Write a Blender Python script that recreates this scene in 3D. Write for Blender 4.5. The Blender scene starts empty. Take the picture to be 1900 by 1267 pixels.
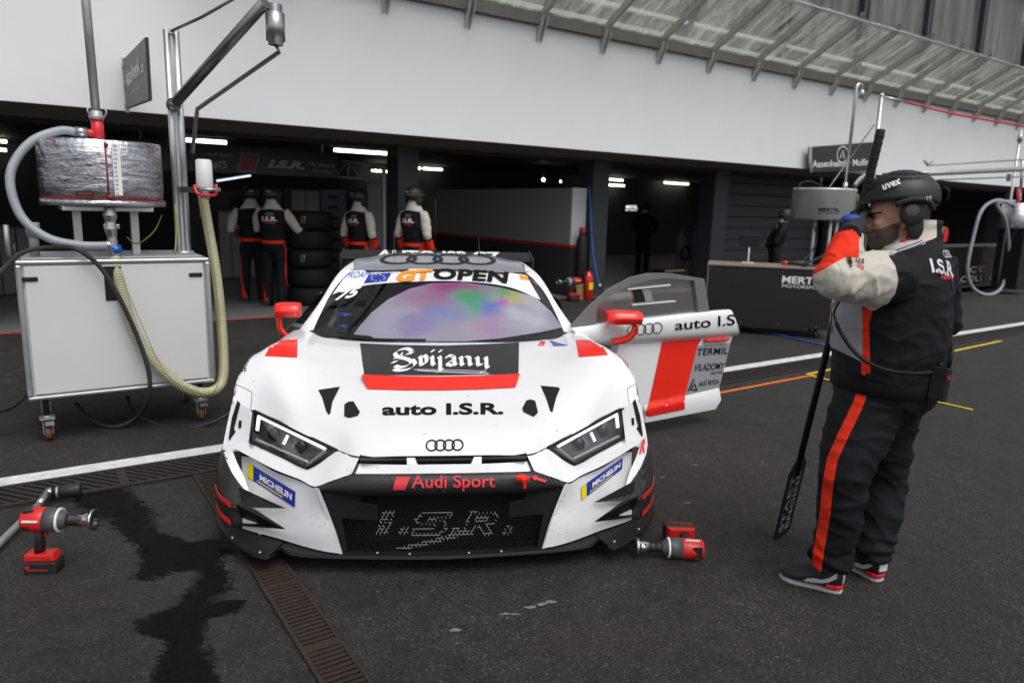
import bpy, bmesh, math, random
from mathutils import Vector, Matrix, noise
from mathutils.bvhtree import BVHTree
R = math.radians
PI = math.pi
random.seed(7)
SC = bpy.context.scene
COL = SC.collection

# ------------------------------------------------------------------ camera
CF, CPITCH, CROLL = 1330.0, 0.18511646, 0.0264567
CAM = Vector((-0.0427, -2.8178, 1.566))
CFW = Vector((0.1107, 0.9767, -0.1841)).normalized()
CRT = Vector((0.9938, -0.1078, 0.0260)).normalized()
CUP = CRT.cross(CFW).normalized()
CRT = CFW.cross(CUP).normalized()
cd = bpy.data.cameras.new('camera')
cam = bpy.data.objects.new('camera', cd)
COL.objects.link(cam)
cam.matrix_world = Matrix((( CRT.x, CUP.x, -CFW.x, CAM.x), (CRT.y, CUP.y, -CFW.y, CAM.y), (CRT.z, CUP.z, -CFW.z, CAM.z), (0, 0, 0, 1)))
cd.sensor_width = 36.0
cd.lens = 36.0 * CF / 1900.0
cd.clip_end = 500
cd.dof.use_dof = True
cd.dof.focus_distance = 3.35
cd.dof.aperture_fstop = 2.4
SC.camera = cam

def ray(px, py):
    return (CFW * CF + CRT * (px - 950) - CUP * (py - 633.5)) / CF

def at(px, py, x=None, y=None, z=None, n=None):
    """point of the view ray of a photograph pixel on a world plane"""
    d = ray(px, py)
    if z is not None: t = (z - CAM.z) / d.z
    elif y is not None: t = (y - CAM.y) / d.y
    elif x is not None: t = (x - CAM.x) / d.x
    else: t = (n - CAM.dot(NV)) / d.dot(NV)
    return CAM + d * t

# building axes: G runs along the pit garages (to the right), NV points into them
G = Vector((0.8855, 0.4646, 0)).normalized()
NV = Vector((-G.y, G.x, 0))
GA = math.atan2(G.y, G.x)
def W(s, n, z=0.0): return G * s + NV * n + Vector((0, 0, z))
def SN(p): return p.dot(G), p.dot(NV)

# ------------------------------------------------------------------ light
wd = bpy.data.worlds.new('World'); SC.world = wd
wd.use_nodes = True
nt = wd.node_tree
sky = nt.nodes.new('ShaderNodeTexSky'); sky.sky_type = 'NISHITA'; sky.sun_disc = False
SUN_EL, SUN_AZ = R(61), R(152)
sky.sun_elevation = SUN_EL; sky.sun_rotation = SUN_AZ
sky.dust_density = 4.0; sky.air_density = 1.0; sky.ozone_density = 1.0
hs = nt.nodes.new('ShaderNodeHueSaturation'); hs.inputs['Saturation'].default_value = 0.28
bg = nt.nodes['Background']; bg.inputs['Strength'].default_value = 0.12
nt.links.new(sky.outputs[0], hs.inputs['Color']); nt.links.new(hs.outputs[0], bg.inputs['Color'])
sl = bpy.data.lights.new('sun', 'SUN'); sl.energy = 0.9; sl.angle = R(45); sl.color = (1.0, 0.97, 0.93)
so = bpy.data.objects.new('sun', sl); COL.objects.link(so)
sd = Vector((math.sin(SUN_AZ) * math.cos(SUN_EL), math.cos(SUN_AZ) * math.cos(SUN_EL), math.sin(SUN_EL)))
so.rotation_euler = (-sd).to_track_quat('-Z', 'Y').to_euler()
SC.view_settings.view_transform = 'Standard'; SC.view_settings.look = 'None'
SC.view_settings.gamma = 1.0; SC.view_settings.use_curve_mapping = False
SC.view_settings.exposure = 0.40
SC.cycles.max_bounces = 6
SC.cycles.use_denoising = True

# ------------------------------------------------------------------ materials
M = {}
def lin(r, g, b):
    f = lambda c: (c / 255 / 12.92) if c / 255 <= 0.04045 else ((c / 255 + 0.055) / 1.055) ** 2.4
    return (f(r), f(g), f(b))
def mat(name, col, rough=0.5, metal=0.0, var=0.12, vscale=6.0, bump=0.0, bscale=60.0, coat=0.0, spec=None, rvar=0.1):
    """principled paint with a little real-world unevenness in colour, gloss and relief"""
    m = bpy.data.materials.new(name); m.use_nodes = True
    t = m.node_tree; b = t.nodes['Principled BSDF']
    b.inputs['Roughness'].default_value = rough; b.inputs['Metallic'].default_value = metal
    if coat: b.inputs['Coat Weight'].default_value = coat; b.inputs['Coat Roughness'].default_value = 0.06
    if spec is not None: b.inputs['Specular IOR Level'].default_value = spec
    tc = t.nodes.new('ShaderNodeTexCoord')
    n = t.nodes.new('ShaderNodeTexNoise'); n.inputs['Scale'].default_value = vscale; n.inputs['Detail'].default_value = 6; n.inputs['Roughness'].default_value = 0.65
    t.links.new(tc.outputs['Object'], n.inputs['Vector'])
    mx = t.nodes.new('ShaderNodeMix'); mx.data_type = 'RGBA'
    c = (*col, 1)
    mx.inputs['A'].default_value = tuple(max(0, v * (1 - var)) for v in col) + (1,)
    mx.inputs['B'].default_value = tuple(min(1, v * (1 + var)) for v in col) + (1,)
    t.links.new(n.outputs['Fac'], mx.inputs['Factor']); t.links.new(mx.outputs['Result'], b.inputs['Base Color'])
    if rvar:
        mr = t.nodes.new('ShaderNodeMapRange'); mr.inputs['To Min'].default_value = max(0.02, rough - rvar); mr.inputs['To Max'].default_value = min(1, rough + rvar)
        t.links.new(n.outputs['Fac'], mr.inputs['Value']); t.links.new(mr.outputs['Result'], b.inputs['Roughness'])
    if bump:
        n2 = t.nodes.new('ShaderNodeTexNoise'); n2.inputs['Scale'].default_value = bscale; n2.inputs['Detail'].default_value = 4
        t.links.new(tc.outputs['Object'], n2.inputs['Vector'])
        bp = t.nodes.new('ShaderNodeBump'); bp.inputs['Strength'].default_value = bump; bp.inputs['Distance'].default_value = 0.01
        t.links.new(n2.outputs['Fac'], bp.inputs['Height']); t.links.new(bp.outputs['Normal'], b.inputs['Normal'])
    M[name] = m
    return m
def emis(name, col, s):
    m = bpy.data.materials.new(name); m.use_nodes = True
    b = m.node_tree.nodes['Principled BSDF']; b.inputs['Base Color'].default_value = (*col, 1)
    b.inputs['Emission Color'].default_value = (*col, 1); b.inputs['Emission Strength'].default_value = s
    M[name] = m
    return m
def carbon(name, col=(0.022, 0.023, 0.025), scale=42.0, rough=0.42):
    m = mat(name, col, rough, var=0.3, vscale=3, spec=.28)
    t = m.node_tree; b = t.nodes['Principled BSDF']
    tc = t.nodes.new('ShaderNodeTexCoord'); mp = t.nodes.new('ShaderNodeMapping'); mp.inputs['Rotation'].default_value = (0.5, 0.3, R(45))
    w = t.nodes.new('ShaderNodeTexWave'); w.inputs['Scale'].default_value = scale; w.inputs['Distortion'].default_value = 0.0
    t.links.new(tc.outputs['Object'], mp.inputs['Vector']); t.links.new(mp.outputs['Vector'], w.inputs['Vector'])
    mr = t.nodes.new('ShaderNodeMapRange'); mr.inputs['To Min'].default_value = rough - 0.14; mr.inputs['To Max'].default_value = rough + 0.22
    t.links.new(w.outputs['Fac'], mr.inputs['Value']); t.links.new(mr.outputs['Result'], b.inputs['Roughness'])
    mx = [n for n in t.nodes if n.type == 'MIX'][0]
    m2 = t.nodes.new('ShaderNodeMix'); m2.data_type = 'RGBA'; m2.blend_type = 'MULTIPLY'; m2.inputs['Factor'].default_value = 0.75
    t.links.new(mx.outputs['Result'], m2.inputs['A']); t.links.new(w.outputs['Color'], m2.inputs['B']); t.links.new(m2.outputs['Result'], b.inputs['Base Color'])
    return m
def glass(name, tint, refl=0.12, rough=0.03, clear=0.85):
    """thin clear sheet: see-through with a glossy skin"""
    m = bpy.data.materials.new(name); m.use_nodes = True
    t = m.node_tree; t.nodes.remove(t.nodes['Principled BSDF'])
    out = t.nodes['Material Output']
    tr = t.nodes.new('ShaderNodeBsdfTransparent'); tr.inputs['Color'].default_value = (*[c * clear for c in tint], 1)
    gl = t.nodes.new('ShaderNodeBsdfGlossy'); gl.inputs['Roughness'].default_value = rough
    lw = t.nodes.new('ShaderNodeFresnel'); gm = t.nodes.new('ShaderNodeNewGeometry'); mr = t.nodes.new('ShaderNodeMapRange')
    mr.inputs['To Min'].default_value = 1.5; mr.inputs['To Max'].default_value = 1 / 1.5   # a thin sheet mirrors alike on both faces
    t.links.new(gm.outputs['Backfacing'], mr.inputs['Value']); t.links.new(mr.outputs[0], lw.inputs['IOR'])
    ad = t.nodes.new('ShaderNodeMath'); ad.operation = 'ADD'; ad.inputs[1].default_value = refl; ad.use_clamp = True
    t.links.new(lw.outputs[0], ad.inputs[0])
    ms = t.nodes.new('ShaderNodeMixShader')
    t.links.new(ad.outputs[0], ms.inputs[0]); t.links.new(tr.outputs[0], ms.inputs[1]); t.links.new(gl.outputs[0], ms.inputs[2])
    t.links.new(ms.outputs[0], out.inputs['Surface'])
    M[name] = m
    return m

# ------------------------------------------------------------------ mesh tools
class MB:
    """collects shapes into one mesh; every face keeps a material slot"""
    def __init__(self): self.v = []; self.f = []; self.m = []; self.cur = 0; self.sm = []; self.smooth = False
    def add(self, vs, fs, smooth=None):
        o = len(self.v); self.v += [Vector(p) for p in vs]
        for f in fs:
            self.f.append([i + o for i in f]); self.m.append(self.cur); self.sm.append(self.smooth if smooth is None else smooth)
        return self
    def mi(self, i): self.cur = i; return self
    def box(self, c, s, rz=0.0, mx=None):
        c = Vector(c); hx, hy, hz = s[0] / 2, s[1] / 2, s[2] / 2
        rot = mx if mx is not None else Matrix.Rotation(rz, 3, 'Z')
        vs = [c + rot @ Vector((sx * hx, sy * hy, sz * hz)) for sx in (-1, 1) for sy in (-1, 1) for sz in (-1, 1)]
        return self.add(vs, [(0, 1, 3, 2), (4, 6, 7, 5), (0, 4, 5, 1), (2, 3, 7, 6), (0, 2, 6, 4), (1, 5, 7, 3)], False)
    def bar(self, a, b, w, h, up=(0, 0, 1)):
        a, b = Vector(a), Vector(b); d = (b - a); L = d.length; d.normalize()
        u = Vector(up); s = d.cross(u)
        if s.length < 1e-4: s = d.cross(Vector((1, 0, 0)))
        s.normalize(); u = s.cross(d)
        return self.box((a + b) / 2, (L, w, h), mx=Matrix((d, s, u)).transposed())
    def tube(self, pts, r, n=12, cap=True, smooth=True):
        pts = [Vector(p) for p in pts]; k = len(pts)
        rs = r if isinstance(r, (list, tuple)) else [r] * k
        t0 = (pts[1] - pts[0]).normalized()
        a = t0.orthogonal().normalized(); vs = []; fs = []
        for i, p in enumerate(pts):
            t = (pts[min(i + 1, k - 1)] - pts[max(i - 1, 0)])
            if t.length < 1e-9: t = t0
            t.normalize(); a = (a - t * a.dot(t))
            a = a.normalized() if a.length > 1e-6 else t.orthogonal().normalized()
            b = t.cross(a)
            rr = rs[i]; ra, rb = rr if isinstance(rr, (list, tuple)) else (rr, rr)
            vs += [p + a * (math.cos(2 * PI * j / n) * ra) + b * (math.sin(2 * PI * j / n) * rb) for j in range(n)]
        for i in range(k - 1):
            for j in range(n):
                fs.append((i * n + j, i * n + (j + 1) % n, (i + 1) * n + (j + 1) % n, (i + 1) * n + j))
        o = len(self.v); self.add(vs, fs, smooth)
        if cap:
            self.f.append([o + j for j in range(n)][::-1]); self.m.append(self.cur); self.sm.append(False)
            self.f.append([o + (k - 1) * n + j for j in range(n)]); self.m.append(self.cur); self.sm.append(False)
        return self
    def cyl(self, a, b, r, r2=None, n=20, cap=True): return self.tube([a, b], [r, r if r2 is None else r2], n, cap)
    def lathe(self, c, axis, prof, n=28, smooth=True):
        """prof = [(along axis, radius)] closed with caps"""
        ax = Vector(axis).normalized(); c = Vector(c); a = ax.orthogonal().normalized(); b = ax.cross(a); vs = []; fs = []
        for h, r in prof: vs += [c + ax * h + (a * math.cos(2 * PI * j / n) + b * math.sin(2 * PI * j / n)) * r for j in range(n)]
        for i in range(len(prof) - 1):
            for j in range(n): fs.append((i * n + j, i * n + (j + 1) % n, (i + 1) * n + (j + 1) % n, (i + 1) * n + j))
        self.add(vs, fs, smooth)
        o = len(self.v) - len(vs)
        for ring, rev in ((0, True), (len(prof) - 1, False)):
            if prof[ring][1] > 1e-4:
                f = [o + ring * n + j for j in range(n)]
                self.f.append(f[::-1] if rev else f); self.m.append(self.cur); self.sm.append(False)
        return self
    def prism(self, poly, ext):
        """polygon (3D points) extruded by vector"""
        e = Vector(ext); n = len(poly); vs = [Vector(p) for p in poly] + [Vector(p) + e for p in poly]
        fs = [tuple(range(n))[::-1], tuple(range(n, 2 * n))] + [(i, (i + 1) % n, n + (i + 1) % n, n + i) for i in range(n)]
        return self.add(vs, fs, False)
    def grid(self, rows, smooth=True, flip=False):
        k = len(rows[0]); vs = [p for r in rows for p in r]; fs = []
        for i in range(len(rows) - 1):
            for j in range(k - 1):
                f = (i * k + j, i * k + j + 1, (i + 1) * k + j + 1, (i + 1) * k + j)
                fs.append(f[::-1] if flip else f)
        return self.add(vs, fs, smooth)
    def ell(self, c, r, n=16, m=10, mx=None):
        c = Vector(c); vs = []; fs = []
        for i in range(m + 1):
            th = PI * i / m
            for j in range(n):
                ph = 2 * PI * j / n
                v = Vector((r[0] * math.sin(th) * math.cos(ph), r[1] * math.sin(th) * math.sin(ph), r[2] * math.cos(th)))
                vs.append(c + (mx @ v if mx is not None else v))
        for i in range(m):
            for j in range(n): fs.append((i * n + j, (i + 1) * n + j, (i + 1) * n + (j + 1) % n, i * n + (j + 1) % n))
        return self.add(vs, fs, True)
    def mirror(self):
        """adds the x-mirrored copy of all it holds"""
        o = len(self.v); nv = [Vector((-p.x, p.y, p.z)) for p in self.v]; nf = [[i + o for i in f][::-1] for f in self.f]
        self.v += nv; self.f += nf; self.m += self.m[:]; self.sm += self.sm[:]
        return self
    def mirrored(self):
        q = MB(); q.v = [Vector((-p.x, p.y, p.z)) for p in self.v]; q.f = [f[::-1] for f in self.f]; q.m = self.m[:]; q.sm = self.sm[:]
        return q
    def xf(self, mx): self.v = [mx @ p for p in self.v]; return self
    def mesh(self, name):
        me = bpy.data.meshes.new(name); me.from_pydata([tuple(p) for p in self.v], [], self.f)
        me.polygons.foreach_set('material_index', self.m); me.polygons.foreach_set('use_smooth', self.sm)
        return me
    def build(self, name, mats, parent=None, bevel=0.0, fix=True, sub=0, weld=False, solid=0.0, seg=2):
        me = self.mesh(name)
        if fix or weld:
            bm = bmesh.new(); bm.from_mesh(me)
            if weld: bmesh.ops.remove_doubles(bm, verts=bm.verts, dist=0.0008)
            bmesh.ops.dissolve_degenerate(bm, dist=1e-6, edges=bm.edges)
            if fix: bmesh.ops.recalc_face_normals(bm, faces=bm.faces)
            bm.to_mesh(me); bm.free()
        for m in (mats if isinstance(mats, (list, tuple)) else [mats]): me.materials.append(M[m] if isinstance(m, str) else m)
        o = bpy.data.objects.new(name, me); COL.objects.link(o)
        if parent: o.parent = parent
        if solid:
            sm = o.modifiers.new('s', 'SOLIDIFY'); sm.thickness = solid; sm.offset = -1
        if sub:
            sb = o.modifiers.new('u', 'SUBSURF'); sb.levels = sub; sb.render_levels = sub
        if bevel:
            bv = o.modifiers.new('b', 'BEVEL'); bv.width = bevel; bv.segments = seg; bv.limit_method = 'ANGLE'; bv.angle_limit = R(35)
        return o

def tag(o, label=None, cat=None, group=None, kind=None):
    if label: o['label'] = label
    if cat: o['category'] = cat
    if group: o['group'] = group
    if kind: o['kind'] = kind
    return o
def thing(name, label, cat, loc=(0, 0, 0), rz=0.0, group=None):
    o = bpy.data.objects.new(name, None); COL.objects.link(o); o.empty_display_size = 0.2
    o.location = loc; o.rotation_euler = (0, 0, rz)
    return tag(o, label, cat, group)
def copy_tree(o, parent=None):
    c = o.copy(); COL.objects.link(c)
    if parent: c.parent = parent
    for ch in o.children: copy_tree(ch, c)
    return c
def cr(pts, k=8, closed=False):
    """Catmull-Rom curve through points"""
    P = [Vector(p) for p in pts]; n = len(P); out = []
    rng = n if closed else n - 1
    for i in range(rng):
        p0 = P[(i - 1) % n] if closed or i > 0 else P[0] * 2 - P[1]
        p1 = P[i]; p2 = P[(i + 1) % n]
        p3 = P[(i + 2) % n] if closed or i + 2 < n else P[n - 1] * 2 - P[n - 2]
        for j in range(k):
            t = j / k
            out.append(0.5 * ((2 * p1) + (p2 - p0) * t + (2 * p0 - 5 * p1 + 4 * p2 - p3) * t * t + (3 * p1 - p0 - 3 * p2 + p3) * t ** 3))
    if not closed: out.append(P[-1].copy())
    return out
def patch(rows, ku=6, kv=6):
    """smooth surface through a net of points -> dense grid of rows"""
    a = [cr(r, ku) for r in rows]
    cols = [cr([a[i][j] for i in range(len(a))], kv) for j in range(len(a[0]))]
    return [[cols[j][i] for j in range(len(cols))] for i in range(len(cols[0]))]

# ------------------------------------------------------------------ lettering
def text2d(s, bold=0.0, shear=0.0, sx=1.0, spacing=1.0):
    """lettering as triangles in a unit box: height 1 for capitals, x from 0; returns verts, faces, width"""
    cu = bpy.data.curves.new('t', 'FONT'); cu.body = s; cu.size = 1.0; cu.offset = bold; cu.shear = shear; cu.space_character = spacing
    cu.resolution_u = 4
    o = bpy.data.objects.new('t', cu); COL.objects.link(o)
    me = bpy.data.meshes.new_from_object(o.evaluated_get(bpy.context.evaluated_depsgraph_get()))
    vs = [(v.co.x * sx / 0.69, v.co.y / 0.69) for v in me.vertices]; fs = [list(p.vertices) for p in me.polygons]
    bpy.data.objects.remove(o); bpy.data.curves.remove(cu); bpy.data.meshes.remove(me)
    x0 = min(v[0] for v in vs); vs = [(x - x0, y) for x, y in vs]
    return vs, fs, max(v[0] for v in vs)
def stroke2d(pts, w, nib=None, closed=False, k=5):
    """pen stroke in 2D; nib = fixed pen vector (broad-nib lettering)"""
    P = [Vector((p[0], p[1], 0)) for p in pts]
    P = cr(P, k, closed) if len(P) > 2 and k > 1 else P + ([P[0]] if closed else [])
    if closed and k > 1: P.append(P[0].copy())
    vs = []; fs = []
    for i, p in enumerate(P):
        t = P[min(i + 1, len(P) - 1)] - P[max(i - 1, 0)]
        if closed and i in (0, len(P) - 1): t = P[1] - P[-2]
        nn = Vector((-t.y, t.x, 0)).normalized() * (w / 2) if nib is None else Vector((nib[0], nib[1], 0)) / 2
        vs += [((p + nn).x, (p + nn).y), ((p - nn).x, (p - nn).y)]
    for i in range(len(P) - 1): fs.append((2 * i, 2 * i + 1, 2 * i + 3, 2 * i + 2))
    return vs, fs
def ring2d(cx, cy, rx, ry, w, n=40):
    vs = []; fs = []
    for i in range(n):
        a = 2 * PI * i / n
        for k in (1, -1): vs.append((cx + (rx + k * w / 2) * math.cos(a), cy + (ry + k * w / 2) * math.sin(a)))
    for i in range(n): j = (i + 1) % n; fs.append((2 * i, 2 * i + 1, 2 * j + 1, 2 * j))
    return vs, fs
def rings2d(w=0.1):
    """four interlocked rings in a box 3.4 x 1 -> scaled to unit height"""
    vs = []; fs = []
    for k in range(4):
        v, f = ring2d(0.5 + k * 0.72, 0.5, 0.45, 0.45, w); o = len(vs); vs += v; fs += [[i + o for i in q] for q in f]
    return vs, fs, 3.16
def fit2d(vs, w, h=1.0):
    """normalise 2D verts: x/w, y/h"""
    return [(x / w, y / h) for x, y in vs]
def dense(vs, fs, mx):
    """triangulate and split long edges; verts are 3D"""
    bm = bmesh.new(); B = [bm.verts.new(v) for v in vs]
    for f in fs:
        try: bm.faces.new([B[i] for i in f])
        except ValueError: pass
    bmesh.ops.triangulate(bm, faces=bm.faces)
    for _ in range(5):
        e = [x for x in bm.edges if x.calc_length() > mx]
        if not e: break
        bmesh.ops.subdivide_edges(bm, edges=e, cuts=1); bmesh.ops.triangulate(bm, faces=[f for f in bm.faces if len(f.verts) > 3])
    bm.verts.index_update()
    r = [v.co.copy() for v in bm.verts], [[v.index for v in f.verts] for f in bm.faces]
    bm.free(); return r
def on_quad(v2, c):
    """unit-square coordinates onto four 3D corners (bottom-left, bottom-right, top-right, top-left)"""
    a, b, cc, d = c
    return [a * (1 - x) * (1 - y) + b * x * (1 - y) + cc * x * y + d * (1 - x) * y for x, y in v2]
def decal(mb, v2, fs, corners, bvh=None, off=0.003, mx=0.03):
    """lay a flat design on four corners; with bvh it is wrapped onto that surface along the quad's normal"""
    c = [Vector(p) for p in corners]
    nrm = (c[1] - c[0]).cross(c[3] - c[0]).normalized()
    vs = on_quad(v2, c)
    if bvh is None: mb.add([v + nrm * off for v in vs], fs, False); return mb
    vs, fs = dense(vs, fs, mx); out = []
    for v in vs:
        h = bvh.ray_cast(v + nrm * 0.25, -nrm, 0.6)
        if h[0] is None: h = bvh.find_nearest(v)
        q = h[0]; hn = h[1] if h[1].dot(nrm) > 0 else -h[1]
        out.append(q + hn * off)
    mb.add(out, fs, True); return mb

# ================================================================== SETTING
def node_mat(name):
    m = bpy.data.materials.new(name); m.use_nodes = True; M[name] = m
    return m, m.node_tree, m.node_tree.nodes['Principled BSDF']
def N(t, typ, **kw):
    n = t.nodes.new(typ)
    for k, v in kw.items():
        if k in n.inputs: n.inputs[k].default_value = v
        else: setattr(n, k, v)
    return n
def ramp(t, src, stops):
    r = t.nodes.new('ShaderNodeValToRGB'); e = r.color_ramp.elements
    while len(e) < len(stops): e.new(0.5)
    for q, (p, c) in zip(e, stops): q.position = p; q.color = (*c, 1) if len(c) == 3 else c
    t.links.new(src, r.inputs['Fac']); return r
# asphalt: dark binder, pale and black stone specks, broad wear, darker lanes
m, t, b = node_mat('asphalt')
tc = N(t, 'ShaderNodeTexCoord')
v1 = N(t, 'ShaderNodeTexVoronoi', Scale=150.0); v2 = N(t, 'ShaderNodeTexNoise', Scale=420.0, Detail=3.0)
big = N(t, 'ShaderNodeTexNoise', Scale=1.1, Detail=9.0, Roughness=0.68); mid = N(t, 'ShaderNodeTexNoise', Scale=9.0, Detail=8.0, Roughness=0.75)
for q in (v1, v2, big, mid): t.links.new(tc.outputs['Object'], q.inputs['Vector'])
base = ramp(t, big.outputs['Fac'], [(0.3, (0.0175, 0.0158, 0.0144)), (0.5, (0.028, 0.0258, 0.0238)), (0.70, (0.043, 0.040, 0.0370))])
sc_ = N(t, 'ShaderNodeSeparateColor'); t.links.new(v1.outputs['Color'], sc_.inputs[0]); sp = ramp(t, sc_.outputs[0], [(0.0, (0.28, 0.28, 0.28)), (0.45, (0.7, 0.7, 0.7)), (0.86, (1.3, 1.28, 1.25)), (0.965, (1.7, 1.67, 1.6)), (1.0, (4.0, 3.9, 3.7))])
sm = ramp(t, mid.outputs['Fac'], [(0.3, (0.42, 0.42, 0.42)), (0.5, (1.0, 1.0, 1.0)), (0.72, (1.5, 1.46, 1.40))])
a1 = N(t, 'ShaderNodeMix', data_type='RGBA', blend_type='MULTIPLY'); a1.inputs['Factor'].default_value = 1
a2 = N(t, 'ShaderNodeMix', data_type='RGBA', blend_type='MULTIPLY'); a2.inputs['Factor'].default_value = 0.9
t.links.new(base.outputs['Color'], a1.inputs['A']); t.links.new(sp.outputs['Color'], a1.inputs['B'])
t.links.new(a1.outputs['Result'], a2.inputs['A']); t.links.new(sm.outputs['Color'], a2.inputs['B']); t.links.new(a2.outputs['Result'], b.inputs['Base Color'])
rr = ramp(t, big.outputs['Fac'], [(0.35, (0.55, 0.55, 0.55)), (0.7, (0.85, 0.85, 0.85))]); t.links.new(rr.outputs['Color'], b.inputs['Roughness'])
bp = N(t, 'ShaderNodeBump', Strength=0.9, Distance=0.008)
ad = N(t, 'ShaderNodeMath', operation='ADD'); t.links.new(v1.outputs['Distance'], ad.inputs[0]); t.links.new(v2.outputs['Fac'], ad.inputs[1])
t.links.new(ad.outputs[0], bp.inputs['Height']); t.links.new(bp.outputs['Normal'], b.inputs['Normal'])

mat('road_white', (0.62, 0.62, 0.60), 0.75, var=0.5, vscale=14, bump=0.5, bscale=120)
mat('tape_yellow', (0.72, 0.55, 0.02), 0.5); mat('tape_orange', (0.75, 0.16, 0.02), 0.5)
mat('wet', (0.004, 0.0038, 0.0036), 0.5, var=0.5, vscale=9, bump=0.6, bscale=220, rvar=0.12)
mat('wall_white', (0.80, 0.81, 0.83), 0.7, var=0.05, vscale=1.1, bump=0.1, bscale=14)
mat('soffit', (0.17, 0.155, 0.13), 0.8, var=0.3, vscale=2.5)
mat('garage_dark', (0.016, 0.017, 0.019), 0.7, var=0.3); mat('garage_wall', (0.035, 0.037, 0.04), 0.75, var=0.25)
mat('garage_floor', (0.17, 0.175, 0.18), 0.45, var=0.2, vscale=3); mat('red_paint', (0.50, 0.022, 0.018), 0.5)
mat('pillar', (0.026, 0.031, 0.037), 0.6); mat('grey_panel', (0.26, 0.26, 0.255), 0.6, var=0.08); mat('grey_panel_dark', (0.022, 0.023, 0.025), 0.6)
mat('steel', (0.42, 0.42, 0.42), 0.32, 0.95, var=0.2, vscale=9); mat('alu', (0.56, 0.57, 0.58), 0.38, 0.9, var=0.15); mat('galv', (0.38, 0.39, 0.39), 0.5, 0.6, var=0.25, vscale=12)
mat('dark_steel', (0.20, 0.20, 0.205), 0.33, 0.9); mat('black', (0.010, 0.010, 0.011), 0.55, var=0.3, spec=.3); mat('black_gloss', (0.012, 0.012, 0.013), 0.2, var=0.2)
mat('rubber', (0.018, 0.018, 0.018), 0.72, var=0.35, vscale=12); mat('white_paint', (0.78, 0.79, 0.8), 0.45, var=0.04)
mat('letter_white', (0.78, 0.78, 0.78), 0.5, var=0.05); mat('letter_grey', (0.30, 0.31, 0.33), 0.5, var=0.05); mat('letter_black', (0.006, 0.006, 0.0065), 0.55, var=0.1, spec=.15)
mat('gutter', (0.15, 0.14, 0.125), 0.6, var=0.35, vscale=3); mat('rafter', (0.50, 0.49, 0.46), 0.5, 0.2, var=0.25, vscale=6)
mat('rust', (0.024, 0.0145, 0.009), 0.7, var=0.55, vscale=7, bump=0.5, bscale=60); mat('rust_dark', (0.017, 0.0135, 0.011), 0.65, var=0.5, vscale=9, bump=0.4)
mat('slot_black', (0.003, 0.003, 0.003), 0.9)
emis('tube_light', (1.0, 0.96, 0.80), 5.0); emis('tube_dim', (0.75, 0.85, 1.0), 1.0); emis('sign_glow', (0.9, 0.95, 1.0), 0.8)

def sheet(name, s0, s1, n0, n1, z, mt, kind='structure', label=None, cat=None):
    mb = MB(); mb.add([W(s0, n0, z), W(s1, n0, z), W(s1, n1, z), W(s0, n1, z)], [(0, 1, 2, 3)])
    return tag(mb.build(name, mt, fix=False), label, cat, None, kind)
sheet('ground', -120, 160, -140, 140, 0.0, 'asphalt')
sheet('pit_lane_line', -9, 40, 2.115, 2.255, 0.004, 'road_white')
sheet('garage_threshold_line', -9, 40, 7.32, 7.40, 0.006, 'red_paint')
gf = MB(); gf.box(W(12, 16.2, 0.004), (50, 17.6, 0.008), GA); tag(gf.build('garage_floor', 'garage_floor'), kind='structure')
mb = MB(); mb.bar(at(1280, 739, z=.004), at(1512, 695, z=.004), 0.035, 0.004)
tag(mb.build('orange_marking', 'tape_orange'), kind='structure')
mb = MB(); mb.bar(at(1497, 694, z=.005), at(1590, 676, z=.005), 0.03, 0.004); mb.bar(at(1500, 696, z=.009), at(1548, 707, z=.009), 0.03, 0.004); mb.bar(at(1690, 668, z=.005), at(1857, 632.5, z=.005), 0.035, 0.004); mb.bar(at(1700, 736, z=.005), at(1805, 760, z=.005), 0.028, 0.004)
tag(mb.build('yellow_marking', 'tape_yellow'), kind='structure')
# scuffed paint remnants on the asphalt
mb = MB(); rs = random.Random(3)
for px, py in [(940, 1138), (985, 1125), (1020, 1115), (1005, 1120), (958, 1139), (845, 1168), (1275, 932), (1230, 885), (1290, 862)]:
    c = at(px, py, z=.004); k = 9
    ring = [c + Vector((math.cos(6.283 * i / k) * .03 * rs.uniform(.3, 1.2), math.sin(6.283 * i / k) * .012 * rs.uniform(.3, 1.3), 0)) for i in range(k)]
    mb.add(ring, [tuple(range(k))])
mat('scuff', (0.16, 0.158, 0.15), 0.8, var=0.6, vscale=60); tag(mb.build('paint_scuffs', 'scuff', fix=False), kind='structure')
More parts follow.
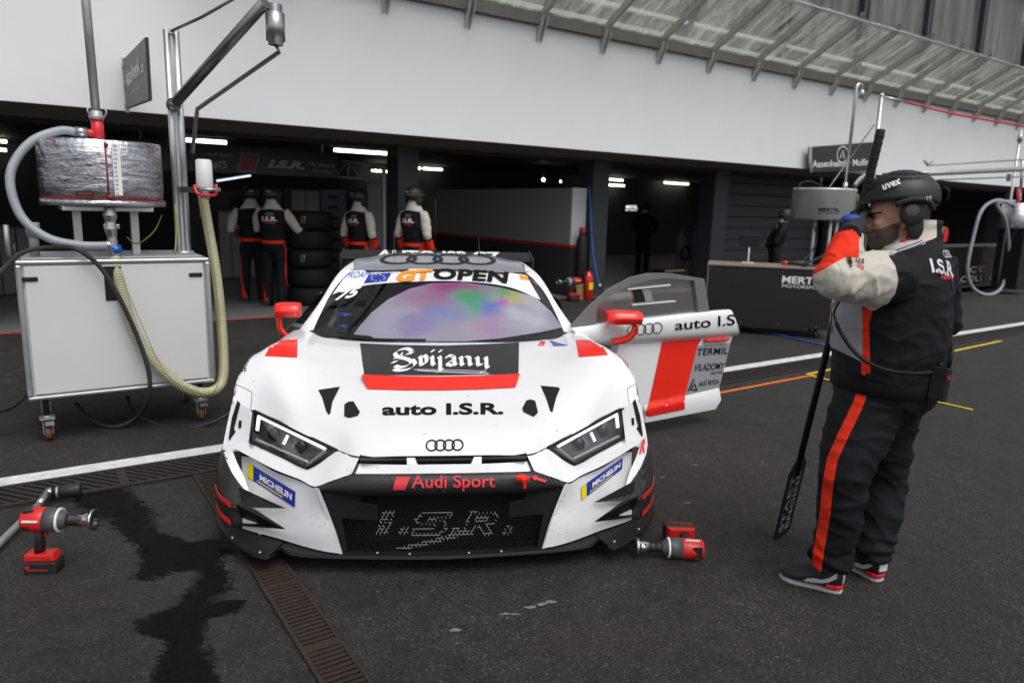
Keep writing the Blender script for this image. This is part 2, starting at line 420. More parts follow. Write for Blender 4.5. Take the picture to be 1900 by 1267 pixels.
# wet patch: stacked thin streaks, ragged at both ends as the spill ran
out = [(150, 922), (195, 905), (230, 915), (262, 945), (275, 980), (330, 1000), (360, 1010), (392, 1000), (408, 1020), (400, 1050), (412, 1075), (400, 1095), (384, 1110), (372, 1124), (400, 1120), (432, 1112), (447, 1118), (425, 1132), (400, 1142), (372, 1146), (366, 1165), (368, 1195), (378, 1225), (384, 1300), (300, 1300), (302, 1240), (318, 1215), (322, 1185), (305, 1184), (275, 1178), (263, 1165), (290, 1140), (330, 1128), (350, 1110), (378, 1080), (382, 1060), (340, 1058), (300, 1062), (270, 1076), (262, 1066), (280, 1045), (262, 1020), (255, 1000), (235, 985), (205, 960), (175, 950)]
pp = cr([Vector((x, y, 0)) for x, y in out], 6, True); mb = MB(); rs = random.Random(11); ya = 908.0
while ya < 1300:
    yb = ya + 1.7 + (ya - 900) * .004; ym = (ya + yb) / 2; xs = []
    for i in range(len(pp)):
        a_, b_ = pp[i], pp[(i + 1) % len(pp)]
        if (a_.y <= ym) != (b_.y <= ym): xs.append(a_.x + (b_.x - a_.x) * (ym - a_.y) / (b_.y - a_.y))
    xs.sort()
    for x0, x1 in zip(xs[::2], xs[1::2]):
        x0 += rs.gauss(0, 4) + 13 * noise.noise(Vector((3, ym * .11, x0 * .01))) - 5; x1 += rs.gauss(0, 4) + 5 + 13 * noise.noise(Vector((9, ym * .11, x1 * .01)))
        if x1 - x0 < 2: continue
        k_ = rs.gauss(0, 2.5); l_ = rs.gauss(0, 2.5); mb.add([at(x0, yb, z=.003), at(x1, yb, z=.003), at(x1 + k_, ya, z=.003), at(x0 + l_, ya, z=.003)], [(0, 1, 2, 3)])
    ya = yb
tag(mb.build('wet_patch', 'wet', fix=False), kind='structure')
m = M['wet']; t = m.node_tree; b = t.nodes['Principled BSDF']; tc = N(t, 'ShaderNodeTexCoord'); n1 = N(t, 'ShaderNodeTexNoise', Scale=16.0, Detail=9.0, Roughness=0.75); t.links.new(tc.outputs['Object'], n1.inputs['Vector'])
r1 = ramp(t, n1.outputs['Fac'], [(.36, (.15, .15, .15)), (.50, (.88, .88, .88))]); t.links.new(r1.outputs['Color'], b.inputs['Alpha'])
md = mat('damp', (0.006, 0.0056, 0.0052), 0.6, var=.3, spec=.15); t = md.node_tree; b = t.nodes['Principled BSDF']; tc = N(t, 'ShaderNodeTexCoord'); n1 = N(t, 'ShaderNodeTexNoise', Scale=11.0, Detail=9.0, Roughness=0.8); t.links.new(tc.outputs['Object'], n1.inputs['Vector'])
r1 = ramp(t, n1.outputs['Fac'], [(.40, (0, 0, 0)), (.62, (.75, .75, .75))]); t.links.new(r1.outputs['Color'], b.inputs['Alpha'])
for gi_, grow in enumerate((9, 20)):
    mb = MB(); rs = random.Random(31 + gi_); ya = 904.0
    while ya < 1300:
        yb = ya + 2.2 + (ya - 900) * .004; ym = (ya + yb) / 2; xs = []
        for i in range(len(pp)):
            a_, b_ = pp[i], pp[(i + 1) % len(pp)]
            if (a_.y <= ym) != (b_.y <= ym): xs.append(a_.x + (b_.x - a_.x) * (ym - a_.y) / (b_.y - a_.y))
        xs.sort(); last = -99
        for x0, x1 in zip(xs[::2], xs[1::2]):
            x0 = max(last + 1, x0 - grow + rs.gauss(0, 5) + 14 * noise.noise(Vector((gi_ + 3, ym * .07, x0 * .01)))); x1 = x1 + grow + rs.gauss(0, 5) + 14 * noise.noise(Vector((gi_ + 9, ym * .07, x1 * .01)))
            if x1 - x0 < 2: continue
            mb.add([at(x0, yb, z=.0022 - gi_ * .0006), at(x1, yb, z=.0022 - gi_ * .0006), at(x1, ya, z=.0022 - gi_ * .0006), at(x0, ya, z=.0022 - gi_ * .0006)], [(0, 1, 2, 3)]); last = x1
        ya = yb
    tag(mb.build('damp_patch', 'damp', fix=False), kind='structure')

# dry brown and grey dust on the asphalt
md = mat('dust', (0.075, 0.052, 0.042), 0.9, var=.3); t = md.node_tree; b = t.nodes['Principled BSDF']; tc = N(t, 'ShaderNodeTexCoord'); n1 = N(t, 'ShaderNodeTexNoise', Scale=5.0, Detail=10.0, Roughness=0.8); t.links.new(tc.outputs['Object'], n1.inputs['Vector'])
n2 = N(t, 'ShaderNodeTexNoise', Scale=70.0, Detail=4.0); t.links.new(tc.outputs['Object'], n2.inputs['Vector']); mu_ = N(t, 'ShaderNodeMath', operation='MULTIPLY'); t.links.new(n1.outputs['Fac'], mu_.inputs[0]); t.links.new(n2.outputs['Fac'], mu_.inputs[1])
r1 = ramp(t, mu_.outputs[0], [(.24, (0, 0, 0)), (.42, (.55, .55, .55))]); t.links.new(r1.outputs['Color'], b.inputs['Alpha'])
rs = random.Random(8); mb = MB()
for cx_, cy_, rx_, ry_ in ((1375, 965, 85, 32), (1330, 900, 110, 26), (250, 1000, 60, 14), (300, 1040, 45, 9), (1120, 1190, 150, 30), (620, 1160, 60, 22), (120, 1120, 110, 18), (1300, 820, 140, 20)):
    k = 26; mb.add([at(cx_ + rx_ * (1 + .35 * noise.noise(Vector((cx_, i * .6, 0)))) * math.cos(6.283 * i / k), cy_ + ry_ * (1 + .35 * noise.noise(Vector((cx_, i * .6, 5)))) * math.sin(6.283 * i / k), z=.0012) for i in range(k)][::-1], [tuple(range(k))])
tag(mb.build('dust_patch', 'dust', fix=False), kind='structure')
# ---- drains
def drain(name, label, s0, s1, n0, n1, along, frame, slat, pitch, barw, angle, margin, seg):
    """iron grate: dark pit, frame rails, cross bars (leaning by angle)"""
    th = thing(name, label, 'drain', W((s0 + s1) / 2, (n0 + n1) / 2), GA)
    inv = (Matrix.Translation(W((s0 + s1) / 2, (n0 + n1) / 2)) @ Matrix.Rotation(GA, 4, 'Z')).inverted()
    mb = MB(); mb.add([W(s0, n0, .003), W(s1, n0, .003), W(s1, n1, .003), W(s0, n1, .003)], [(0, 1, 2, 3)]); mb.xf(inv).build('channel', 'slot_black', th, fix=False)
    fr = MB(); bars = MB()
    L = (s1 - s0) if along == 's' else (n1 - n0); wd_ = (n1 - n0) if along == 's' else (s1 - s0)
    P = (lambda a, c, z: W(s0 + a, n0 + c, z)) if along == 's' else (lambda a, c, z: W(s0 + c, n0 + a, z))
    for c in (margin / 2, wd_ - margin / 2): fr.bar(P(0, c, .008), P(L, c, .008), margin, .012)
    if seg:
        k = seg
        while k < L: fr.bar(P(k, margin, .0075), P(k, wd_ - margin, .0075), barw * 2.2, .012); k += seg
    a = 0.0; tn = math.tan(angle) * (wd_ - 2 * margin)
    while a + abs(tn) < L:
        bars.bar(P(a, margin, .007), P(a + tn, wd_ - margin, .007), barw, .009); a += pitch
    fr.xf(inv).build('frame', frame, th); bars.xf(inv).build('slats', slat, th)
    return th
drain('drain_grate', 'long rusty slotted drain beside the white pit lane line', -9, 24, 1.77, 2.08, 's', 'rust_dark', 'rust_dark', 0.055, 0.020, R(-38), 0.03, 1.0)
q0 = at(590, 1267, z=0); q1 = at(681, 1267, z=0); a0, a1 = SN(q0)[0], SN(q1)[0]; a1 = max(a1, a0 + 0.15)
drain('drain_grate', 'narrow rusty slotted drain running out from under the car to the foreground', a0, a1, -3.2, 1.75, 'n', 'rust', 'rust', 0.027, 0.0145, 0.0, 0.014, 0.5)

# ---- building
bld = thing('pit_building', 'white pit building with a row of dark open garages', 'building', W(8, 7), GA)
INV = (Matrix.Translation(W(8, 7)) @ Matrix.Rotation(GA, 4, 'Z')).inverted()
def bpart(name, mt, fn, bevel=0.0, parent=None, fix=True):
    mb = MB(); fn(mb); return mb.xf(INV).build(name, mt, parent or bld, bevel, fix)
def wbox(mb, s0, s1, n0, n1, z0, z1): mb.box(W((s0 + s1) / 2, (n0 + n1) / 2, (z0 + z1) / 2), (s1 - s0, n1 - n0, z1 - z0), GA)
SEAM = [-0.62, 13.3, 27]
def fac(mb):
    e = [-12] + SEAM + [60]
    for i in range(len(e) - 1): wbox(mb, e[i] + .006, e[i + 1] - .006, 6.6, 6.85, 2.48, 4.17)
bpart('facade_wall', 'wall_white', fac)
bpart('facade_core', 'garage_wall', lambda mb: wbox(mb, -12, 60, 6.66, 6.84, 2.5, 4.16))
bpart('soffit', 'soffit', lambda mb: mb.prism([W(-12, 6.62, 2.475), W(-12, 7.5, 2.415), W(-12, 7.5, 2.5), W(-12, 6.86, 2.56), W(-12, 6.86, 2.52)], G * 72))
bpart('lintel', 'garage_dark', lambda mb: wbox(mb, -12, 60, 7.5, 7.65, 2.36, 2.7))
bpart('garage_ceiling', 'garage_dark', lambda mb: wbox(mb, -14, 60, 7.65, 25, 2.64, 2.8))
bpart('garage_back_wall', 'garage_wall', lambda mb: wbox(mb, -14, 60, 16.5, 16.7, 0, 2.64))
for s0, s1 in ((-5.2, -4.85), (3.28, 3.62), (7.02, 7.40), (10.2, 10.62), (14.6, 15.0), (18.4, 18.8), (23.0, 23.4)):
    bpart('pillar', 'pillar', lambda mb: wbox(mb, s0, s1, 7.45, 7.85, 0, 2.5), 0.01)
bpart('garage_shutter', 'grey_shutter' if 'grey_shutter' in M else 'pillar', lambda mb: [wbox(mb, 10.66, 14.5, 7.9, 7.96, 0.05 + k * .24, .05 + k * .24 + .225) for k in range(10)], 0.006)
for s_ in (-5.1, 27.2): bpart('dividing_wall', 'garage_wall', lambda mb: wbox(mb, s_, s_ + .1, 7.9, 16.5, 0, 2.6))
# upper storey over the canopy
mat('upper_wall', (0.085, 0.088, 0.085), 0.5, var=0.45, vscale=1.4); mat('upper_trim', (0.62, 0.63, 0.61), 0.6, var=0.3, vscale=2); mat('upper_dark', (0.03, 0.034, 0.042), 0.5, var=0.4)
m, t, b = node_mat('streaked')
tc = N(t, 'ShaderNodeTexCoord'); mp = N(t, 'ShaderNodeMapping'); mp.inputs['Scale'].default_value = (2.2, 2.2, 0.22)
n1 = N(t, 'ShaderNodeTexNoise', Scale=1.7, Detail=8.0, Roughness=0.7); t.links.new(tc.outputs['Object'], mp.inputs['Vector']); t.links.new(mp.outputs['Vector'], n1.inputs['Vector'])
r1 = ramp(t, n1.outputs['Fac'], [(0.3, (0.03, 0.031, 0.028)), (0.5, (0.10, 0.10, 0.09)), (0.62, (0.17, 0.17, 0.155)), (0.72, (0.50, 0.51, 0.49))])
t.links.new(r1.outputs['Color'], b.inputs['Base Color']); b.inputs['Roughness'].default_value = 0.35
M['wet'].node_tree.nodes['Principled BSDF'].inputs['Specular IOR Level'].default_value = .12
bpart('upper_wall', 'streaked', lambda mb: wbox(mb, -12, 60, 6.95, 7.2, 4.1, 11.5))
bpart('upper_ledge', 'upper_trim', lambda mb: [wbox(mb, -12, 60, 6.72, 6.95, 4.42, 4.5), wbox(mb, -12, 60, 6.85, 6.95, 4.75, 4.82)], 0.01)
for k in range(-2, 14):
    bpart('upper_mullion', 'upper_dark', lambda mb: [wbox(mb, 2.6 * k + .7, 2.6 * k + .82, 6.83, 6.955, 4.5, 11.4), wbox(mb, 2.6 * k + .95, 2.6 * k + 1.0, 6.88, 6.953, 4.5, 11.4)])
bpart('upper_spandrel', 'upper_dark', lambda mb: [wbox(mb, -12, 60, 6.8, 6.95, 7.4, 11.5)])

# ---- canopy of glass on rafters
can = thing('glass_canopy', 'dirty sloping glass canopy on grey steel rafters above the white wall', 'canopy', W(8, 6.6, 4.17), GA)
INVC = (Matrix.Translation(W(8, 6.6, 4.17)) @ Matrix.Rotation(GA, 4, 'Z')).inverted()
def cpart(name, mt, fn, bevel=0.0):
    mb = MB(); fn(mb); return mb.xf(INVC).build(name, mt, can, bevel)
m, t, b = node_mat('canopy_glass')
tc = N(t, 'ShaderNodeTexCoord'); mp = N(t, 'ShaderNodeMapping'); mp.inputs['Scale'].default_value = (2.6, 0.5, 0.5)
n1 = N(t, 'ShaderNodeTexNoise', Scale=2.2, Detail=9.0, Roughness=0.72); t.links.new(tc.outputs['Object'], mp.inputs['Vector']); t.links.new(mp.outputs['Vector'], n1.inputs['Vector'])
r1 = ramp(t, n1.outputs['Fac'], [(0.3, (0.26, 0.26, 0.23)), (0.5, (0.62, 0.63, 0.59)), (0.68, (0.92, 0.93, 0.90))])
out = t.nodes['Material Output']; t.nodes.remove(b)
tl = N(t, 'ShaderNodeBsdfTranslucent'); tp = N(t, 'ShaderNodeBsdfTransparent'); tp.inputs['Color'].default_value = (0.90, 0.92, 0.89, 1); gl = N(t, 'ShaderNodeBsdfGlossy', Roughness=0.12)
t.links.new(r1.outputs['Color'], tl.inputs['Color'])
r2 = ramp(t, n1.outputs['Fac'], [(0.35, (0.04, 0.04, 0.04)), (0.7, (0.48, 0.48, 0.48))])
m1 = N(t, 'ShaderNodeMixShader'); t.links.new(r2.outputs['Color'], m1.inputs[0]); t.links.new(tp.outputs[0], m1.inputs[1]); t.links.new(tl.outputs[0], m1.inputs[2])
m2 = N(t, 'ShaderNodeMixShader'); m2.inputs[0].default_value = 0.1; t.links.new(m1.outputs[0], m2.inputs[1]); t.links.new(gl.outputs[0], m2.inputs[2]); t.links.new(m2.outputs[0], out.inputs['Surface'])
cpart('gutter', 'gutter', lambda mb: wbox(mb, -12, 60, 6.5, 6.86, 4.175, 4.33))
S0 = 3.92; PITCH = 1.218
def canp(s, q, dz=0.0): return W(s, 6.55 - 1.18 * q, 4.30 + 0.66 * q + dz)
for k in range(-3, 26):
    s = S0 + PITCH * k
    cpart('rafter', 'rafter', lambda mb: mb.bar(canp(s, -0.05), canp(s, 1.0), 0.07, 0.085))
    cpart('bracket', 'bracket_grey' if 'bracket_grey' in M else mat('bracket_grey', (.55, .55, .54), .5), lambda mb: [mb.prism([W(s - .045 + d, 6.6, 4.28), W(s - .045 + d, 6.42, 4.28), W(s - .045 + d, 6.45, 4.16), W(s - .045 + d, 6.57, 3.95), W(s - .045 + d, 6.6, 3.95)], G * .012) for d in (0, .075)] + [mb.bar(W(s, 6.592, 3.98), W(s, 6.592, 4.2), .09, .012, NV)])
    cpart('clamp', 'alu', lambda mb: [mb.bar(canp(s - .03, 1.0, -.03), canp(s - .03, 1.05, .1), .012, .05), mb.bar(canp(s + .03, 1.0, -.03), canp(s + .03, 1.05, .1), .012, .05)])
    cpart('glass_pane', 'canopy_glass', lambda mb: mb.prism([canp(s + .04, -0.05, .05), canp(s + PITCH - .04, -0.05, .05), canp(s + PITCH - .04, 1.0, .05), canp(s + .04, 1.0, .05)], (0, 0, .012)))
cpart('edge_rail', 'galv', lambda mb: [mb.tube([canp(-2, 1.03, -.02), canp(36, 1.03, -.02)], .016), mb.bar(canp(-2, 0.97, .02), canp(36, 0.97, .02), .03, .02)])
mat('bracket_grey', (.55, .55, .54), .5)

# ---- garage lamps
tubes = [((345, 260), (420, 265)), ((620, 278.5), (730, 286)), ((690, 316.5), (735, 320)), ((770, 312), (780, 312.7)), ((786, 313), (820, 315)), ((1120, 332), (1155, 335)), ((1120, 343), (1158, 345)), ((1233, 339), (1277, 342)), ((300, 283), (318, 284)), ((-30, 261), (12, 263)), ((-20, 277), (12, 279))]
lab = ['short glowing ceiling tube above the team banner at the left', 'longest glowing ceiling tube above the grey truss', 'faint ceiling tube seen through the truss', 'tiny lit end of a ceiling tube beside the first pillar', 'thin ceiling tube just right of the first pillar', 'upper tube of the stacked pair in the third garage', 'lower tube of the stacked pair in the third garage', 'single ceiling tube right of the stacked pair', 'ceiling tube glimpsed behind the aluminium post', 'upper ceiling tube at the far left edge', 'lower ceiling tube at the far left edge']
for (pa, pb), lb in zip(tubes, lab):
    a, c = at(*pa, z=2.56), at(*pb, z=2.56); d = c - a
    if SN(a)[1] > 16.2:   # keep inside the garage
        k = 16.1; a, c = at(*pa, n=k), at(*pb, n=k)
    r_ = .03 if SN(a)[1] < 14 else .03
    th = thing('ceiling_lamp', lb, 'lamp', (a + c) / 2, GA, 'ceiling tubes in the garages')
    i2 = (Matrix.Translation((a + c) / 2) @ Matrix.Rotation(GA, 4, 'Z')).inverted()
    MB().tube([i2 @ a, i2 @ c], r_, 8).build('tube', 'tube_light', th)
    MB().bar((i2 @ a) + Vector((0, 0, .06)), (i2 @ c) + Vector((0, 0, .06)), .1, .03).build('housing', 'grey_panel_dark', th)
for px, py, r_, lb in ((1008, 334, .045, 'bright round spotlight under the ceiling of the second garage'), (1040, 337, .028, 'dimmer round spotlight right of the bright one')):
    p = at(px, py, n=12.5); th = thing('spotlight', lb, 'lamp', p, 0, 'round spotlights')
    MB().ell((0, -.02, 0), (r_, r_, r_), 12, 8).build('bulb', 'tube_light', th); MB().cyl((0, .02, 0), (0, .02, .5), r_ * .5).build('stem', 'black', th)

# ---- inner partition with red stripe, seen along the second garage
pt = thing('partition_wall', 'pale grey partition with red stripe over a dark base beside the garage pillar', 'wall', W(6.85, 7.6), GA)
def ppart(name, mt, boxes):
    mb = MB()
    for s0, s1, n0, n1, z0, z1 in boxes: mb.box((s0 - 6.85 + (s1 - s0) / 2, n0 - 7.6 + (n1 - n0) / 2, (z0 + z1) / 2), (s1 - s0, n1 - n0, z1 - z0))
    return mb.build(name, mt, pt, .004)
mat('partition', (0.34, 0.33, 0.33), 0.55, var=0.06); mat('partition_end', (0.55, 0.56, 0.57), 0.5, var=0.04)
ppart('panel', 'partition', [(6.70, 6.98, 7.64, 16.4, 0.93, 1.92)]); ppart('end_panel', 'partition_end', [(6.68, 7.0, 7.58, 7.638, 0.93, 1.925)])
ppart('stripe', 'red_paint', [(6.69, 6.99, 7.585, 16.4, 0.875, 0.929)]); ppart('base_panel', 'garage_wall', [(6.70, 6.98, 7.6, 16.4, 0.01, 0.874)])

# ================================================================== RACE CAR
XC = 0.012
def K(px, py, v):
    """half-section point (x > 0) of the symmetric car from a left-side feature at depth v behind the nose"""
    p = at(px, py, y=v); return Vector((-(p.x - XC), v, p.z))
car = thing('race_car', 'white and red touring race car number 75 parked nose to camera with its door open', 'race car', (XC, 0, 0))
m = mat('car_white', (0.80, 0.81, 0.825), 0.26, var=0.025, vscale=2, coat=0.6, rvar=0.05)
mat('car_red', (0.86, 0.020, 0.008), 0.3, var=0.05, coat=0.3); mat('car_red_matt', (0.70, 0.03, 0.018), 0.45); mat('roof_grey', (0.235, 0.245, 0.28), 0.28, var=0.06, coat=0.5)
carbon('carbon', (0.055, 0.056, 0.058)); carbon('carbon_dark', (0.016, 0.016, 0.017), 60, 0.5)
mat('mesh_black', (0.009, 0.009, 0.009), 0.6, spec=.15); mat('mesh_white', (0.26, 0.26, 0.26), 0.5); mat('interior', (0.012, 0.012, 0.013), 0.6); mat('cage', (0.07, 0.072, 0.078), 0.35)
mat('blue_anod', (0.01, 0.10, 0.42), 0.3, 0.5); mat('sticker_blue', (0.012, 0.035, 0.33), 0.35); mat('sticker_yellow', (0.80, 0.66, 0.01), 0.4); mat('sticker_white', (0.8, 0.8, 0.8), 0.4); mat('sticker_orange', (0.9, 0.30, 0.02), 0.4)
mat('sticker_sky', (0.03, 0.14, 0.62), 0.4); mat('sticker_red', (0.75, 0.05, 0.06), 0.4); mat('panel_gap', (0.008, 0.008, 0.008), 0.8); mat('door_grey', (0.30, 0.31, 0.325), 0.3, coat=0.4); mat('chrome', (0.7, 0.7, 0.72), 0.15, 1.0)
glass('lamp_glass', (1, 1, 1), 0.03); glass('side_glass', (0.86, 0.88, 0.9), 0.10, 0.08, 0.8)
emis('led', (1.0, 0.99, 0.93), 0.75); mat('lamp_inner', (0.15, 0.155, 0.165), 0.25, 0.6, var=0.3, vscale=25); mat('lamp_silver', (0.50, 0.51, 0.53), 0.3, 0.5)

V = Vector
# hood and front wings: net of half sections, centre line outwards
hood_rows = [
 [V((0, .10, .521)), V((.19, .11, .518)), V((.36, .14, .508)), V((.472, .262, .500)), K(548, 797, .47), V((.80, .63, .525)), K(468, 760, .755), K(431, 745, .82)],
 [V((0, .30, .583)), V((.20, .305, .582)), V((.375, .33, .574)), V((.51, .43, .570)), V((.66, .58, .585)), V((.80, .72, .625)), V((.915, .83, .650)), K(438, 714, .88)],
 [V((0, .62, .645)), V((.20, .62, .644)), V((.385, .63, .640)), V((.55, .68, .640)), V((.69, .77, .662)), V((.81, .87, .708)), V((.925, .94, .730)), K(455, 681, .96)],
 [V((0, .95, .713)), V((.21, .95, .712)), V((.41, .96, .708)), V((.57, .98, .706)), V((.69, 1.0, .725)), V((.80, 1.07, .770)), V((.90, 1.10, .800)), K(476, 656, 1.07)],
 [V((0, 1.18, .752)), V((.22, 1.18, .751)), V((.43, 1.19, .748)), V((.60, 1.21, .742)), V((.71, 1.25, .756)), V((.80, 1.30, .793)), V((.893, 1.32, .795)), V((.97, 1.32, .745))],
 [V((0, 1.34, .776)), V((.23, 1.35, .774)), V((.46, 1.40, .768)), V((.64, 1.50, .765)), V((.75, 1.58, .775)), V((.82, 1.60, .795)), V((.885, 1.60, .795)), V((.955, 1.60, .755))],
]
HG = patch(hood_rows, 8, 8)
edge = [r[-1] for r in HG]
# wing sides hang from the outer edge of the hood net, cut round the wheel
def arch_z(v): 
    d = (v - 1.08) / 0.415
    return 0.34 + 0.415 * math.sqrt(max(0, 1 - d * d)) * 0.86 if abs(d) < 1 else 0.14
side = []
for p in edge:
    zl = max(arch_z(p.y), 0.14); h = p.z; xo = max(1.040, min(1.052, p.x + .012))
    side.append(cr([p, V((p.x * .35 + xo * .65, p.y + .01, h - (h - zl) * .32)), V((xo, p.y + .015, h - (h - zl) * .66)), V((xo, p.y + .02, zl))], 4))
body = MB(); body.smooth = True
body.grid(HG); body.grid(side)
# front of the wing between lamp and outer edge
wf = [[K(468, 760, .755), K(450, 752, .79), K(431, 745, .82)], [K(467, 790, .72), K(445, 788, .765), K(422, 785, .79)], [K(465, 822, .665), K(440, 822, .72), K(415, 820, .76)], [K(450, 836, .62), K(430, 838, .68), K(413, 842, .735)]]
body.grid(patch(wf, 3, 4))
wo = [r[-1] for r in wf]; body.grid([wo, [V((1.052, max(p.y + .03, .80), p.z)) for p in wo]])
# crease below the lamps and cheek of the bumper
crease = [V((.385, .085, .452)), V((.475, .10, .415)), K(583, 902, .14), K(556, 889, .20), K(508, 870, .34), K(462, 846, .53), K(432, 830, .66)]
lampb = [V((.358, .142, .506)), V((.43, .20, .499)), V((.474, .245, .492)), K(572, 869, .262), K(520, 847, .44), K(465, 822, .665), K(440, 824, .70)]
body.grid([cr(lampb, 5), [(a + b) / 2 + V((0, -.012, .004)) for a, b in zip(cr(lampb, 5), cr(crease, 5))], cr(crease, 5)])
# nose strip under the air slots
def lineup(a, b, n): return [a.lerp(b, i / n) for i in range(n + 1)]
body.grid([cr([V((0, .074, .492)), V((.20, .082, .490)), V((.372, .120, .484))], 6), cr([V((0, .058, .458)), V((.20, .066, .456)), V((.385, .085, .452))], 6)])
body.grid([[V((.358, .142, .506)), V((.372, .120, .484))], [V((.372, .113, .479)), V((.385, .085, .452))]])
for a, b in ((.0, .0), ):
    pass
# cheek: from the crease down to the splitter, hollowed behind the crease
c_top = [K(589, 905, .125), K(578, 904, .15), K(556, 892, .22), K(508, 874, .40), K(468, 850, .58), K(448, 846, .66)]
def Z(px, py, z=.099):
    p = at(px, py, z=z); return V((-(p.x - XC), p.y, p.z))
c_bot = [Z(634, 1027), Z(600, 1022), Z(560, 1012), Z(515, 998), Z(474, 987), Z(450, 980)]
c_low = [K(x, y, q.y + .012) for (x, y), q in zip([(620, 985), (590, 990), (552, 985), (510, 975), (472, 962), (450, 955)], c_bot)]
c_mid = [K(x, y, q.y * .55 + t_.y * .45 + .02) for (x, y), q, t_ in zip([(604, 945), (580, 950), (545, 935), (505, 925), (470, 910), (450, 905)], c_bot, c_top)]
body.grid(patch([c_top, c_mid, c_low, c_bot], 4, 5))
# white frame edge beside the grille
body.grid([[K(584, 903, .118), K(592, 906, .108)], [K(600, 945, .108), K(608, 945, .10)], [K(616, 985, .098), K(623, 985, .092)], [K(629, 1028, .086), K(636, 1028, .084)]])
# outer white fin
body.grid([[K(414, 838, .72), K(428, 828, .67)], [K(418, 850, .585), K(440, 858, .56)], [K(430, 876, .485), K(453, 884, .47)], [K(457, 916, .41), K(466, 922, .40)]])
# pillars, roof, rear
pil_in = [K(577, 622, 1.60), K(591, 590, 1.74), K(614, 545, 1.92), K(636, 517, 2.04), K(656, 500, 2.13)]
pil_out = [K(541, 630, 1.60), K(566, 598, 1.72), K(593, 561, 1.87), K(628, 507, 2.09), K(662, 480, 2.42)]
pg = [cr(pil_in, 5), [(a + b) / 2 + V((.006, -.01, .01)) for a, b in zip(cr(pil_in, 5), cr(pil_out, 5))], cr(pil_out, 5)]
body.grid(pg)
roof_rows = [
 [V((0, 2.09, 1.138)), V((.20, 2.09, 1.135)), V((.40, 2.10, 1.122)), pil_in[-1], pil_out[-2].lerp(pil_out[-1], .35)],
 [V((0, 2.30, 1.183)), V((.20, 2.30, 1.181)), V((.39, 2.30, 1.170)), V((.51, 2.30, 1.160)), pil_out[-2].lerp(pil_out[-1], .7)],
 [V((0, 2.55, 1.205)), V((.20, 2.55, 1.203)), V((.38, 2.55, 1.194)), V((.485, 2.55, 1.178)), K(666, 479, 2.55)],
 [V((0, 2.95, 1.188)), V((.20, 2.95, 1.186)), V((.38, 2.95, 1.176)), V((.485, 2.95, 1.155)), V((.565, 2.95, 1.115))],
 [V((0, 3.45, 1.085)), V((.20, 3.45, 1.082)), V((.38, 3.45, 1.07)), V((.49, 3.45, 1.05)), V((.60, 3.45, 1.0))],
 [V((0, 4.05, .93)), V((.22, 4.05, .928)), V((.42, 4.05, .92)), V((.58, 4.05, .91)), V((.72, 4.05, .89))],
 [V((0, 4.45, .86)), V((.24, 4.45, .86)), V((.48, 4.45, .86)), V((.70, 4.45, .855)), V((.86, 4.42, .84))]]
RG = patch(roof_rows, 6, 6)
body.cur = 1; body.grid(RG[:19]); body.cur = 0; body.grid(RG[18:])
# rear flank with shoulder (behind the door), sills and tail
fl = []
for v in (2.86, 3.1, 3.4, 3.7, 4.0, 4.25, 4.45):
    top = {2.86: V((.565, 2.86, 1.10)), 3.1: V((.58, 3.1, 1.075)), 3.4: V((.60, 3.4, 1.01)), 3.7: V((.65, 3.7, .95)), 4.0: V((.71, 4.0, .895)), 4.25: V((.79, 4.25, .86)), 4.45: V((.86, 4.42, .84))}[v]
    d = (v - 3.75) / .42; zl = .34 + .36 * math.sqrt(1 - d * d) if abs(d) < 1 else .14
    fl.append(cr([top, V((.86, v, .905 if v < 4 else .85)), V((.965, v, .83)), V((1.0, v, .70)), V((1.0, v, max(.45, zl + .01))), V((.985, v, zl))], 4))
body.grid(fl)
body.grid([[V((1.0, 1.60, .30)), V((1.0, 2.86, .30))], [V((1.03, 1.60, .14)), V((1.03, 2.86, .14))]])
body.grid([[V((0, 4.45, .86)), V((.86, 4.42, .84))], [V((0, 4.58, .55)), V((.95, 4.48, .55))], [V((0, 4.5, .2)), V((.95, 4.45, .2))]])
body.grid([[V((.955, 1.60, .755)), V((.955, 1.64, .755))], [V((1.038, 1.62, .14)), V((1.03, 1.66, .14))]])
body.mirror()
bo = body.build('body', ['car_white', 'roof_grey'], car, weld=True)
BV = BVHTree.FromPolygons([p.copy() for p in body.v], body.f)
CL = CAM - V((XC, 0, 0))
def hit(px, py, off=0.003, bv=None, v=1.0):
    d = ray(px, py).normalized(); b_ = bv or BV; h = b_.ray_cast(CL, d)
    if h[0] is None:
        t = 3.5
        for _ in range(12): h = b_.find_nearest(CL + d * t); t = (h[0] - CL).dot(d)
    nn = h[1] if h[1].dot(d) < 0 else -h[1]
    return h[0] + nn * off
def dpx(mb, v2, fs, q, bow=0.0, off=0.003, bv=None, mx=7.0):
    """design in the unit square -> wrapped on the car body where the photograph shows its four corners (bl, br, tr, tl)"""
    c = [V((a, b, 0)) for a, b in q]; vs = on_quad(v2, c)
    vs = [p + V((0, -bow * 4 * x * (1 - x), 0)) for p, (x, y) in zip(vs, v2)]
    vs, fs = dense(vs, fs, mx)
    mb.add([hit(p.x, p.y, off, bv) for p in vs], fs, True); return mb
def dtext(mb, s, q, bow=0.0, bold=0.03, shear=0.0, off=0.003, bv=None, spacing=1.0):
    v, f, w = text2d(s, bold, shear, 1.0, spacing); return dpx(mb, fit2d(v, w), f, q, bow, off, bv)
SQ = ([(0, 0), (1, 0), (1, 1), (0, 1)], [(0, 1, 2, 3)])
def dpoly(mb, pts, off=0.0025, bv=None, mx=8.0):
    vs, fs = dense([V((x, y, 0)) for x, y in pts], [tuple(range(len(pts)))], mx)
    mb.add([hit(p.x, p.y, off, bv) for p in vs], fs, True); return mb
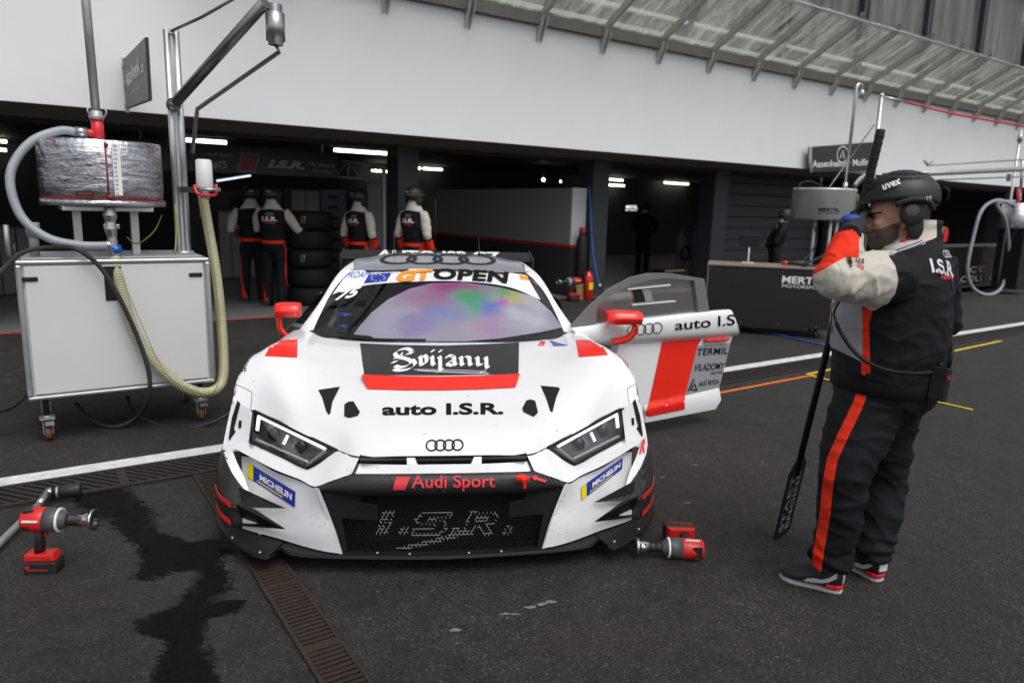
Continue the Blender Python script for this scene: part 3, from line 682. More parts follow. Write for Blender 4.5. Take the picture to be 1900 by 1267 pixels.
def dstroke(mb, pts, w, q, nib=None, k=5, closed=False, off=0.003, bow=0, bv=None):
    v, f = stroke2d(pts, w, nib, closed, k); return dpx(mb, v, f, q, bow, off, bv)

# hood outlet of carbon with red lip
mb = MB(); dpoly(mb, [(668, 638), (740, 641), (818, 642), (890, 640), (963, 636), (962, 694), (818, 697), (676, 696)], 0.004, mx=14); mb.build('hood_outlet', 'carbon', car, fix=False)
mb = MB(); lipb = [(671, 694), (680, 722), (690, 724), (818, 724), (948, 721), (957, 719), (964, 691), (955, 696), (818, 699), (684, 698)]
a = [hit(x, y, .004) for x, y in [(682, 723), (750, 725), (818, 725), (890, 723.5), (956, 720)]]; b2 = [hit(x, y, .003) + V((0, .0, .028)) for x, y in [(671, 706), (745, 709), (818, 710), (890, 708.5), (964, 704)]]
b3 = [hit(x, y, .003) for x, y in [(673, 695), (745, 698), (818, 699), (890, 697.5), (962, 693)]]
mb.grid([a, b2, b3], False); mb.build('hood_lip', 'car_red', car, bevel=.004)
# openings in the hood, wing squares
mb = MB()
for s_ in ([(590.6, 724), (631, 718), (617, 746), (613, 768), (610, 770), (605, 762), (598, 738)], [(639, 751), (646, 746), (656, 745), (668, 765), (664, 772), (648, 776), (639, 773)],
           [(1003, 716), (1036, 719), (1039, 722), (1032, 738), (1025, 765), (1021, 764), (1013.5, 740)], [(976, 744), (984, 741.5), (993, 744), (998, 766), (990, 774), (971, 765), (969, 758)]):
    mb = MB(); dpoly(mb, s_, .003); mb.build('hood_duct', 'carbon_dark', car, fix=False)
mb = MB(); dpoly(mb, [(491, 661), (503, 640), (515, 633), (552, 630), (551, 664)]); mb.build('decal', 'car_red', car, fix=False); mb = MB(); dpoly(mb, [(1068, 631), (1105, 632), (1116, 640), (1128, 659), (1074, 663)])
mb.build('decal', 'car_red', car, fix=False)
# hood lettering
L = MB(); dtext(L, 'auto I.S.R.', [(709, 770), (934, 768), (934, 748.5), (709, 750.5)], 0, .035)
v, f, w = rings2d(.12); dpx(L, fit2d(v, w), f, [(790, 838), (860, 836.5), (860, 815), (790, 816.5)])
dtext(L, 'rvice', [(454, 648), (462, 688), (452, 689), (443, 650)][::1] if False else [(451, 651), (450, 690), (461, 690), (466, 651)], 0, .0)
dtext(L, '8', [(414, 851), (424, 852), (423, 838), (413, 837)], 0, .05, off=.006)
L.build('lettering', 'letter_black', car, fix=False)
L = MB()
Qs = [(727, 690), (916, 690), (915, 651), (727, 647)]
nb = (.038, .12); nt2 = (.022, .08)
def bl(pts, n=nb, k=4): dstroke(L, pts, .05, Qs, n, k, off=.0065)
# blackletter word drawn with a broad pen: S v i j a n y
bl([(.20, .86), (.15, .98), (.08, .92), (.03, .78), (.06, .62), (.15, .52), (.19, .40), (.16, .24), (.09, .16), (.03, .22)])
bl([(.0, .36), (.06, .44), (.14, .72), (.21, .80)]); bl([(.02, .08), (.08, .02), (.18, .10), (.23, .30), (.20, .50)]); bl([(.09, .52), (.10, .80)], nt2, 1); bl([(.02, .55), (.07, .58)], nt2, 1)
def stem(x, lo=.22, hi=.70, d=.012): bl([(x - d, hi - .05), (x, hi - .12), (x, lo + .12), (x + d * 1.4, lo + .04)], nb, 1)
stem(.285); bl([(.285, .26), (.335, .34), (.34, .60), (.315, .70)], nb)
stem(.40); bl([(.398, .92), (.41, .88)], nb, 1); stem(.475, -.02); bl([(.473, .92), (.485, .88)], nb, 1); bl([(.475, .0), (.44, -.06)], nt2, 1)
stem(.615); bl([(.60, .68), (.55, .70), (.545, .60)], nb); bl([(.61, .48), (.56, .42), (.55, .30), (.60, .24)], nb)
stem(.685); stem(.765); bl([(.69, .58), (.73, .68), (.76, .62)], nt2); stem(.845); bl([(.85, .26), (.89, .30)], nb, 1); stem(.93, .1); bl([(.935, .16), (.90, -.02), (.86, -.10)], nt2)
dstroke(L, [(.25, .02), (.55, -.05), (.95, -.12)], .03, Qs, None, 3, off=.0065); dstroke(L, [(.22, .06), (.60, .04), (.93, -.03)], .022, Qs, None, 3, off=.0065)
L.build('lettering', 'sticker_white', car, fix=False)
L = MB(); dtext(L, 'E', [(1004, 633), (998, 642), (1008, 642), (1012, 634)][::-1], off=.004, bold=.05); dtext(L, 'AUDI', [(1164, 684), (1146, 652), (1153, 648), (1173, 680)][::1], off=.004, bold=0)
dtext(L, 'R', [(1185, 842), (1196, 838), (1199, 812), (1190, 818)], off=.006, bold=.06); L.build('lettering', 'sticker_red', car, fix=False)
L = MB(); dpoly(L, [(1019, 631.5), (1054, 641), (1028, 643)]); L.build('decal', 'sticker_sky', car, fix=False); L = MB(); dpoly(L, [(1025, 634), (1042, 639), (1036, 641)], .004); L.build('decal', 'sticker_red', car, fix=False)

# hood shut line and nose slots
def seam(pts, r=.0035, k=4):
    P = cr([V((x, y, 0)) for x, y in pts], k); return [hit(p.x, p.y, .0) for p in P]
mb = MB()
for s in (1, -1): mb.tube([V((x.x * s, x.y - .002, x.z - .003)) for x in HG[0][:30]], .0035, 6)
for s in (0, 1):
    f_ = (lambda x: 1629 - x + (3 if x < 600 else 0)) if s else (lambda x: x)
    for pl_ in ([(436, 713), (452, 719), (468, 728)], [(468, 728), (467, 740), (466, 752), (464, 757)]):
        mb.tube([hit(f_(q.x), q.y - (7 if s else 0), .0) for q in cr([V((x, y, 0)) for x, y in pl_], 5)], .0016, 5)
mb.build('shut_line', 'panel_gap', car)
mb = MB(); mb.box((0, .17, .487), (.715, .10, .05)); mb.build('nose_slot', 'slot_black', car)
mb = MB()
for x0, x1 in ((.160, .352), (-.115, .115), (-.352, -.160)):
    for k in range(2): mb.bar((x0, .093 + .012 * k + .03 * abs(x0 + x1) * .5, .508 - .012 * k), (x1, .093 + .012 * k + .03 * abs(x0 + x1) * .5, .508 - .012 * k), .03, .004)
mb.build('slot_blade', 'carbon', car)
mb = MB()
for x0, x1 in ((.115, .160),):
    for s in (1, -1): mb = MB(); mb.prism([V((s * .112, .076, .490)), V((s * .158, .084, .489)), V((s * .160, .106, .514)), V((s * .128, .104, .515))], V((0, .04, 0))); mb.build('nose_bridge', 'car_white', car, .002)

# carbon beam above the grille
def both(pts): return [V((-p.x, p.y, p.z)) for p in reversed(pts) if p.x > 1e-6] + pts
top = both([V((0, .055, .456)), V((.20, .063, .454)), V((.385, .082, .449)), K(598, 899, .115), K(590, 905, .122)])
low = both([V((0, .048, .366)), V((.20, .056, .364)), V((.385, .075, .360)), K(604, 912, .112), K(598, 913, .122)])
low = [V((p.x, p.y, min(p.z, .405))) for p in low]
mb = MB(); T_, L_ = cr(top, 6), cr(low, 6); mid = [(a + b) / 2 + V((0, -.012, 0)) for a, b in zip(T_, L_)]
mb.grid([T_, mid, L_]); beam = mb; mb.build('nose_beam', 'carbon', car, solid=.006)
BVB = BVHTree.FromPolygons(mb.v, mb.f)
L = MB(); dpx(L, [(.22, 0), (.78, 0), (1, 1), (.40, 1)], [(0, 1, 2, 3)], [(720, 907), (762, 906), (762, 884), (718, 884)], bv=BVB, off=.009)
dtext(L, 'Audi Sport', [(764, 903), (918, 901), (918, 881), (764, 882)], 0, .012, bv=BVB, off=.009); L.build('lettering', 'sticker_red', car, fix=False)
mb = MB(); c = at(970, 887, y=.03) - V((XC, 0, 0)); mb.bar(c + V((-.028, 0, .002)), c + V((.028, -.004, 0)), .018, .018); mb.bar(c + V((0, .03, 0)), c + V((.004, -.018, -.006)), .02, .018); mb.bar(c + V((.004, -.01, -.006)), c + V((.008, -.008, -.042)), .014, .012)
mb.build('kill_pull', 'car_red', car, .003)
L = MB(); dpoly(L, [(985, 883), (995, 881), (994, 884), (1012, 890), (1010, 895), (992, 889), (991, 892)], .009, BVB); L.build('decal', 'sticker_red', car, fix=False)
mb = MB(); mb.cyl(at(823, 911, y=.036) - V((XC, 0, 0)), at(823, 911, y=.1) - V((XC, 0, 0)), .007); mb.build('tow_hole', 'slot_black', car)

# grille: black box, side plates, hexagonal wire with the team letters picked out
mb = MB(); mb.grid([[V((-.56, .20, .41)), V((.56, .20, .41))], [V((-.45, .20, .08)), V((.45, .20, .08))]]); mb.build('grille_back', 'slot_black', car, fix=False)
pl = [K(595, 909, .118), K(668, 922, .10), K(671, 932, .10), K(700, 936, .098), K(702, 966, .098), K(634, 962, .104), K(645, 1026, .094), K(632, 1027, .096)]
mb = MB(); mb.prism(pl, (0, .012, 0)); mb.mirrored().build('grille_plate', 'black', car, .002); mb.build('grille_plate', 'black', car, .002)
def gx(x, y): return V((x - 0, .075 + .02 * abs(x), 0)) if False else None
PB = [K(603, 914, .10), V((0, .075, .366)), K(637, 1024, .10), V((0, .075, .105))]
def grille_pt(u, w):   # u metres from centre, w metres up
    return V((u, .088 + .035 * (abs(u) / .5) ** 2, .100 + w))
hx = .0098; wire = MB(); lit = MB()
gl_letters = [[(700, 990), (716, 990)], [(707, 988), (722, 950)], [(713, 950), (731, 950)], [(700, 990), (713, 950)], [(716, 990), (731, 950)], [(741, 990), (747, 978), (757, 978), (752, 990), (741, 990)],
  [(838, 950), (785, 950), (772, 962), (778, 970), (808, 971), (803, 979), (768, 980), (764, 990), (815, 990), (828, 978), (824, 964), (795, 963), (800, 958), (834, 958), (838, 950)], [(836, 990), (842, 978), (852, 978), (848, 990), (836, 990)],
  [(858, 990), (874, 950), (916, 950), (924, 958), (916, 970), (902, 973), (912, 990), (898, 990), (888, 975), (880, 975), (874, 990), (858, 990)], [(886, 958), (905, 958), (902, 966), (883, 966), (886, 958)], [(934, 990), (940, 978), (950, 978), (946, 990), (934, 990)], [(738, 1017), (800, 1001), (868, 982)], [(750, 1017), (810, 1003), (872, 986)]]
segs = []
for pl_ in gl_letters:
    P3 = [at(x, y, y=.095) - V((XC, 0, 0)) for x, y in pl_]; P2 = [(p.x, p.z - .100) for p in P3]
    segs += list(zip(P2[:-1], P2[1:]))
def near(u, w):
    for (ax, ay), (bx, by) in segs:
        dx, dy = bx - ax, by - ay; q = dx * dx + dy * dy; s = max(0, min(1, ((u - ax) * dx + (w - ay) * dy) / q)) if q else 0
        if (u - ax - s * dx) ** 2 + (w - ay - s * dy) ** 2 < .0052 ** 2: return True
    return False
def inside(u, w): return 0 <= w <= .272 and abs(u) < .425 + (.54 - .425) * (w / .27)
dxh, dyh = hx * 1.732, hx * 1.5
for j in range(-1, 20):
    for i in range(-34, 35):
        cx = i * dxh + (dxh / 2 if j % 2 else 0); cy = j * dyh
        A = [(cx + hx * math.cos(R(a)), cy + hx * math.sin(R(a))) for a in (90, 30, -30, -90)]
        for (u0, w0), (u1, w1) in zip(A[:-1], A[1:]):
            if inside((u0 + u1) / 2, (w0 + w1) / 2):
                (lit if near((u0 + u1) / 2, (w0 + w1) / 2) else wire).bar(grille_pt(u0, w0), grille_pt(u1, w1), .0026, .0024, (0, 1, 0))
wire.build('grille_mesh', 'mesh_black', car, fix=False); lit.build('grille_letters', 'mesh_white', car, fix=False)

# splitter
z0 = .092
spl = [at(x, y, z=z0) - V((XC, 0, 0)) for x, y in [(818, 1031), (700, 1031), (600, 1029), (540, 1024), (519, 1013)]]
spl2 = [at(x, y, z=.085) - V((XC, 0, 0)) for x, y in [(511, 1022), (494, 1034), (462, 1024), (430, 1003), (408, 980), (401, 960)]] + [V((-1.045, .62, .095)), V((-1.03, .78, .10))]
half = [V((abs(p.x), p.y, z0)) for p in spl + spl2]; half[0].x = 0
ol = [V((-p.x, p.y, p.z)) for p in reversed(half[1:])] + half
lowo = [p + V((0, .008, -.022)) for p in ol]
mb = MB(); back = [V((p.x * .6, .85, z0)) for p in ol]
topc = cr(ol, 3)
mb.grid([[V((p.x * .62, .8, z0)) for p in topc], topc, [p + V((0, -.006, -.012)) for p in topc], [p + V((0, .012, -.026)) for p in topc], [V((p.x * .62, .8, z0 - .03)) for p in topc]], False)
mb.build('splitter', 'carbon_dark', car, fix=True)
mb = MB()
for x, y in [(431, 997), (482, 1024), (1185, 981), (1140, 1004), (482, 990), (543, 1002), (602, 1018), (1085, 985), (1032, 1003), (700, 1025), (760, 1027), (870, 1025), (930, 1022)]:
    p = at(x, y, z=z0 + .004) - V((XC, 0, 0)); mb.lathe(p, (0, -.4, 1), [(0, .007), (.003, .006), (.004, .0)], 10)
mb.build('rivet', 'steel', car)
# dive planes and flares
def HK(px, py, off):
    p = hit(px, py, off); return V((abs(p.x), p.y, p.z))
fl_ = [[K(411, 832, .73), K(417, 850, .60), K(434, 882, .48), K(463, 920, .40)], [K(404, 868, .73), K(411, 884, .57), K(431, 908, .44), K(464, 927, .38)], [K(401, 906, .70), K(408, 924, .52), K(428, 941, .38), K(470, 939, .36)]]
mb = MB(); mb.grid(patch(fl_, 4, 4)); mb.add([K(428, 941, .375), HK(536, 942, .02), HK(496, 920, .07), HK(466, 920, .09), K(448, 930, .38)], [(0, 1, 2, 3, 4)]); q = mb.mirrored(); mb.build('dive_plane', 'carbon', car, solid=.005); q.build('dive_plane', 'carbon', car, solid=.005)
f2 = [[K(402, 912, .69), K(409, 930, .53), K(430, 945, .40), K(466, 947, .37)], [K(402, 926, .69), K(408, 944, .52), K(428, 962, .38), K(470, 959, .36)], [K(404, 940, .67), K(411, 958, .50), K(428, 974, .36), K(475, 972, .345)]]
mb = MB(); mb.grid(patch(f2, 4, 4)); mb.add([K(428, 974, .355), HK(537, 979, .03), HK(497, 957, .10), HK(470, 957, .13), K(448, 964, .37)], [(0, 1, 2, 3, 4)]); q = mb.mirrored(); mb.build('dive_plane', 'carbon_dark', car, solid=.005); q.build('dive_plane', 'carbon_dark', car, solid=.005)
for edge_ in ([(400, 902, .70), (407, 920, .515), (428, 938, .37)], [(402, 937, .67), (410, 954, .495), (428, 971, .35)]):
    lo_ = cr([K(x, y + 3.5, v - .004) for x, y, v in edge_], 5); hi_ = cr([K(x, y - 5, v - .004) for x, y, v in edge_], 5); mb = MB(); mb.grid([lo_, hi_], False); q = mb.mirrored(); mb.build('red_edge', 'car_red', car, fix=False, solid=.003); q.build('red_edge', 'car_red', car, fix=False, solid=.003)
# outer vent beside the lamp
mb = MB(); VN = [(441, 743), (447, 749), (441, 772), (435, 795), (438, 801), (426, 818), (425, 812), (431, 775)]
vv = [hit(x, y, .004) for x, y in VN]; mb.add(vv, [tuple(range(8))]); mb.mirrored().build('wing_vent', 'slot_black', car, fix=False); mb.build('wing_vent', 'slot_black', car, fix=False)
mb = MB(); mb.bar(hit(447, 780, .004), hit(446, 794, .004), .014, .004, (0, -1, 0)); mb.mirrored().build('badge', 'letter_black', car, fix=False); mb.build('badge', 'letter_black', car, fix=False)
# Stickers on the cheeks
def sticker(qb, flip):
    B = MB(); dpx(B, *SQ, qb, off=.004); B.build('decal', 'sticker_blue', car, fix=False)
    Y = MB(); dpx(Y, [(0, 0), (.12, 0), (.12, 1), (0, 1)], [(0, 1, 2, 3)], qb, off=.0052); dpx(Y, [(.2, .12), (.75, .12), (.75, .2), (.2, .2)], [(0, 1, 2, 3)], qb, off=.0055); Y.build('decal', 'sticker_yellow', car, fix=False)
    Tx = MB(); v, f, w = text2d('MICHELIN', .04); v = [(.26 + x / w * .68, .36 + y * .36) for x, y in v]; dpx(Tx, v, f, qb, off=.006); Tx.build('lettering', 'sticker_white', car, fix=False)
sticker([(461, 885), (548, 941), (549.5, 912), (461, 858)], False); sticker([(1078, 928), (1153, 870), (1154.5, 849), (1077, 903)], True)

# stone chips, dirt and fasteners
rs = random.Random(21); mb = MB()
def chip(x, y, r_):
    k = rs.randint(5, 7); dpoly(mb, [(x + r_ * rs.uniform(.6, 1.2) * math.cos(6.283 * i / k), y + r_ * rs.uniform(.5, 1.1) * math.sin(6.283 * i / k)) for i in range(k)], .0035, None, 9)
for k in range(26):
    t_ = rs.random(); x, y = 592 + 42 * t_ + abs(rs.gauss(0, 1)) * -22 * (.2 + t_), 915 + 108 * t_ + rs.uniform(-6, 4); chip(x, y, rs.uniform(.35, .9))
    t_ = rs.random(); x, y = 1043 - 30 * t_ + abs(rs.gauss(0, 1)) * 22 * (.2 + t_), 905 + 105 * t_ + rs.uniform(-6, 4); chip(x, y, rs.uniform(.35, .9))
for x, y in [(542, 794), (787, 806), (1032, 800), (700, 868), (760, 870), (905, 869), (948, 867), (521, 865), (607, 895), (645, 872), (1000, 872), (1030, 884), (484, 833), (1125, 835), (470, 707), (690, 765), (920, 790), (735, 712), (868, 735), (1010, 780), (600, 690)]: chip(x, y, rs.uniform(.6, 1.1))
mb.build('stone_chips', 'panel_gap', car, fix=False)
# headlights
def lamp(s):
    L4 = [V((.472, .252, .498)), V((.935, .752, .533)), K(465, 819, .672), K(572, 868, .255)]   # tip, outer top, outer low, bottom
    L4 = [V((p.x * s, p.y, p.z)) for p in L4]
    def q(a, b, d=0.0): # a along tip->outer, b down
        t = L4[0].lerp(L4[1], a); l = L4[3].lerp(L4[2], a); return t.lerp(l, b) + V((0, d, -d * .2))
    ra = .03
    mb = MB(); rows = [[q(a, b, .07 if .02 < a < .98 and .02 < b < .98 else 0.004) for a in (0, .03, .25, .5, .75, .97, 1)] for b in (0, .04, .3, .6, .95, 1)]
    mb.grid(rows, False); hl = mb.build('headlight', 'lamp_inner', car, fix=False)
    mb = MB()
    for a, b in (((0, 0), (1, 0)), ((1, 0), (1, 1)), ((1, 1), (0, 1)), ((0, 1), (0, 0))): mb.tube([q(*a, -.001), q(*b, -.001)], .0085, 8)
    mb.build('rim', 'black', hl)
    mb = MB(); mb.bar(q(.09, .12, .012), q(.93, .10, .012), .012, .019, (0, -.6, 1)); mb.bar(q(.935, .10, .012), q(.925, .58, .012), .024, .012, (1 * s, 0, 0)); mb.bar(q(.52, .30, .03), q(.51, .66, .03), .016, .012, (s, 0, 0)); mb.build('led_strip', 'led', hl)
    mb = MB(); mb.bar(q(.06, .2, .014), q(.05, .86, .014), .014, .012); mb.bar(q(.05, .90, .016), q(.9, .93, .016), .012, .034, (0, -.6, 1)); mb.build('reflector_edge', 'lamp_silver', hl, .003)
    mb = MB()
    for a, r_ in ((.70, .032), (.30, .030)): mb.lathe(q(a, .5, .055), (0, -1, .15), [(0, r_), (.012, r_ * .98), (.016, r_ * .8), (.022, r_ * .4), (.024, 0)], 18)
    mb.build('projector', 'lamp_glass_dark' if 'lamp_glass_dark' in M else 'black_gloss', hl)
    mb = MB(); rows = [[q(a, b, -.004 - .012 * math.sin(PI * a) * math.sin(PI * b)) for a in (0, .2, .4, .6, .8, 1)] for b in (0, .33, .66, 1)]; mb.grid(rows); mb.build('lens', 'lamp_glass', hl, fix=False)
lamp(1); lamp(-1)

# windscreen: sun strip on top, clear polycarbonate, stress rainbow of the reflected sky painted as colours
ws_rows = [
 [V((0, 1.325, .782)), V((.22, 1.34, .780)), V((.44, 1.385, .776)), V((.62, 1.475, .772)), pil_in[0]],
 [V((0, 1.52, .880)), V((.21, 1.53, .877)), V((.42, 1.56, .868)), V((.585, 1.62, .856)), pil_in[1]],
 [V((0, 1.75, .990)), V((.20, 1.755, .987)), V((.40, 1.775, .976)), V((.55, 1.82, .958)), pil_in[2]],
 [V((0, 1.94, 1.075)), V((.19, 1.945, 1.072)), V((.38, 1.955, 1.060)), V((.51, 1.985, 1.045)), pil_in[3]],
 [V((0, 2.09, 1.138)), V((.18, 2.09, 1.135)), V((.36, 2.095, 1.125)), V((.46, 2.11, 1.119)), pil_in[4]]]
WG = patch(ws_rows, 7, 7)
WF = [[V((-p.x, p.y, p.z)) for p in reversed(r[1:])] + r for r in WG]
wsurf = MB().grid(WF); BVW = BVHTree.FromPolygons(wsurf.v, wsurf.f)
m = bpy.data.materials.new('painted_sheen'); m.use_nodes = True; M['painted_sheen'] = m; t = m.node_tree; t.nodes.remove(t.nodes['Principled BSDF']); out_ = t.nodes['Material Output']
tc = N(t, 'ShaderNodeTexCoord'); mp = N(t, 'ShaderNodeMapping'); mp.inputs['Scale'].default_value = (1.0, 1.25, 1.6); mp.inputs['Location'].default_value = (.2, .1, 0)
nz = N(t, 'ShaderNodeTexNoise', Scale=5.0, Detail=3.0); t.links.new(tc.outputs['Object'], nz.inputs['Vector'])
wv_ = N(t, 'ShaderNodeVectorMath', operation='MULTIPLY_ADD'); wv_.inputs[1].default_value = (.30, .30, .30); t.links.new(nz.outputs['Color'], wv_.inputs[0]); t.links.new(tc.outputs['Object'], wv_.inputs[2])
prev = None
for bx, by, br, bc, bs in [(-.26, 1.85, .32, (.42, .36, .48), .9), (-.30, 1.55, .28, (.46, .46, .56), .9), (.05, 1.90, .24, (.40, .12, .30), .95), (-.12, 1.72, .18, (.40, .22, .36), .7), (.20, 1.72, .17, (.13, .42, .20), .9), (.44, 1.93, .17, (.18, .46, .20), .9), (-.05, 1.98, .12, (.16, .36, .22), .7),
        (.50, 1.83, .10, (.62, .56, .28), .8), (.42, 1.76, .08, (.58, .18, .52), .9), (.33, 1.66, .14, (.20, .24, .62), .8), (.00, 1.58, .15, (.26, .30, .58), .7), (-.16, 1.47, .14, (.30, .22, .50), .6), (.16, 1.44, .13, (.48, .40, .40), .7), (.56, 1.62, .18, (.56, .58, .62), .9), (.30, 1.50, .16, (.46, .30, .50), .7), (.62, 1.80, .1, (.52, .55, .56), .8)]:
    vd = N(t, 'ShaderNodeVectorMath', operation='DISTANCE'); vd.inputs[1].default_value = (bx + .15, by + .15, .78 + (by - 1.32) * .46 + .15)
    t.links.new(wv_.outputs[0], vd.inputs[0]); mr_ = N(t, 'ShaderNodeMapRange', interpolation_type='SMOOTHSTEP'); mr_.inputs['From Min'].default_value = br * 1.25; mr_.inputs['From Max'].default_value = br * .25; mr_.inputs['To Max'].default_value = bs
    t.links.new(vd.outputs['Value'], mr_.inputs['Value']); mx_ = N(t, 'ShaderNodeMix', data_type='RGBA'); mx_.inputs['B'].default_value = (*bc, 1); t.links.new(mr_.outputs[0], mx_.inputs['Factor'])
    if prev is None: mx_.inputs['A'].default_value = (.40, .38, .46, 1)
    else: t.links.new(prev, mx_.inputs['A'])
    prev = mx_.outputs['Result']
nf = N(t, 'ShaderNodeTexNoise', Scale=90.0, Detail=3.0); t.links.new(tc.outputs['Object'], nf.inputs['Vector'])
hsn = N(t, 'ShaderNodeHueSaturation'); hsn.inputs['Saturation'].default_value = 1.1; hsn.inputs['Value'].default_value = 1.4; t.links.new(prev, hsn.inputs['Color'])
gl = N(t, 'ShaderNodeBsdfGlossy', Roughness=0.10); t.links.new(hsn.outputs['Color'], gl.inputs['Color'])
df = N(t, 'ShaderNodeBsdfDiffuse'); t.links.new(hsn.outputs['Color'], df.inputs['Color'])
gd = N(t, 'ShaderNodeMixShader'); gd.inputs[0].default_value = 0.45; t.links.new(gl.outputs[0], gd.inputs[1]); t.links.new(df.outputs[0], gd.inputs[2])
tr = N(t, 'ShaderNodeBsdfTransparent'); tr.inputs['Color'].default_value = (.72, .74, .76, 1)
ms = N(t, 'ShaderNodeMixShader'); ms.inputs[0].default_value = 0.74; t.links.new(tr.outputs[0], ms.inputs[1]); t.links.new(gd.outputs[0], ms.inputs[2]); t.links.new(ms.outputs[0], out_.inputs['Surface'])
glass('screen_clear', (.8, .82, .84), 0.03, 0.03, 0.9)
mb = MB(); mb.grid(WF); wsc = mb.build('windscreen', 'screen_clear', car, fix=False)
mb = MB(); dpoly(mb, [(655, 622), (668, 605), (690, 580), (720, 556), (760, 536), (800, 526), (860, 524), (930, 534), (992, 551), (1022, 578), (1043, 608), (1000, 617), (930, 628), (860, 634), (780, 635), (700, 631), (660, 628)], .002, BVW, 16); mb.build('painted_reflection', 'painted_sheen', wsc, fix=False)  # sheet carrying the painted sky reflection, cut where the dark reflection begins
mb = MB()
bt = [(617, 547), (640, 539), (680, 530), (740, 524.5), (820, 522), (890, 525), (950, 535), (1003, 557)]; tp_ = [(648, 503), (665, 502), (700, 501), (750, 500), (815, 499.5), (880, 501), (930, 505), (976, 511)]
g0 = [hit(x, y, .003, BVW) for x, y in [(q.x, q.y) for q in cr([V((x, y, 0)) for x, y in bt], 6)]]; g1 = [hit(x, y, .003, BVW) for x, y in [(q.x, q.y) for q in cr([V((x, y, 0)) for x, y in tp_], 6)]]
rows = [[hit(a.x, a.y, .004, BVW) for a in (A.lerp(B, k / 5) for A, B in zip(cr([V((x, y, 0)) for x, y in bt], 6), cr([V((x, y, 0)) for x, y in tp_], 6)))] for k in range(6)] if False else None
CB, CT = cr([V((x, y, 0)) for x, y in bt], 6), cr([V((x, y, 0)) for x, y in tp_], 6)
mb.grid([[hit(A.lerp(B, k / 6).x, A.lerp(B, k / 6).y, .003, BVW) for A, B in zip(CB, CT)] for k in range(7)]); mb.build('sun_strip', 'car_white', wsc, fix=False)
L = MB(); dtext(L, 'GT', [(733, 524.5), (800, 519.5), (803, 502.5), (740, 507)], 0.5, .06, .0, .010, BVW); L.build('lettering', 'sticker_orange', wsc, fix=False)
L = MB(); dtext(L, 'OPEN', [(803, 519), (940, 526.5), (944, 508), (806, 501.5)], 1.5, .045, .0, .010, BVW, 1.06); L.build('lettering', 'letter_black', wsc, fix=False)
L = MB(); dtext(L, 'PROAM', [(639, 517), (685, 516), (688, 504), (645, 505)], 0, .0, .2, .006, BVW); L.build('lettering', 'sticker_sky', wsc, fix=False)
L = MB(); dpoly(L, [(675, 527), (684, 511), (727, 507), (717, 523)], .005, BVW); L.build('decal', 'sticker_blue', wsc, fix=False); L = MB()
for k in range(10):
    a = 2 * PI * k / 10; x, y = 702 + 13 * math.cos(a), 517 + 5.5 * math.sin(a); dpoly(L, [(x - 1.3, y), (x, y - 1.3), (x + 1.3, y), (x, y + 1.3)], .006, BVW)
L.build('decal', 'sticker_white', wsc, fix=False)
L = MB(); dpoly(L, [(963, 511), (979, 513), (981, 521), (965, 519)], .005, BVW); L.build('decal', 'sticker_orange', wsc, fix=False)
L = MB(); dtext(L, '75', [(621, 558), (660, 551), (672, 533), (633, 541)], 0, .045, .1, .006, BVW); L.build('lettering', 'sticker_white', wsc, fix=False)
mb = MB(); dpoly(mb, [(580, 621), (640, 630), (700, 635), (800, 638), (818, 639), (818, 642), (760, 643), (668, 638), (585, 627), (575, 624)], .004, BVW); mb.build('screen_seal', 'black', wsc, fix=False)
mb = MB(); P = [hit(x, y, .012, BVW) for x, y in [(655, 626), (700, 633), (745, 638), (790, 640)]]; mb.tube(cr(P, 4), .006, 8); P = [hit(x, y, .02, BVW) for x, y in [(628, 621), (650, 627), (690, 631)]]; mb.tube(cr(P, 4), .009, 8); mb.build('wiper', 'black', car)
rs = random.Random(5); mb = MB()
for k in range(90):
    x, y = rs.uniform(640, 1010), 634 - abs(rs.gauss(0, 45)); 
    if y < 540: continue
    p = hit(x, y, .003, BVW); r_ = rs.uniform(.0008, .0022); mb.ell(p, (r_, r_, r_ * .5), 6, 4)
mb.build('rain_drop', 'sticker_white', wsc, fix=False)

# roof rings, aerials, rear wing
L = MB(); v, f, w = rings2d(.13); dpx(L, fit2d(v, w), f, [(697, 490), (928, 492), (908, 472), (716, 471)], 0, .003, mx=6); L.build('decal', 'carbon_dark', car, fix=False)
mb = MB(); p = hit(808, 470); mb.tube([p, p + V((0, 0, .03))], [.012, .006], 8); mb.tube([p + V((0, 0, .03)), p + V((-.002, .01, .40))], .0025, 6); mb.build('aerial', 'black', car)
for px, py, h_ in ((731, 474, .16), (889, 474, .13)):
    mb = MB(); p = hit(px, py); mb.tube([p, p + V((0, .02, .03)), p + V((-.003, .05, h_))], [.008, .004, .003], 8); mb.build('aerial', 'black', car)
mb = MB()
prof = [(4.22, 1.092), (4.30, 1.118), (4.42, 1.150), (4.50, 1.165), (4.50, 1.157), (4.40, 1.132), (4.28, 1.098)]; WD = V((0, 0, -.055))
mb.prism([V((-.925, y, z)) for y, z in prof], (1.85, 0, 0)); wg = mb.build('rear_wing', 'carbon_dark', car); wg.location = WD
mb = MB()
for s in (1, -1): mb = MB(); mb.prism([V((s * .925, 4.18, 1.12)), V((s * .925, 4.52, 1.18)), V((s * .925, 4.55, .97)), V((s * .925, 4.24, .95))], (s * .010, 0, 0)); mb.build('endplate', 'carbon', wg)
mb = MB(); mb.prism([V((-.92, 4.30, 1.02)), V((-.92, 4.52, 1.05)), V((-.92, 4.52, 1.04)), V((-.92, 4.30, 1.01))], (1.84, 0, 0)); mb.build('gurney', 'carbon', wg)
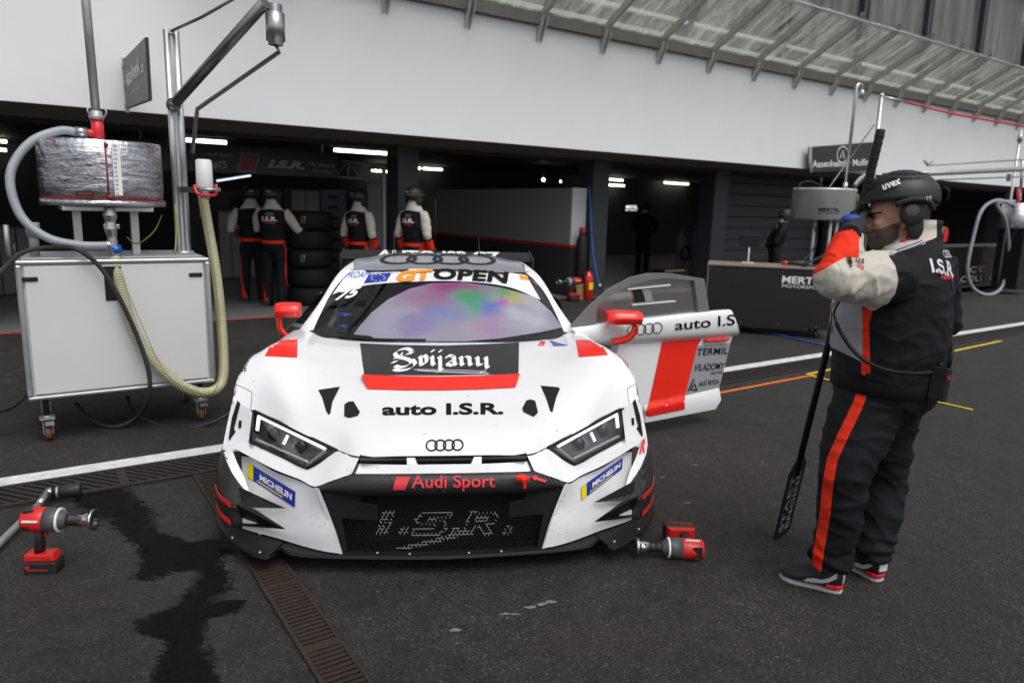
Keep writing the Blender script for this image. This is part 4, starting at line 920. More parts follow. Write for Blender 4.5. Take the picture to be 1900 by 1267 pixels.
for s in (1, -1): mb = MB(); mb.prism([V((s * .35, 4.1, .9)), V((s * .35, 4.3, .9)), V((s * .35, 4.42, 1.14)), V((s * .35, 4.3, 1.11))], (s * .015, 0, 0)); mb.build('swan_neck', 'carbon', wg)
L = MB(); v, f, w = text2d('AUTO-ISR.CZ', .03); L.add([V((-.60 + x / w * 1.22, 4.24 + .22 * y, 1.102 + .058 * y + .006)) for x, y in v], f, False); L.build('lettering', 'letter_white', wg, fix=False)

# cabin: tub, dash, seat, cage, wheel
mb = MB(); mb.grid([[V((-.96, 1.45, .74)), V((.96, 1.45, .74))], [V((-.95, 1.7, .30)), V((.95, 1.7, .30))], [V((-.95, 2.9, .20)), V((.95, 2.9, .20))], [V((-.75, 3.0, .9)), V((.75, 3.0, .9))], [V((-.5, 3.1, 1.1)), V((.5, 3.1, 1.1))]], False); mb.build('tub', 'interior', car, fix=False)
mb = MB(); mb.prism([V((-.82, 1.42, .75)), V((-.82, 1.70, .80)), V((-.82, 1.92, .74)), V((-.82, 1.92, .62)), V((-.82, 1.6, .6))], (1.64, 0, 0)); mb.build('dashboard', 'interior', car, .02)
mb = MB(); 
for s in (1, -1):
    mb.tube([V((s * .84, 1.66, .72)), V((s * .80, 1.78, .84)), V((s * .60, 2.12, 1.05)), V((s * .50, 2.3, 1.10)), V((s * .50, 2.85, 1.1)), V((s * .62, 2.9, .5))], .022, 10)
    mb.tube([V((s * .80, 1.78, .84)), V((s * .86, 2.5, .55)), V((s * .88, 2.85, .45))], .02, 8); mb.tube([V((s * .5, 2.3, 1.1)), V((-s * .52, 2.85, 1.1))], .018, 8)
mb.tube([K(604, 620, 1.80), K(622, 590, 1.95), K(645, 552, 2.15)], .028, 10); q = K(604, 620, 1.80); mb.tube([V((-q.x, q.y, q.z)), V((-K(645, 552, 2.15).x, 2.15, K(645, 552, 2.15).z))], .028, 10)
mb.tube([V((-.55, 2.18, 1.07)), V((.55, 2.18, 1.07))], .02, 8); mb.build('roll_cage', 'cage', car)
mb = MB(); 
for s in (-1,): [mb.cyl(at(x - 12, y, y=1.85) - V((XC, 0, 0)), at(x + 12, y + 2, y=1.85) - V((XC, 0, 0)), .018) for x, y in ((640, 584), (636, 606))]
mb.build('cage_clamp', 'blue_anod', car)
mb = MB(); mb.tube(cr([V((-.38 + .25, 2.55, .25)), V((-.13, 2.75, .45)), V((-.13, 2.85, .95))], 4), [(.22, .1)] * 9, 12); mb.build('seat', 'interior', car)
st = MB(); st.tube([V((-.13 + .15 * math.cos(a), 2.12 + .03 * math.sin(a), .80 + .12 * math.sin(a))) for a in [2 * PI * k / 20 for k in range(21)]], .013, 8); st.build('steering_wheel', 'black', car)
# side glass and left door skin
mb = MB(); mb.grid([[p for p in cr(pil_out[:4] + [V((.555, 2.42, 1.15)), V((.565, 2.86, 1.10))], 4)], [V((.93, 1.62 + (2.86 - 1.62) * k / 20, .80 + .04 * k / 20)) for k in range(21)]]); q = mb.mirrored(); q.build('side_window', 'side_glass', car, fix=False)
mb = MB(); mb.grid(patch([[V((-.93, v, .805 + .03 * (v - 1.6))), V((-.99, v, .74)), V((-1.0, v, .55)), V((-1.01, v, .30))] for v in (1.62, 2.05, 2.45, 2.85)], 4, 4)); ld = mb.build('door', 'car_white', car)
# mirrors
def mirror_red(parent, px0, px1, cy, v, arm, s, off):
    a = at(px0, cy, y=v) - off; b = at(px1, cy, y=v) - off; c = (a + b) / 2; w = (b - a).length
    mb = MB(); prof = [(-.5, .6), (-.47, .92), (-.2, 1.0), (.2, 1.0), (.44, .95), (.5, .75)]
    rows = []
    for k, (x, sc) in enumerate(prof):
        yy = [(-.055, .0), (-.045, .036), (.0, .048), (.05, .046), (.055, 0), (.05, -.042), (0, -.045), (-.045, -.034)]
        rows.append([c + V((x * w, y * sc, z * sc)) for y, z in yy + yy[:1]])
    mb.grid(rows); mb.add(rows[0][:-1], [tuple(range(8))]); mb.add(rows[-1][:-1], [tuple(range(8))])
    o = mb.build('mirror', 'car_red', parent); mb = MB(); mb.tube(cr([p - off for p in arm], 5), [(.013, .024)] * (5 * (len(arm) - 1) + 1), 8); mb.build('mirror_arm', 'car_red', o)
O0 = V((XC, 0, 0))
mirror_red(ld, 511, 558, 576, 1.62, [at(517, 588, y=1.62), at(520, 610, y=1.62), at(530, 621, y=1.62), at(552, 632, y=1.66)], -1, O0)

# open door on the right
TH = R(65); HGE = V((1.0, 1.70, 0)); DD = V((math.sin(TH), math.cos(TH), 0)); DN = V((math.cos(TH), -math.sin(TH), 0))
def D(px, py, off=0.0):
    d = ray(px, py); o = HGE + DN * off; t = (o - CL).dot(DN) / d.dot(DN); return CL + d * t
door = MB(); door.prism([D(*p) for p in [(1150, 636), (1240, 628), (1362, 618), (1356, 634), (1334, 719), (1337.6, 743), (1328, 758), (1196, 783), (1150, 790), (1130, 700)]], -DN * .07)
rows = [[D(x, y, o) for (x, y), o in zip(row, (0, .05, .062, .045, .0))] for row in ([(1060, 606), (1062, 610), (1072, 622), (1085, 636), (1100, 641)], [(1192, 590), (1192, 594), (1195, 610), (1198, 628), (1200, 636)], [(1342, 574), (1345, 578), (1352, 600), (1354, 618), (1352, 624)], [(1355, 580), (1358, 584), (1370, 606), (1372, 618), (1368, 624)])]
door.grid(patch(rows, 4, 6)); door.grid([[D(1196, 752, .004), D(1270, 735, .004), D(1334, 719, .004)], [D(1196, 760, .02), D(1270, 745, .02), D(1338, 740, .02)], [D(1198, 784, .0), D(1270, 770, .0), D(1328, 759, .0)]])
dr = door.build('door', 'car_white', car)
BD = BVHTree.FromPolygons(door.v, door.f)
fr_o = [(1056, 606), (1090.5, 568), (1128, 535.6), (1166, 515), (1201, 506.5), (1242, 506.5), (1303, 516.6), (1313, 580)]
fr_i = [(1103, 600), (1104, 568), (1136, 544), (1166, 529), (1197, 520), (1229, 515.5), (1285, 520.5), (1293, 578)]
mb = MB(); a, b_ = [D(*p, .012) for p in fr_o], [D(*p, .012) for p in fr_i]
mb.grid([a, b_], False); mat('door_frame', (0.16, 0.165, 0.17), 0.4, coat=.2); mb.build('window_frame', 'door_frame', dr, fix=False, solid=.02)
mb = MB(); mb.add([D(*p, .008) for p in fr_i] + [D(1200, 592, .008)], [tuple(range(9))]); 
m = glass('door_glass', (.92, .93, .95), .40, .30, .85); mb.build('window', 'door_glass', dr, fix=False)
mb = MB(); mb.add([D(*p, .016) for p in [(1172, 537), (1189, 533.5), (1197, 560), (1179, 562)]], [(0, 1, 2, 3)]); mb.build('vent_hole', 'slot_black', dr, fix=False)
mb = MB(); mb.add([D(*p, .018) for p in [(1191, 533), (1204, 531), (1213, 558), (1198, 560)]], [(0, 1, 2, 3)]); mb.build('slider', 'grey_panel', dr, fix=False)
mat('clear_rail', (.62, .62, .60), .25); mb = MB(); mb.bar(D(1164, 537, .02), D(1244, 529, .02), .012, .012); mb.bar(D(1173, 566, .02), D(1253, 559, .02), .012, .012); mb.build('slider_rail', 'clear_rail', dr, .003)
mb = MB(); dpoly(mb, [(1228, 634), (1302, 628), (1293, 642), (1281, 690), (1270, 736), (1270, 759), (1197, 774), (1197, 762), (1203, 748), (1216, 690)], .004, BD, 12); mb.build('decal', 'car_red', dr, fix=False)
mb = MB(); dpoly(mb, [(1294, 641), (1355, 636), (1334, 718), (1271, 732), (1281, 690)], .004, BD, 12); mb.build('decal', 'door_grey', dr, fix=False)
mb = MB(); a = D(1308, 632, .02); b_ = D(1352, 629, .02); mb.bar(a, b_, .03, .028); mb.build('handle', 'car_red', dr, .012)
L = MB()
dtext(L, 'auto I.S', [(1252, 612), (1363, 602), (1363, 583), (1252, 595)], 0, .01, bv=BD, off=.005)
v, f, w = rings2d(.07); dpx(L, fit2d(v, w), f, [(1163, 624), (1229, 618), (1229, 597), (1163, 603)], 0, .005, BD)
dtext(L, 'TERMIL', [(1291, 659), (1349, 656), (1351, 644), (1293, 647)], 0, .02, spacing=1.08, bv=BD, off=.007)
dtext(L, 'BYDLENI SPOLECNOST', [(1293, 663.5), (1349, 660.5), (1349, 658), (1293, 661.5)], 0, .02, bv=BD, off=.007) if False else None
dtext(L, 'VILADOMY', [(1286, 688), (1341, 684), (1344, 672), (1289, 676)], 0, .015, spacing=1.06, bv=BD, off=.007); dtext(L, 'JABLONEC', [(1317, 694), (1340, 692), (1341, 687.5), (1319, 689.5)], 0, .01, bv=BD, off=.007)
dtext(L, 'ALE\u0160 FR\u00ddDA', [(1295, 716), (1332, 712), (1334, 703), (1296, 708)], 0, .012, spacing=1.05, bv=BD, off=.007)
for p0, p1 in (((1275, 726), (1287, 702)), ((1287, 710), (1292, 724)), ((1280, 722), (1292, 724)), ((1285, 714), (1280, 724))): 
    q = stroke2d([p0, p1], 2.2, k=1); vs_, fs_ = dense([V((x, y, 0)) for x, y in q[0]], q[1], 9); L.add([hit(p.x, p.y, .007, BD) for p in vs_], fs_)
L.build('lettering', 'letter_black', dr, fix=False)
mirror_red(dr, 1125, 1190, 590, 1.62, [at(1180, 604, y=1.62), at(1172, 622, y=1.64), at(1158, 630, y=1.66), at(1136, 635, y=1.68)], 1, O0)
# wheels, floor pan
for sx, v, r_ in ((1, 1.08, .345), (-1, 1.08, .345), (1, 3.75, .35), (-1, 3.75, .35)):
    mb = MB(); c = V((sx * .87, v, r_)); mb.lathe(c, (sx, 0, 0), [(-.14, r_ * .7), (-.145, r_ * .93), (-.12, r_), (.12, r_), (.145, r_ * .93), (.14, r_ * .7)], 36); wl = mb.build('wheel', 'rubber', car)
    mb = MB(); mb.lathe(c, (sx, 0, 0), [(.10, .03), (.125, .06), (.11, r_ * .5), (.138, r_ * .70)], 30); [mb.bar(c + V((sx * .12, .05 * math.cos(k * 1.2566), .05 * math.sin(k * 1.2566))), c + V((sx * .13, r_ * .68 * math.cos(k * 1.2566), r_ * .68 * math.sin(k * 1.2566))), .03, .02) for k in range(5)]; mb.build('rim', 'dark_steel', wl)
mb = MB(); mb.box((0, 2.7, .13), (1.5, 3.5, .06)); mb.box((0, 1.3, .32), (1.25, 1.0, .3)); mb.box((0, 3.7, .45), (1.2, 1.3, .6)); mb.build('underbody', 'slot_black', car)

# ================================================================== REFUELLING RIG (left)
m, t, b = node_mat('foil'); b.inputs['Metallic'].default_value = 1.0; b.inputs['Roughness'].default_value = 0.24
tc = N(t, 'ShaderNodeTexCoord'); mp = N(t, 'ShaderNodeMapping'); mp.inputs['Scale'].default_value = (1.2, 1.2, 11); t.links.new(tc.outputs['Object'], mp.inputs['Vector'])
n1 = N(t, 'ShaderNodeTexNoise', Scale=3.0, Detail=6.0, Roughness=0.6, Distortion=0.6); n2 = N(t, 'ShaderNodeTexNoise', Scale=26.0, Detail=4.0); t.links.new(mp.outputs['Vector'], n1.inputs['Vector']); t.links.new(tc.outputs['Object'], n2.inputs['Vector'])
r1 = ramp(t, n1.outputs['Fac'], [(.3, (.32, .33, .35)), (.7, (.74, .75, .78))]); t.links.new(r1.outputs['Color'], b.inputs['Base Color'])
ad = N(t, 'ShaderNodeMath', operation='ADD'); t.links.new(n1.outputs['Fac'], ad.inputs[0]); t.links.new(n2.outputs['Fac'], ad.inputs[1])
bp = N(t, 'ShaderNodeBump', Strength=0.42, Distance=0.02); t.links.new(ad.outputs[0], bp.inputs['Height']); t.links.new(bp.outputs['Normal'], b.inputs['Normal'])
mat('panel_white', (0.60, 0.61, 0.62), 0.4, var=0.05, vscale=2.5); mat('hose_clear', (0.30, 0.33, 0.36), 0.3, var=0.15); mat('hose_yellow', (0.30, 0.29, 0.15), 0.35, var=0.3, vscale=14); mat('hose_rib', (0.56, 0.54, 0.40), 0.35, var=0.2)
mat('castor_brown', (0.16, 0.06, 0.025), 0.5, var=0.3); mat('wire_yellow', (0.28, 0.25, 0.03), 0.5); mat('red_plastic', (0.62, 0.018, 0.02), 0.35, var=0.08); mat('plastic_white', (0.68, 0.69, 0.70), 0.4); mat('tag_red', (0.26, 0.03, 0.03), 0.6)
def ribbed(name, pts, r, m1, m2, parent, pitch=.018, k=14):
    """hose with a raised spiral; the coils are short rings along the path"""
    P = cr(pts, k); mb = MB(); mb.tube(P, r, 14); o = mb.build(name, m1, parent)
    mb = MB(); acc = 0.0
    for i in range(1, len(P)):
        sgl = (P[i] - P[i - 1]).length; t = (P[i] - P[i - 1]).normalized(); d = 0.0
        while acc + (sgl - d) >= pitch:
            d += pitch - acc; acc = 0.0; c = P[i - 1] + t * d; mb.tube([c - t * pitch * .22, c, c + t * pitch * .22], [r * 1.0, r * 1.09, r * 1.0], 14, False)
        acc += sgl - d
    mb.build('coil', m2, o); return o
NF = 2.80
o_ = at(60, 745, n=NF); S_L = SN(at(30, 520, n=NF))[0]; S_R = SN(at(390, 520, n=NF))[0]
ZT = (at(25, 487, n=NF).z + at(385, 475, n=NF).z) / 2; ZB = (at(60, 745, n=NF).z + at(400, 708, n=NF).z) / 2
RB = W((S_L + S_R) / 2, NF + .35); rig = thing('refuelling_rig', 'white refuelling trolley with foil wrapped tank and green ribbed hose left of the car', 'fuel rig', RB, GA)
RINV = (Matrix.Translation(RB) @ Matrix.Rotation(GA, 4, 'Z')).inverted()
def RL(p): return RINV @ p
def A(px, py, n): return RINV @ at(px, py, n=n)
hw = (S_R - S_L) / 2
mb = MB(); mb.box((0, .01, (ZT + ZB) / 2), (hw * 2 - .02, .68, ZT - ZB - .03)); cab = mb.build('cabinet', 'panel_white', rig, .015)
mb = MB(); fr = .028
for z in (ZB + fr / 2, ZT - fr / 2):
    for y in (-.34, .36): mb.bar((-hw, y, z), (hw, y, z), fr, fr)
    for x in (-hw + fr / 2, hw - fr / 2): mb.bar((x, -.326, z), (x, .346, z), fr, fr)
for x in (-hw + fr / 2, hw - fr / 2):
    for y in (-.341, .36): mb.bar((x, y, ZB + fr), (x, y, ZT - fr), fr * 1.2, fr * 1.2)
mb.build('frame', 'alu', cab, .01)
mb = MB(); mb.box((0, -.34, (ZT + ZB) / 2), (hw * 2 - .085, .012, ZT - ZB - .075)); dp = mb.build('door', 'panel_white', rig, .003)
for px, py, w_ in ((55, 518.5, 32), (363, 510, 25)):
    c = A(px, py, NF); mb = MB(); mb.box((c.x, -.349, c.z), (.085, .012, .028)); mb.build('handle', 'black', dp, .008)
c0, c1 = A(208, 494, NF), A(210, 558, NF); mb = MB(); mb.box((c0.x, -.348, (c0.z + c1.z) / 2), (.10, .006, c0.z - c1.z)); mb.build('slot', 'black', dp, .01)
mb = MB(); mb.box((0, .02, ZT + .004), (hw * 2 - .06, .62, .012)); mb.build('top_plate', 'galv', rig, .003)
for x, y in ((-hw + .09, -.27), (hw - .09, -.27), (-hw + .09, .29), (hw - .09, .29)):
    mb = MB(); mb.box((x, y, .155), (.085, .085, .012)); mb.cyl((x, y, .15), (x, y, .17), .022); mb.box((x - .026, y + .004, .10), (.006, .055, .10)); mb.box((x + .026, y + .004, .10), (.006, .055, .10)); mb.box((x + .01, y - .045, .125), (.05, .03, .022)); cs = mb.build('castor', 'galv', rig)
    mb = MB(); mb.cyl((x, y, .16), (x, y, ZB + .01), .016); mb.build('castor_stem', 'black', rig)
    mb = MB(); mb.lathe((x - .018, y + .01, .052), (1, 0, 0), [(0, .02), (.0, .046), (.004, .052), (.032, .052), (.036, .046), (.036, .02)], 22); mb.build('wheel', 'castor_brown', cs)
# tank
NT = 3.15
tc_ = A(190, 320, NT); rT = (A(303, 330, NT).x - A(72, 330, NT).x) / 2; zt = A(188, 262, NT - rT * .6).z; zb = A(195, 383, NT - rT).z
TC = V((tc_.x, NT - NF - .35, 0))
mb = MB(); mb.lathe(TC, (0, 0, 1), [(zb + .03, rT * .985), (zb + .12, rT), (zt - .1, rT * 1.0), (zt - .005, rT * .99), (zt + .004, rT * .96), (zt + .006, .01)], 48)
for i, p in enumerate(mb.v): p += V((noise.noise(p * 9), noise.noise(p * 9 + V((5, 0, 0))), noise.noise(p * 7 + V((0, 9, 0))) * .6)) * .008
tk = mb.build('tank', 'foil', rig)
mb = MB(); mb.lathe(TC, (0, 0, 1), [(zb, rT * .99), (zb, rT * 1.025), (zb + .035, rT * 1.02), (zb + .037, rT * .99)], 48); mb.build('skirt', 'foil', tk)
mb = MB(); mb.lathe(TC, (0, 0, 1), [(zb + .036, rT * 1.012), (zb + .040, rT * 1.012)], 48)
seamx = TC + V((.0, -rT * 1.005, 0)); mb.tube([seamx + V((-.004, 0, zb + .05)), seamx + V((-.004, 0, zt - .01))], .006, 6); mb.ell(seamx + V((0, -.004, zt - .03)), (.014, .014, .014), 10, 6); mb.ell(seamx + V((.004, -.004, zb + .06)), (.018, .016, .014), 10, 6)
for sx in (-.75, .78): mb.tube([TC + V((sx * rT, -rT * math.sqrt(1 - sx * sx) * 1.01, zt - .01)), TC + V((sx * rT, -rT * math.sqrt(1 - sx * sx) * 1.06, zt - .05)), TC + V((sx * rT + .03, -rT * math.sqrt(1 - sx * sx) * 1.03, zt - .03))], .005, 6)
mb.build('piping', 'tag_red', tk)
mb = MB(); mb.add([seamx + V((.03, -.004, zb + .07)), seamx + V((.075, .0, zb + .07)), seamx + V((.075, .0, zt - .02)), seamx + V((.03, -.004, zt - .02))], [(0, 1, 2, 3)]); mb.build('gauge_strip', 'sticker_white', tk, fix=False)
mb = MB(); 
for k, s_ in enumerate(['125', '120', '115', '100', '90', '80', '70', '60', '50', '40', '30', '20']):
    v, f, w = text2d(s_, .01); z = zt - .034 - k * (zt - zb - .115) / 11; mb.add([seamx + V((.037 + x * .0115, -.006, z + y * .011 - .005)) for x, y in v], f)
mb.build('lettering', 'letter_black', tk, fix=False)
mb = MB(); a = A(140, 359, NT - rT); mb.box((a.x + .05, a.y - .004, a.z), (.10, .012, .024)); mb.build('label', 'black', tk, .002); mb = MB(); mb.box((a.x + .05, a.y - .0105, a.z), (.08, .002, .009)); mb.build('label_print', 'tag_red', tk)
mb = MB(); 
for x in (-.17, .17): mb.bar(TC + V((x, 0, ZT)), TC + V((x, 0, zb - .02)), .05, .05, (0, 1, 0))
mb.box(TC + V((0, -.02, zb - .018)), (.52, .5, .03)); mb.build('tank_stand', 'alu', rig, .004)
# top fitting, tall pole
PT = A(183, 250, NT); PT.y = TC.y; mb = MB(); mb.cyl((PT.x, PT.y, zt), (PT.x - .005, PT.y, zt + .155), .036); mb.cyl((PT.x, PT.y, zt + .06), (PT.x - .085, PT.y - .02, zt + .06), .024); mb.build('red_joint', 'red_plastic', rig)
top = A(153, -40, NT); mb = MB(); mb.cyl((PT.x - .005, PT.y, zt + .155), (top.x, PT.y, top.z + .5), .027); mb.lathe((PT.x - .005, PT.y, zt + .15), (0, 0, 1), [(0, .03), (.0, .045), (.02, .048), (.03, .038), (.05, .038), (.055, .03)], 18)
for s_ in (-1, 1): mb.tube([(PT.x + s_ * .042, PT.y - .01, zt + .17), (PT.x + s_ * .055, PT.y - .01, zt + .20), (PT.x + s_ * .05, PT.y - .01, zt + .22)], .006, 6)
mb.build('vent_pole', 'galv', rig)
mb = MB(); q = V((PT.x - .085, PT.y - .02, zt + .06)); mb.cyl(q + V((.02, 0, 0)), q + V((-.05, 0, .002)), .031); mb.build('coupling', 'steel', rig)
ribbed('air_hose', [q + V((-.04, 0, 0)), A(110, 243, NT), A(60, 262, NT - .05), A(25, 305, NT - .1), A(20, 350, NT - .15), A(42, 405, NT - .2), A(90, 442, NT - .25), A(150, 455, NT - .3), A(198, 456, NT - .32)], .026, 'hose_clear', 'hose_clear', rig, .012)
# bottom valve and the long green hose
NV_ = NF + .06
mb = MB(); P = [A(203, 385, NV_), A(204, 400, NV_), A(205, 412, NV_), A(205, 425, NV_), A(208, 440, NV_), A(210, 462, NV_), A(214, 478, NV_)]
mb.tube(P, [.03, .042, .03, .038, .028, .034, .036], 16, smooth=False); mb.bar(A(192, 420, NV_), A(222, 421, NV_), .012, .03); mb.cyl(A(196, 455, NV_), A(208, 455, NV_), .03); mb.build('valve', 'steel', rig, .003)
mb = MB(); mb.cyl(A(212, 457, NV_), A(217, 470, NV_), .039); mb.build('valve_band', 'blue_anod', rig)
ribbed('fuel_hose', [A(213, 475, NV_), A(221, 520, NV_ - .05), A(240, 590, NV_ - .08), A(270, 650, NV_ - .1), A(315, 700, NV_ - .12), A(365, 727, NV_ - .12), A(402, 722, NV_ - .08), A(415, 690, NV_ - .02), A(411, 600, NV_ + .1), A(400, 500, NV_ + .2), A(386, 420, NV_ + .28), A(376, 364, NV_ + .3)], .034, 'hose_yellow', 'hose_rib', rig, .017)
mb = MB(); mb.tube(cr([A(220, 500, NV_ - .1), A(245, 560, NV_ - .13), A(262, 600, NV_ - .14), A(300, 680, NV_ - .17), A(340, 716, NV_ - .17), A(400, 722, NV_ - .13), A(407, 600, NV_ + .05), A(392, 470, NV_ + .18), A(372, 365, NV_ + .26)], 8), .0025, 6); mb.build('earth_cable', 'wire_yellow', rig)
mb = MB(); mb.tube(cr([A(-30, 535, NF - .1), A(0, 505, NF - .1), A(40, 470, NF + .1), A(90, 459, NF + .1), A(140, 462, NF - .03), A(185, 495, NF - .06), A(220, 550, NF - .08), A(255, 625, NF - .1), A(276, 690, NF - .12), A(275, 740, NF - .1), A(252, 775, NF + .1), A(210, 792, NF + .15), A(165, 775, NF + .3), A(140, 748, NF + .4)], 8), .0145, 10); mb.build('black_hose', 'rubber', rig)
mb = MB(); mb.tube(cr([A(236, 735, NF + .4), A(250, 765, NF + .3), A(300, 790, NF + .1), A(350, 795, NF - .05), A(395, 783, NF - .1), A(425, 768, NF - .1)], 8), .013, 10); mb.build('black_hose', 'rubber', rig)
mb = MB(); mb.tube(cr([A(60, 690, NF + .5), A(45, 735, NF + .4), A(10, 760, NF + .3), A(-40, 765, NF + .2)], 8), .014, 10); mb.build('black_hose', 'rubber', rig)
# post, boom and dead-man valve arm
NP = NF + .42
pb, ptp = A(345, 470, NP), A(313, 56, NP); pb.z = ZT; ptp.x = (pb.x + ptp.x) / 2; pb.x = ptp.x
mb = MB(); 
for dx in (-.030, .030): mb.cyl((pb.x + dx, pb.y, ZT), (pb.x + dx, pb.y, ptp.z), .022)
mb.box((pb.x, pb.y + .01, (ZT + ptp.z) / 2), (.05, .02, ptp.z - ZT)); mb.box((pb.x, pb.y, ptp.z - .01), (.04, .05, .03)); mb.lathe((pb.x, pb.y, ZT), (0, 0, 1), [(0, .07), (.02, .07), (.022, .05)], 20); post = mb.build('post', 'alu', rig)
NB = NP - .9
E0 = A(322, 195, NP - .06); E1 = A(492, 5, NB); mb = MB(); mb.tube([E0, E1], .036, 14); mb.ell(E0, (.05, .05, .05), 14, 8); mb.build('boom', 'dark_steel', rig)
mb = MB(); mb.tube([A(314, 60, NP), A(375, 32, NP - .3), A(445, -8, NP - .6)], .010, 8); mb.build('stay_rod', 'dark_steel', rig)
mb = MB(); CA = A(510, 25, NB); CBt = A(512, 78, NB); CBt.x = CA.x; CBt.y = CA.y; mb.lathe(CBt, (0, 0, 1), [(-.02, .02), (-.02, .045), (0, .045), (.004, .058), (CA.z - CBt.z, .058), (CA.z - CBt.z + .004, .045), (CA.z - CBt.z + .05, .045), (CA.z - CBt.z + .052, .02)], 24); can_ = mb.build('swivel_joint', 'steel', rig)
F0, F1, F2 = A(518, 97, NB), A(366, 203, NP - .35), A(357, 285, NP - .3); mb = MB(); mb.tube([CBt + V((0, 0, -.02)), F0, F1, F1.lerp(F2, .1), F2], .014, 10); mb.build('drop_pipe', 'dark_steel', rig)
G0, G1 = A(376, 296, NP - .3), A(380, 350, NP - .3); G1.x = G0.x + .005; G1.y = G0.y
mb = MB(); mb.lathe(G1, (0, 0, 1), [(0, .01), (0, .052), (.01, .056), (G0.z - G1.z - .01, .052), (G0.z - G1.z, .04), (G0.z - G1.z, .01)], 24); mb.build('nozzle_can', 'plastic_white', rig)
mb = MB(); U = [V((G1.x - .07, G1.y - .02, G1.z + .02)), V((G1.x - .06, G1.y - .05, G1.z - .035)), V((G1.x, G1.y - .07, G1.z - .045)), V((G1.x + .06, G1.y - .05, G1.z - .035)), V((G1.x + .07, G1.y - .02, G1.z + .03))]; mb.tube(cr(U, 5), .011, 8); mb.build('clamp', 'red_plastic', rig)
mb = MB(); mb.cyl((G1.x - .05, G1.y - .075, G1.z - .01), (G1.x + .085, G1.y - .075, G1.z - .005), .013); mb.cyl(G1, G1 + V((0, 0, -.07)), .03); mb.bar(V((pb.x, pb.y - .02, G1.z - .01)), G1 + V((-.04, 0, -.01)), .03, .04); mb.build('nozzle_grip', 'steel', rig)
# loose fittings on the trolley top
mb = MB(); c = A(62, 440, NF + .25); mb.cyl((c.x, c.y, ZT), (c.x, c.y, ZT + .19), .028); mb.cyl((c.x, c.y, ZT + .13), (c.x, c.y, ZT + .22), .04); mb.build('pressure_regulator', 'galv', rig); mb = MB(); mb.cyl((c.x - .14, c.y + .1, ZT), (c.x - .14, c.y + .1, ZT + .2), .015); mb.build('sight_tube', 'galv', rig)
mb = MB(); mb.tube(cr([A(300, 400, NP), A(285, 430, NP - .1), A(255, 452, NP - .1), A(235, 440, NP - .1)], 5), .005, 6); mb.tube(cr([A(325, 380, NP - .1), A(327, 430, NP - .15), A(325, 470, NP - .2)], 4), .006, 6); mb.build('earth_cable', 'wire_yellow', rig)

# ---- AutoArenA sign standing out from the wall
SG = -0.33
sg = thing('hanging_sign', 'small black company sign standing out from the white wall above the trolley', 'sign', W(SG, 6.5, 2.4), GA)
SI = (Matrix.Translation(W(SG, 6.5, 2.4)) @ Matrix.Rotation(GA, 4, 'Z')).inverted()
mat('sign_black', (0.022, 0.023, 0.025), 0.4)
mb = MB(); mb.prism([W(SG, 6.55, 2.50), W(SG, 4.92, 2.42), W(SG, 4.90, 2.95), W(SG, 6.55, 3.0)], G * .03); mb.xf(SI).build('board', 'sign_black', sg, .004)
mb = MB(); [mb.bar(W(SG + .01, 6.6, z), W(SG + .01, 6.45, z), .04, .04) for z in (2.55, 2.75, 2.94)]; mb.bar(W(SG + .015, 6.57, 2.46), W(SG + .015, 6.57, 3.02), .04, .03); mb.xf(SI).build('bracket', 'galv', sg)
def walltext(s_, s, n0, n1, z, h, bold=.02, sh=0):
    v, f, w = text2d(s_, bold, sh); return [W(s - .005, n0 + (n1 - n0) * x / w, z + h * y) for x, y in v], f
mb = MB(); v, f = walltext('AutoArenA', SG, 6.38, 5.32, 2.70, .155); mb.add(v, f); v, f = walltext('.cz', SG, 5.28, 5.06, 2.69, .09); mb.add(v, f); v, f = walltext('HRADEC KRALOVE', SG, 6.2, 5.25, 2.56, .07, 0) if False else walltext('Nikolas Filip', SG, 6.2, 5.3, 2.58, .06, 0) if False else walltext('- - - -', SG, 6.1, 5.35, 2.58, .05, .02); mb.add(v, f); mb.xf(SI).build('lettering', 'letter_white', sg, fix=False)

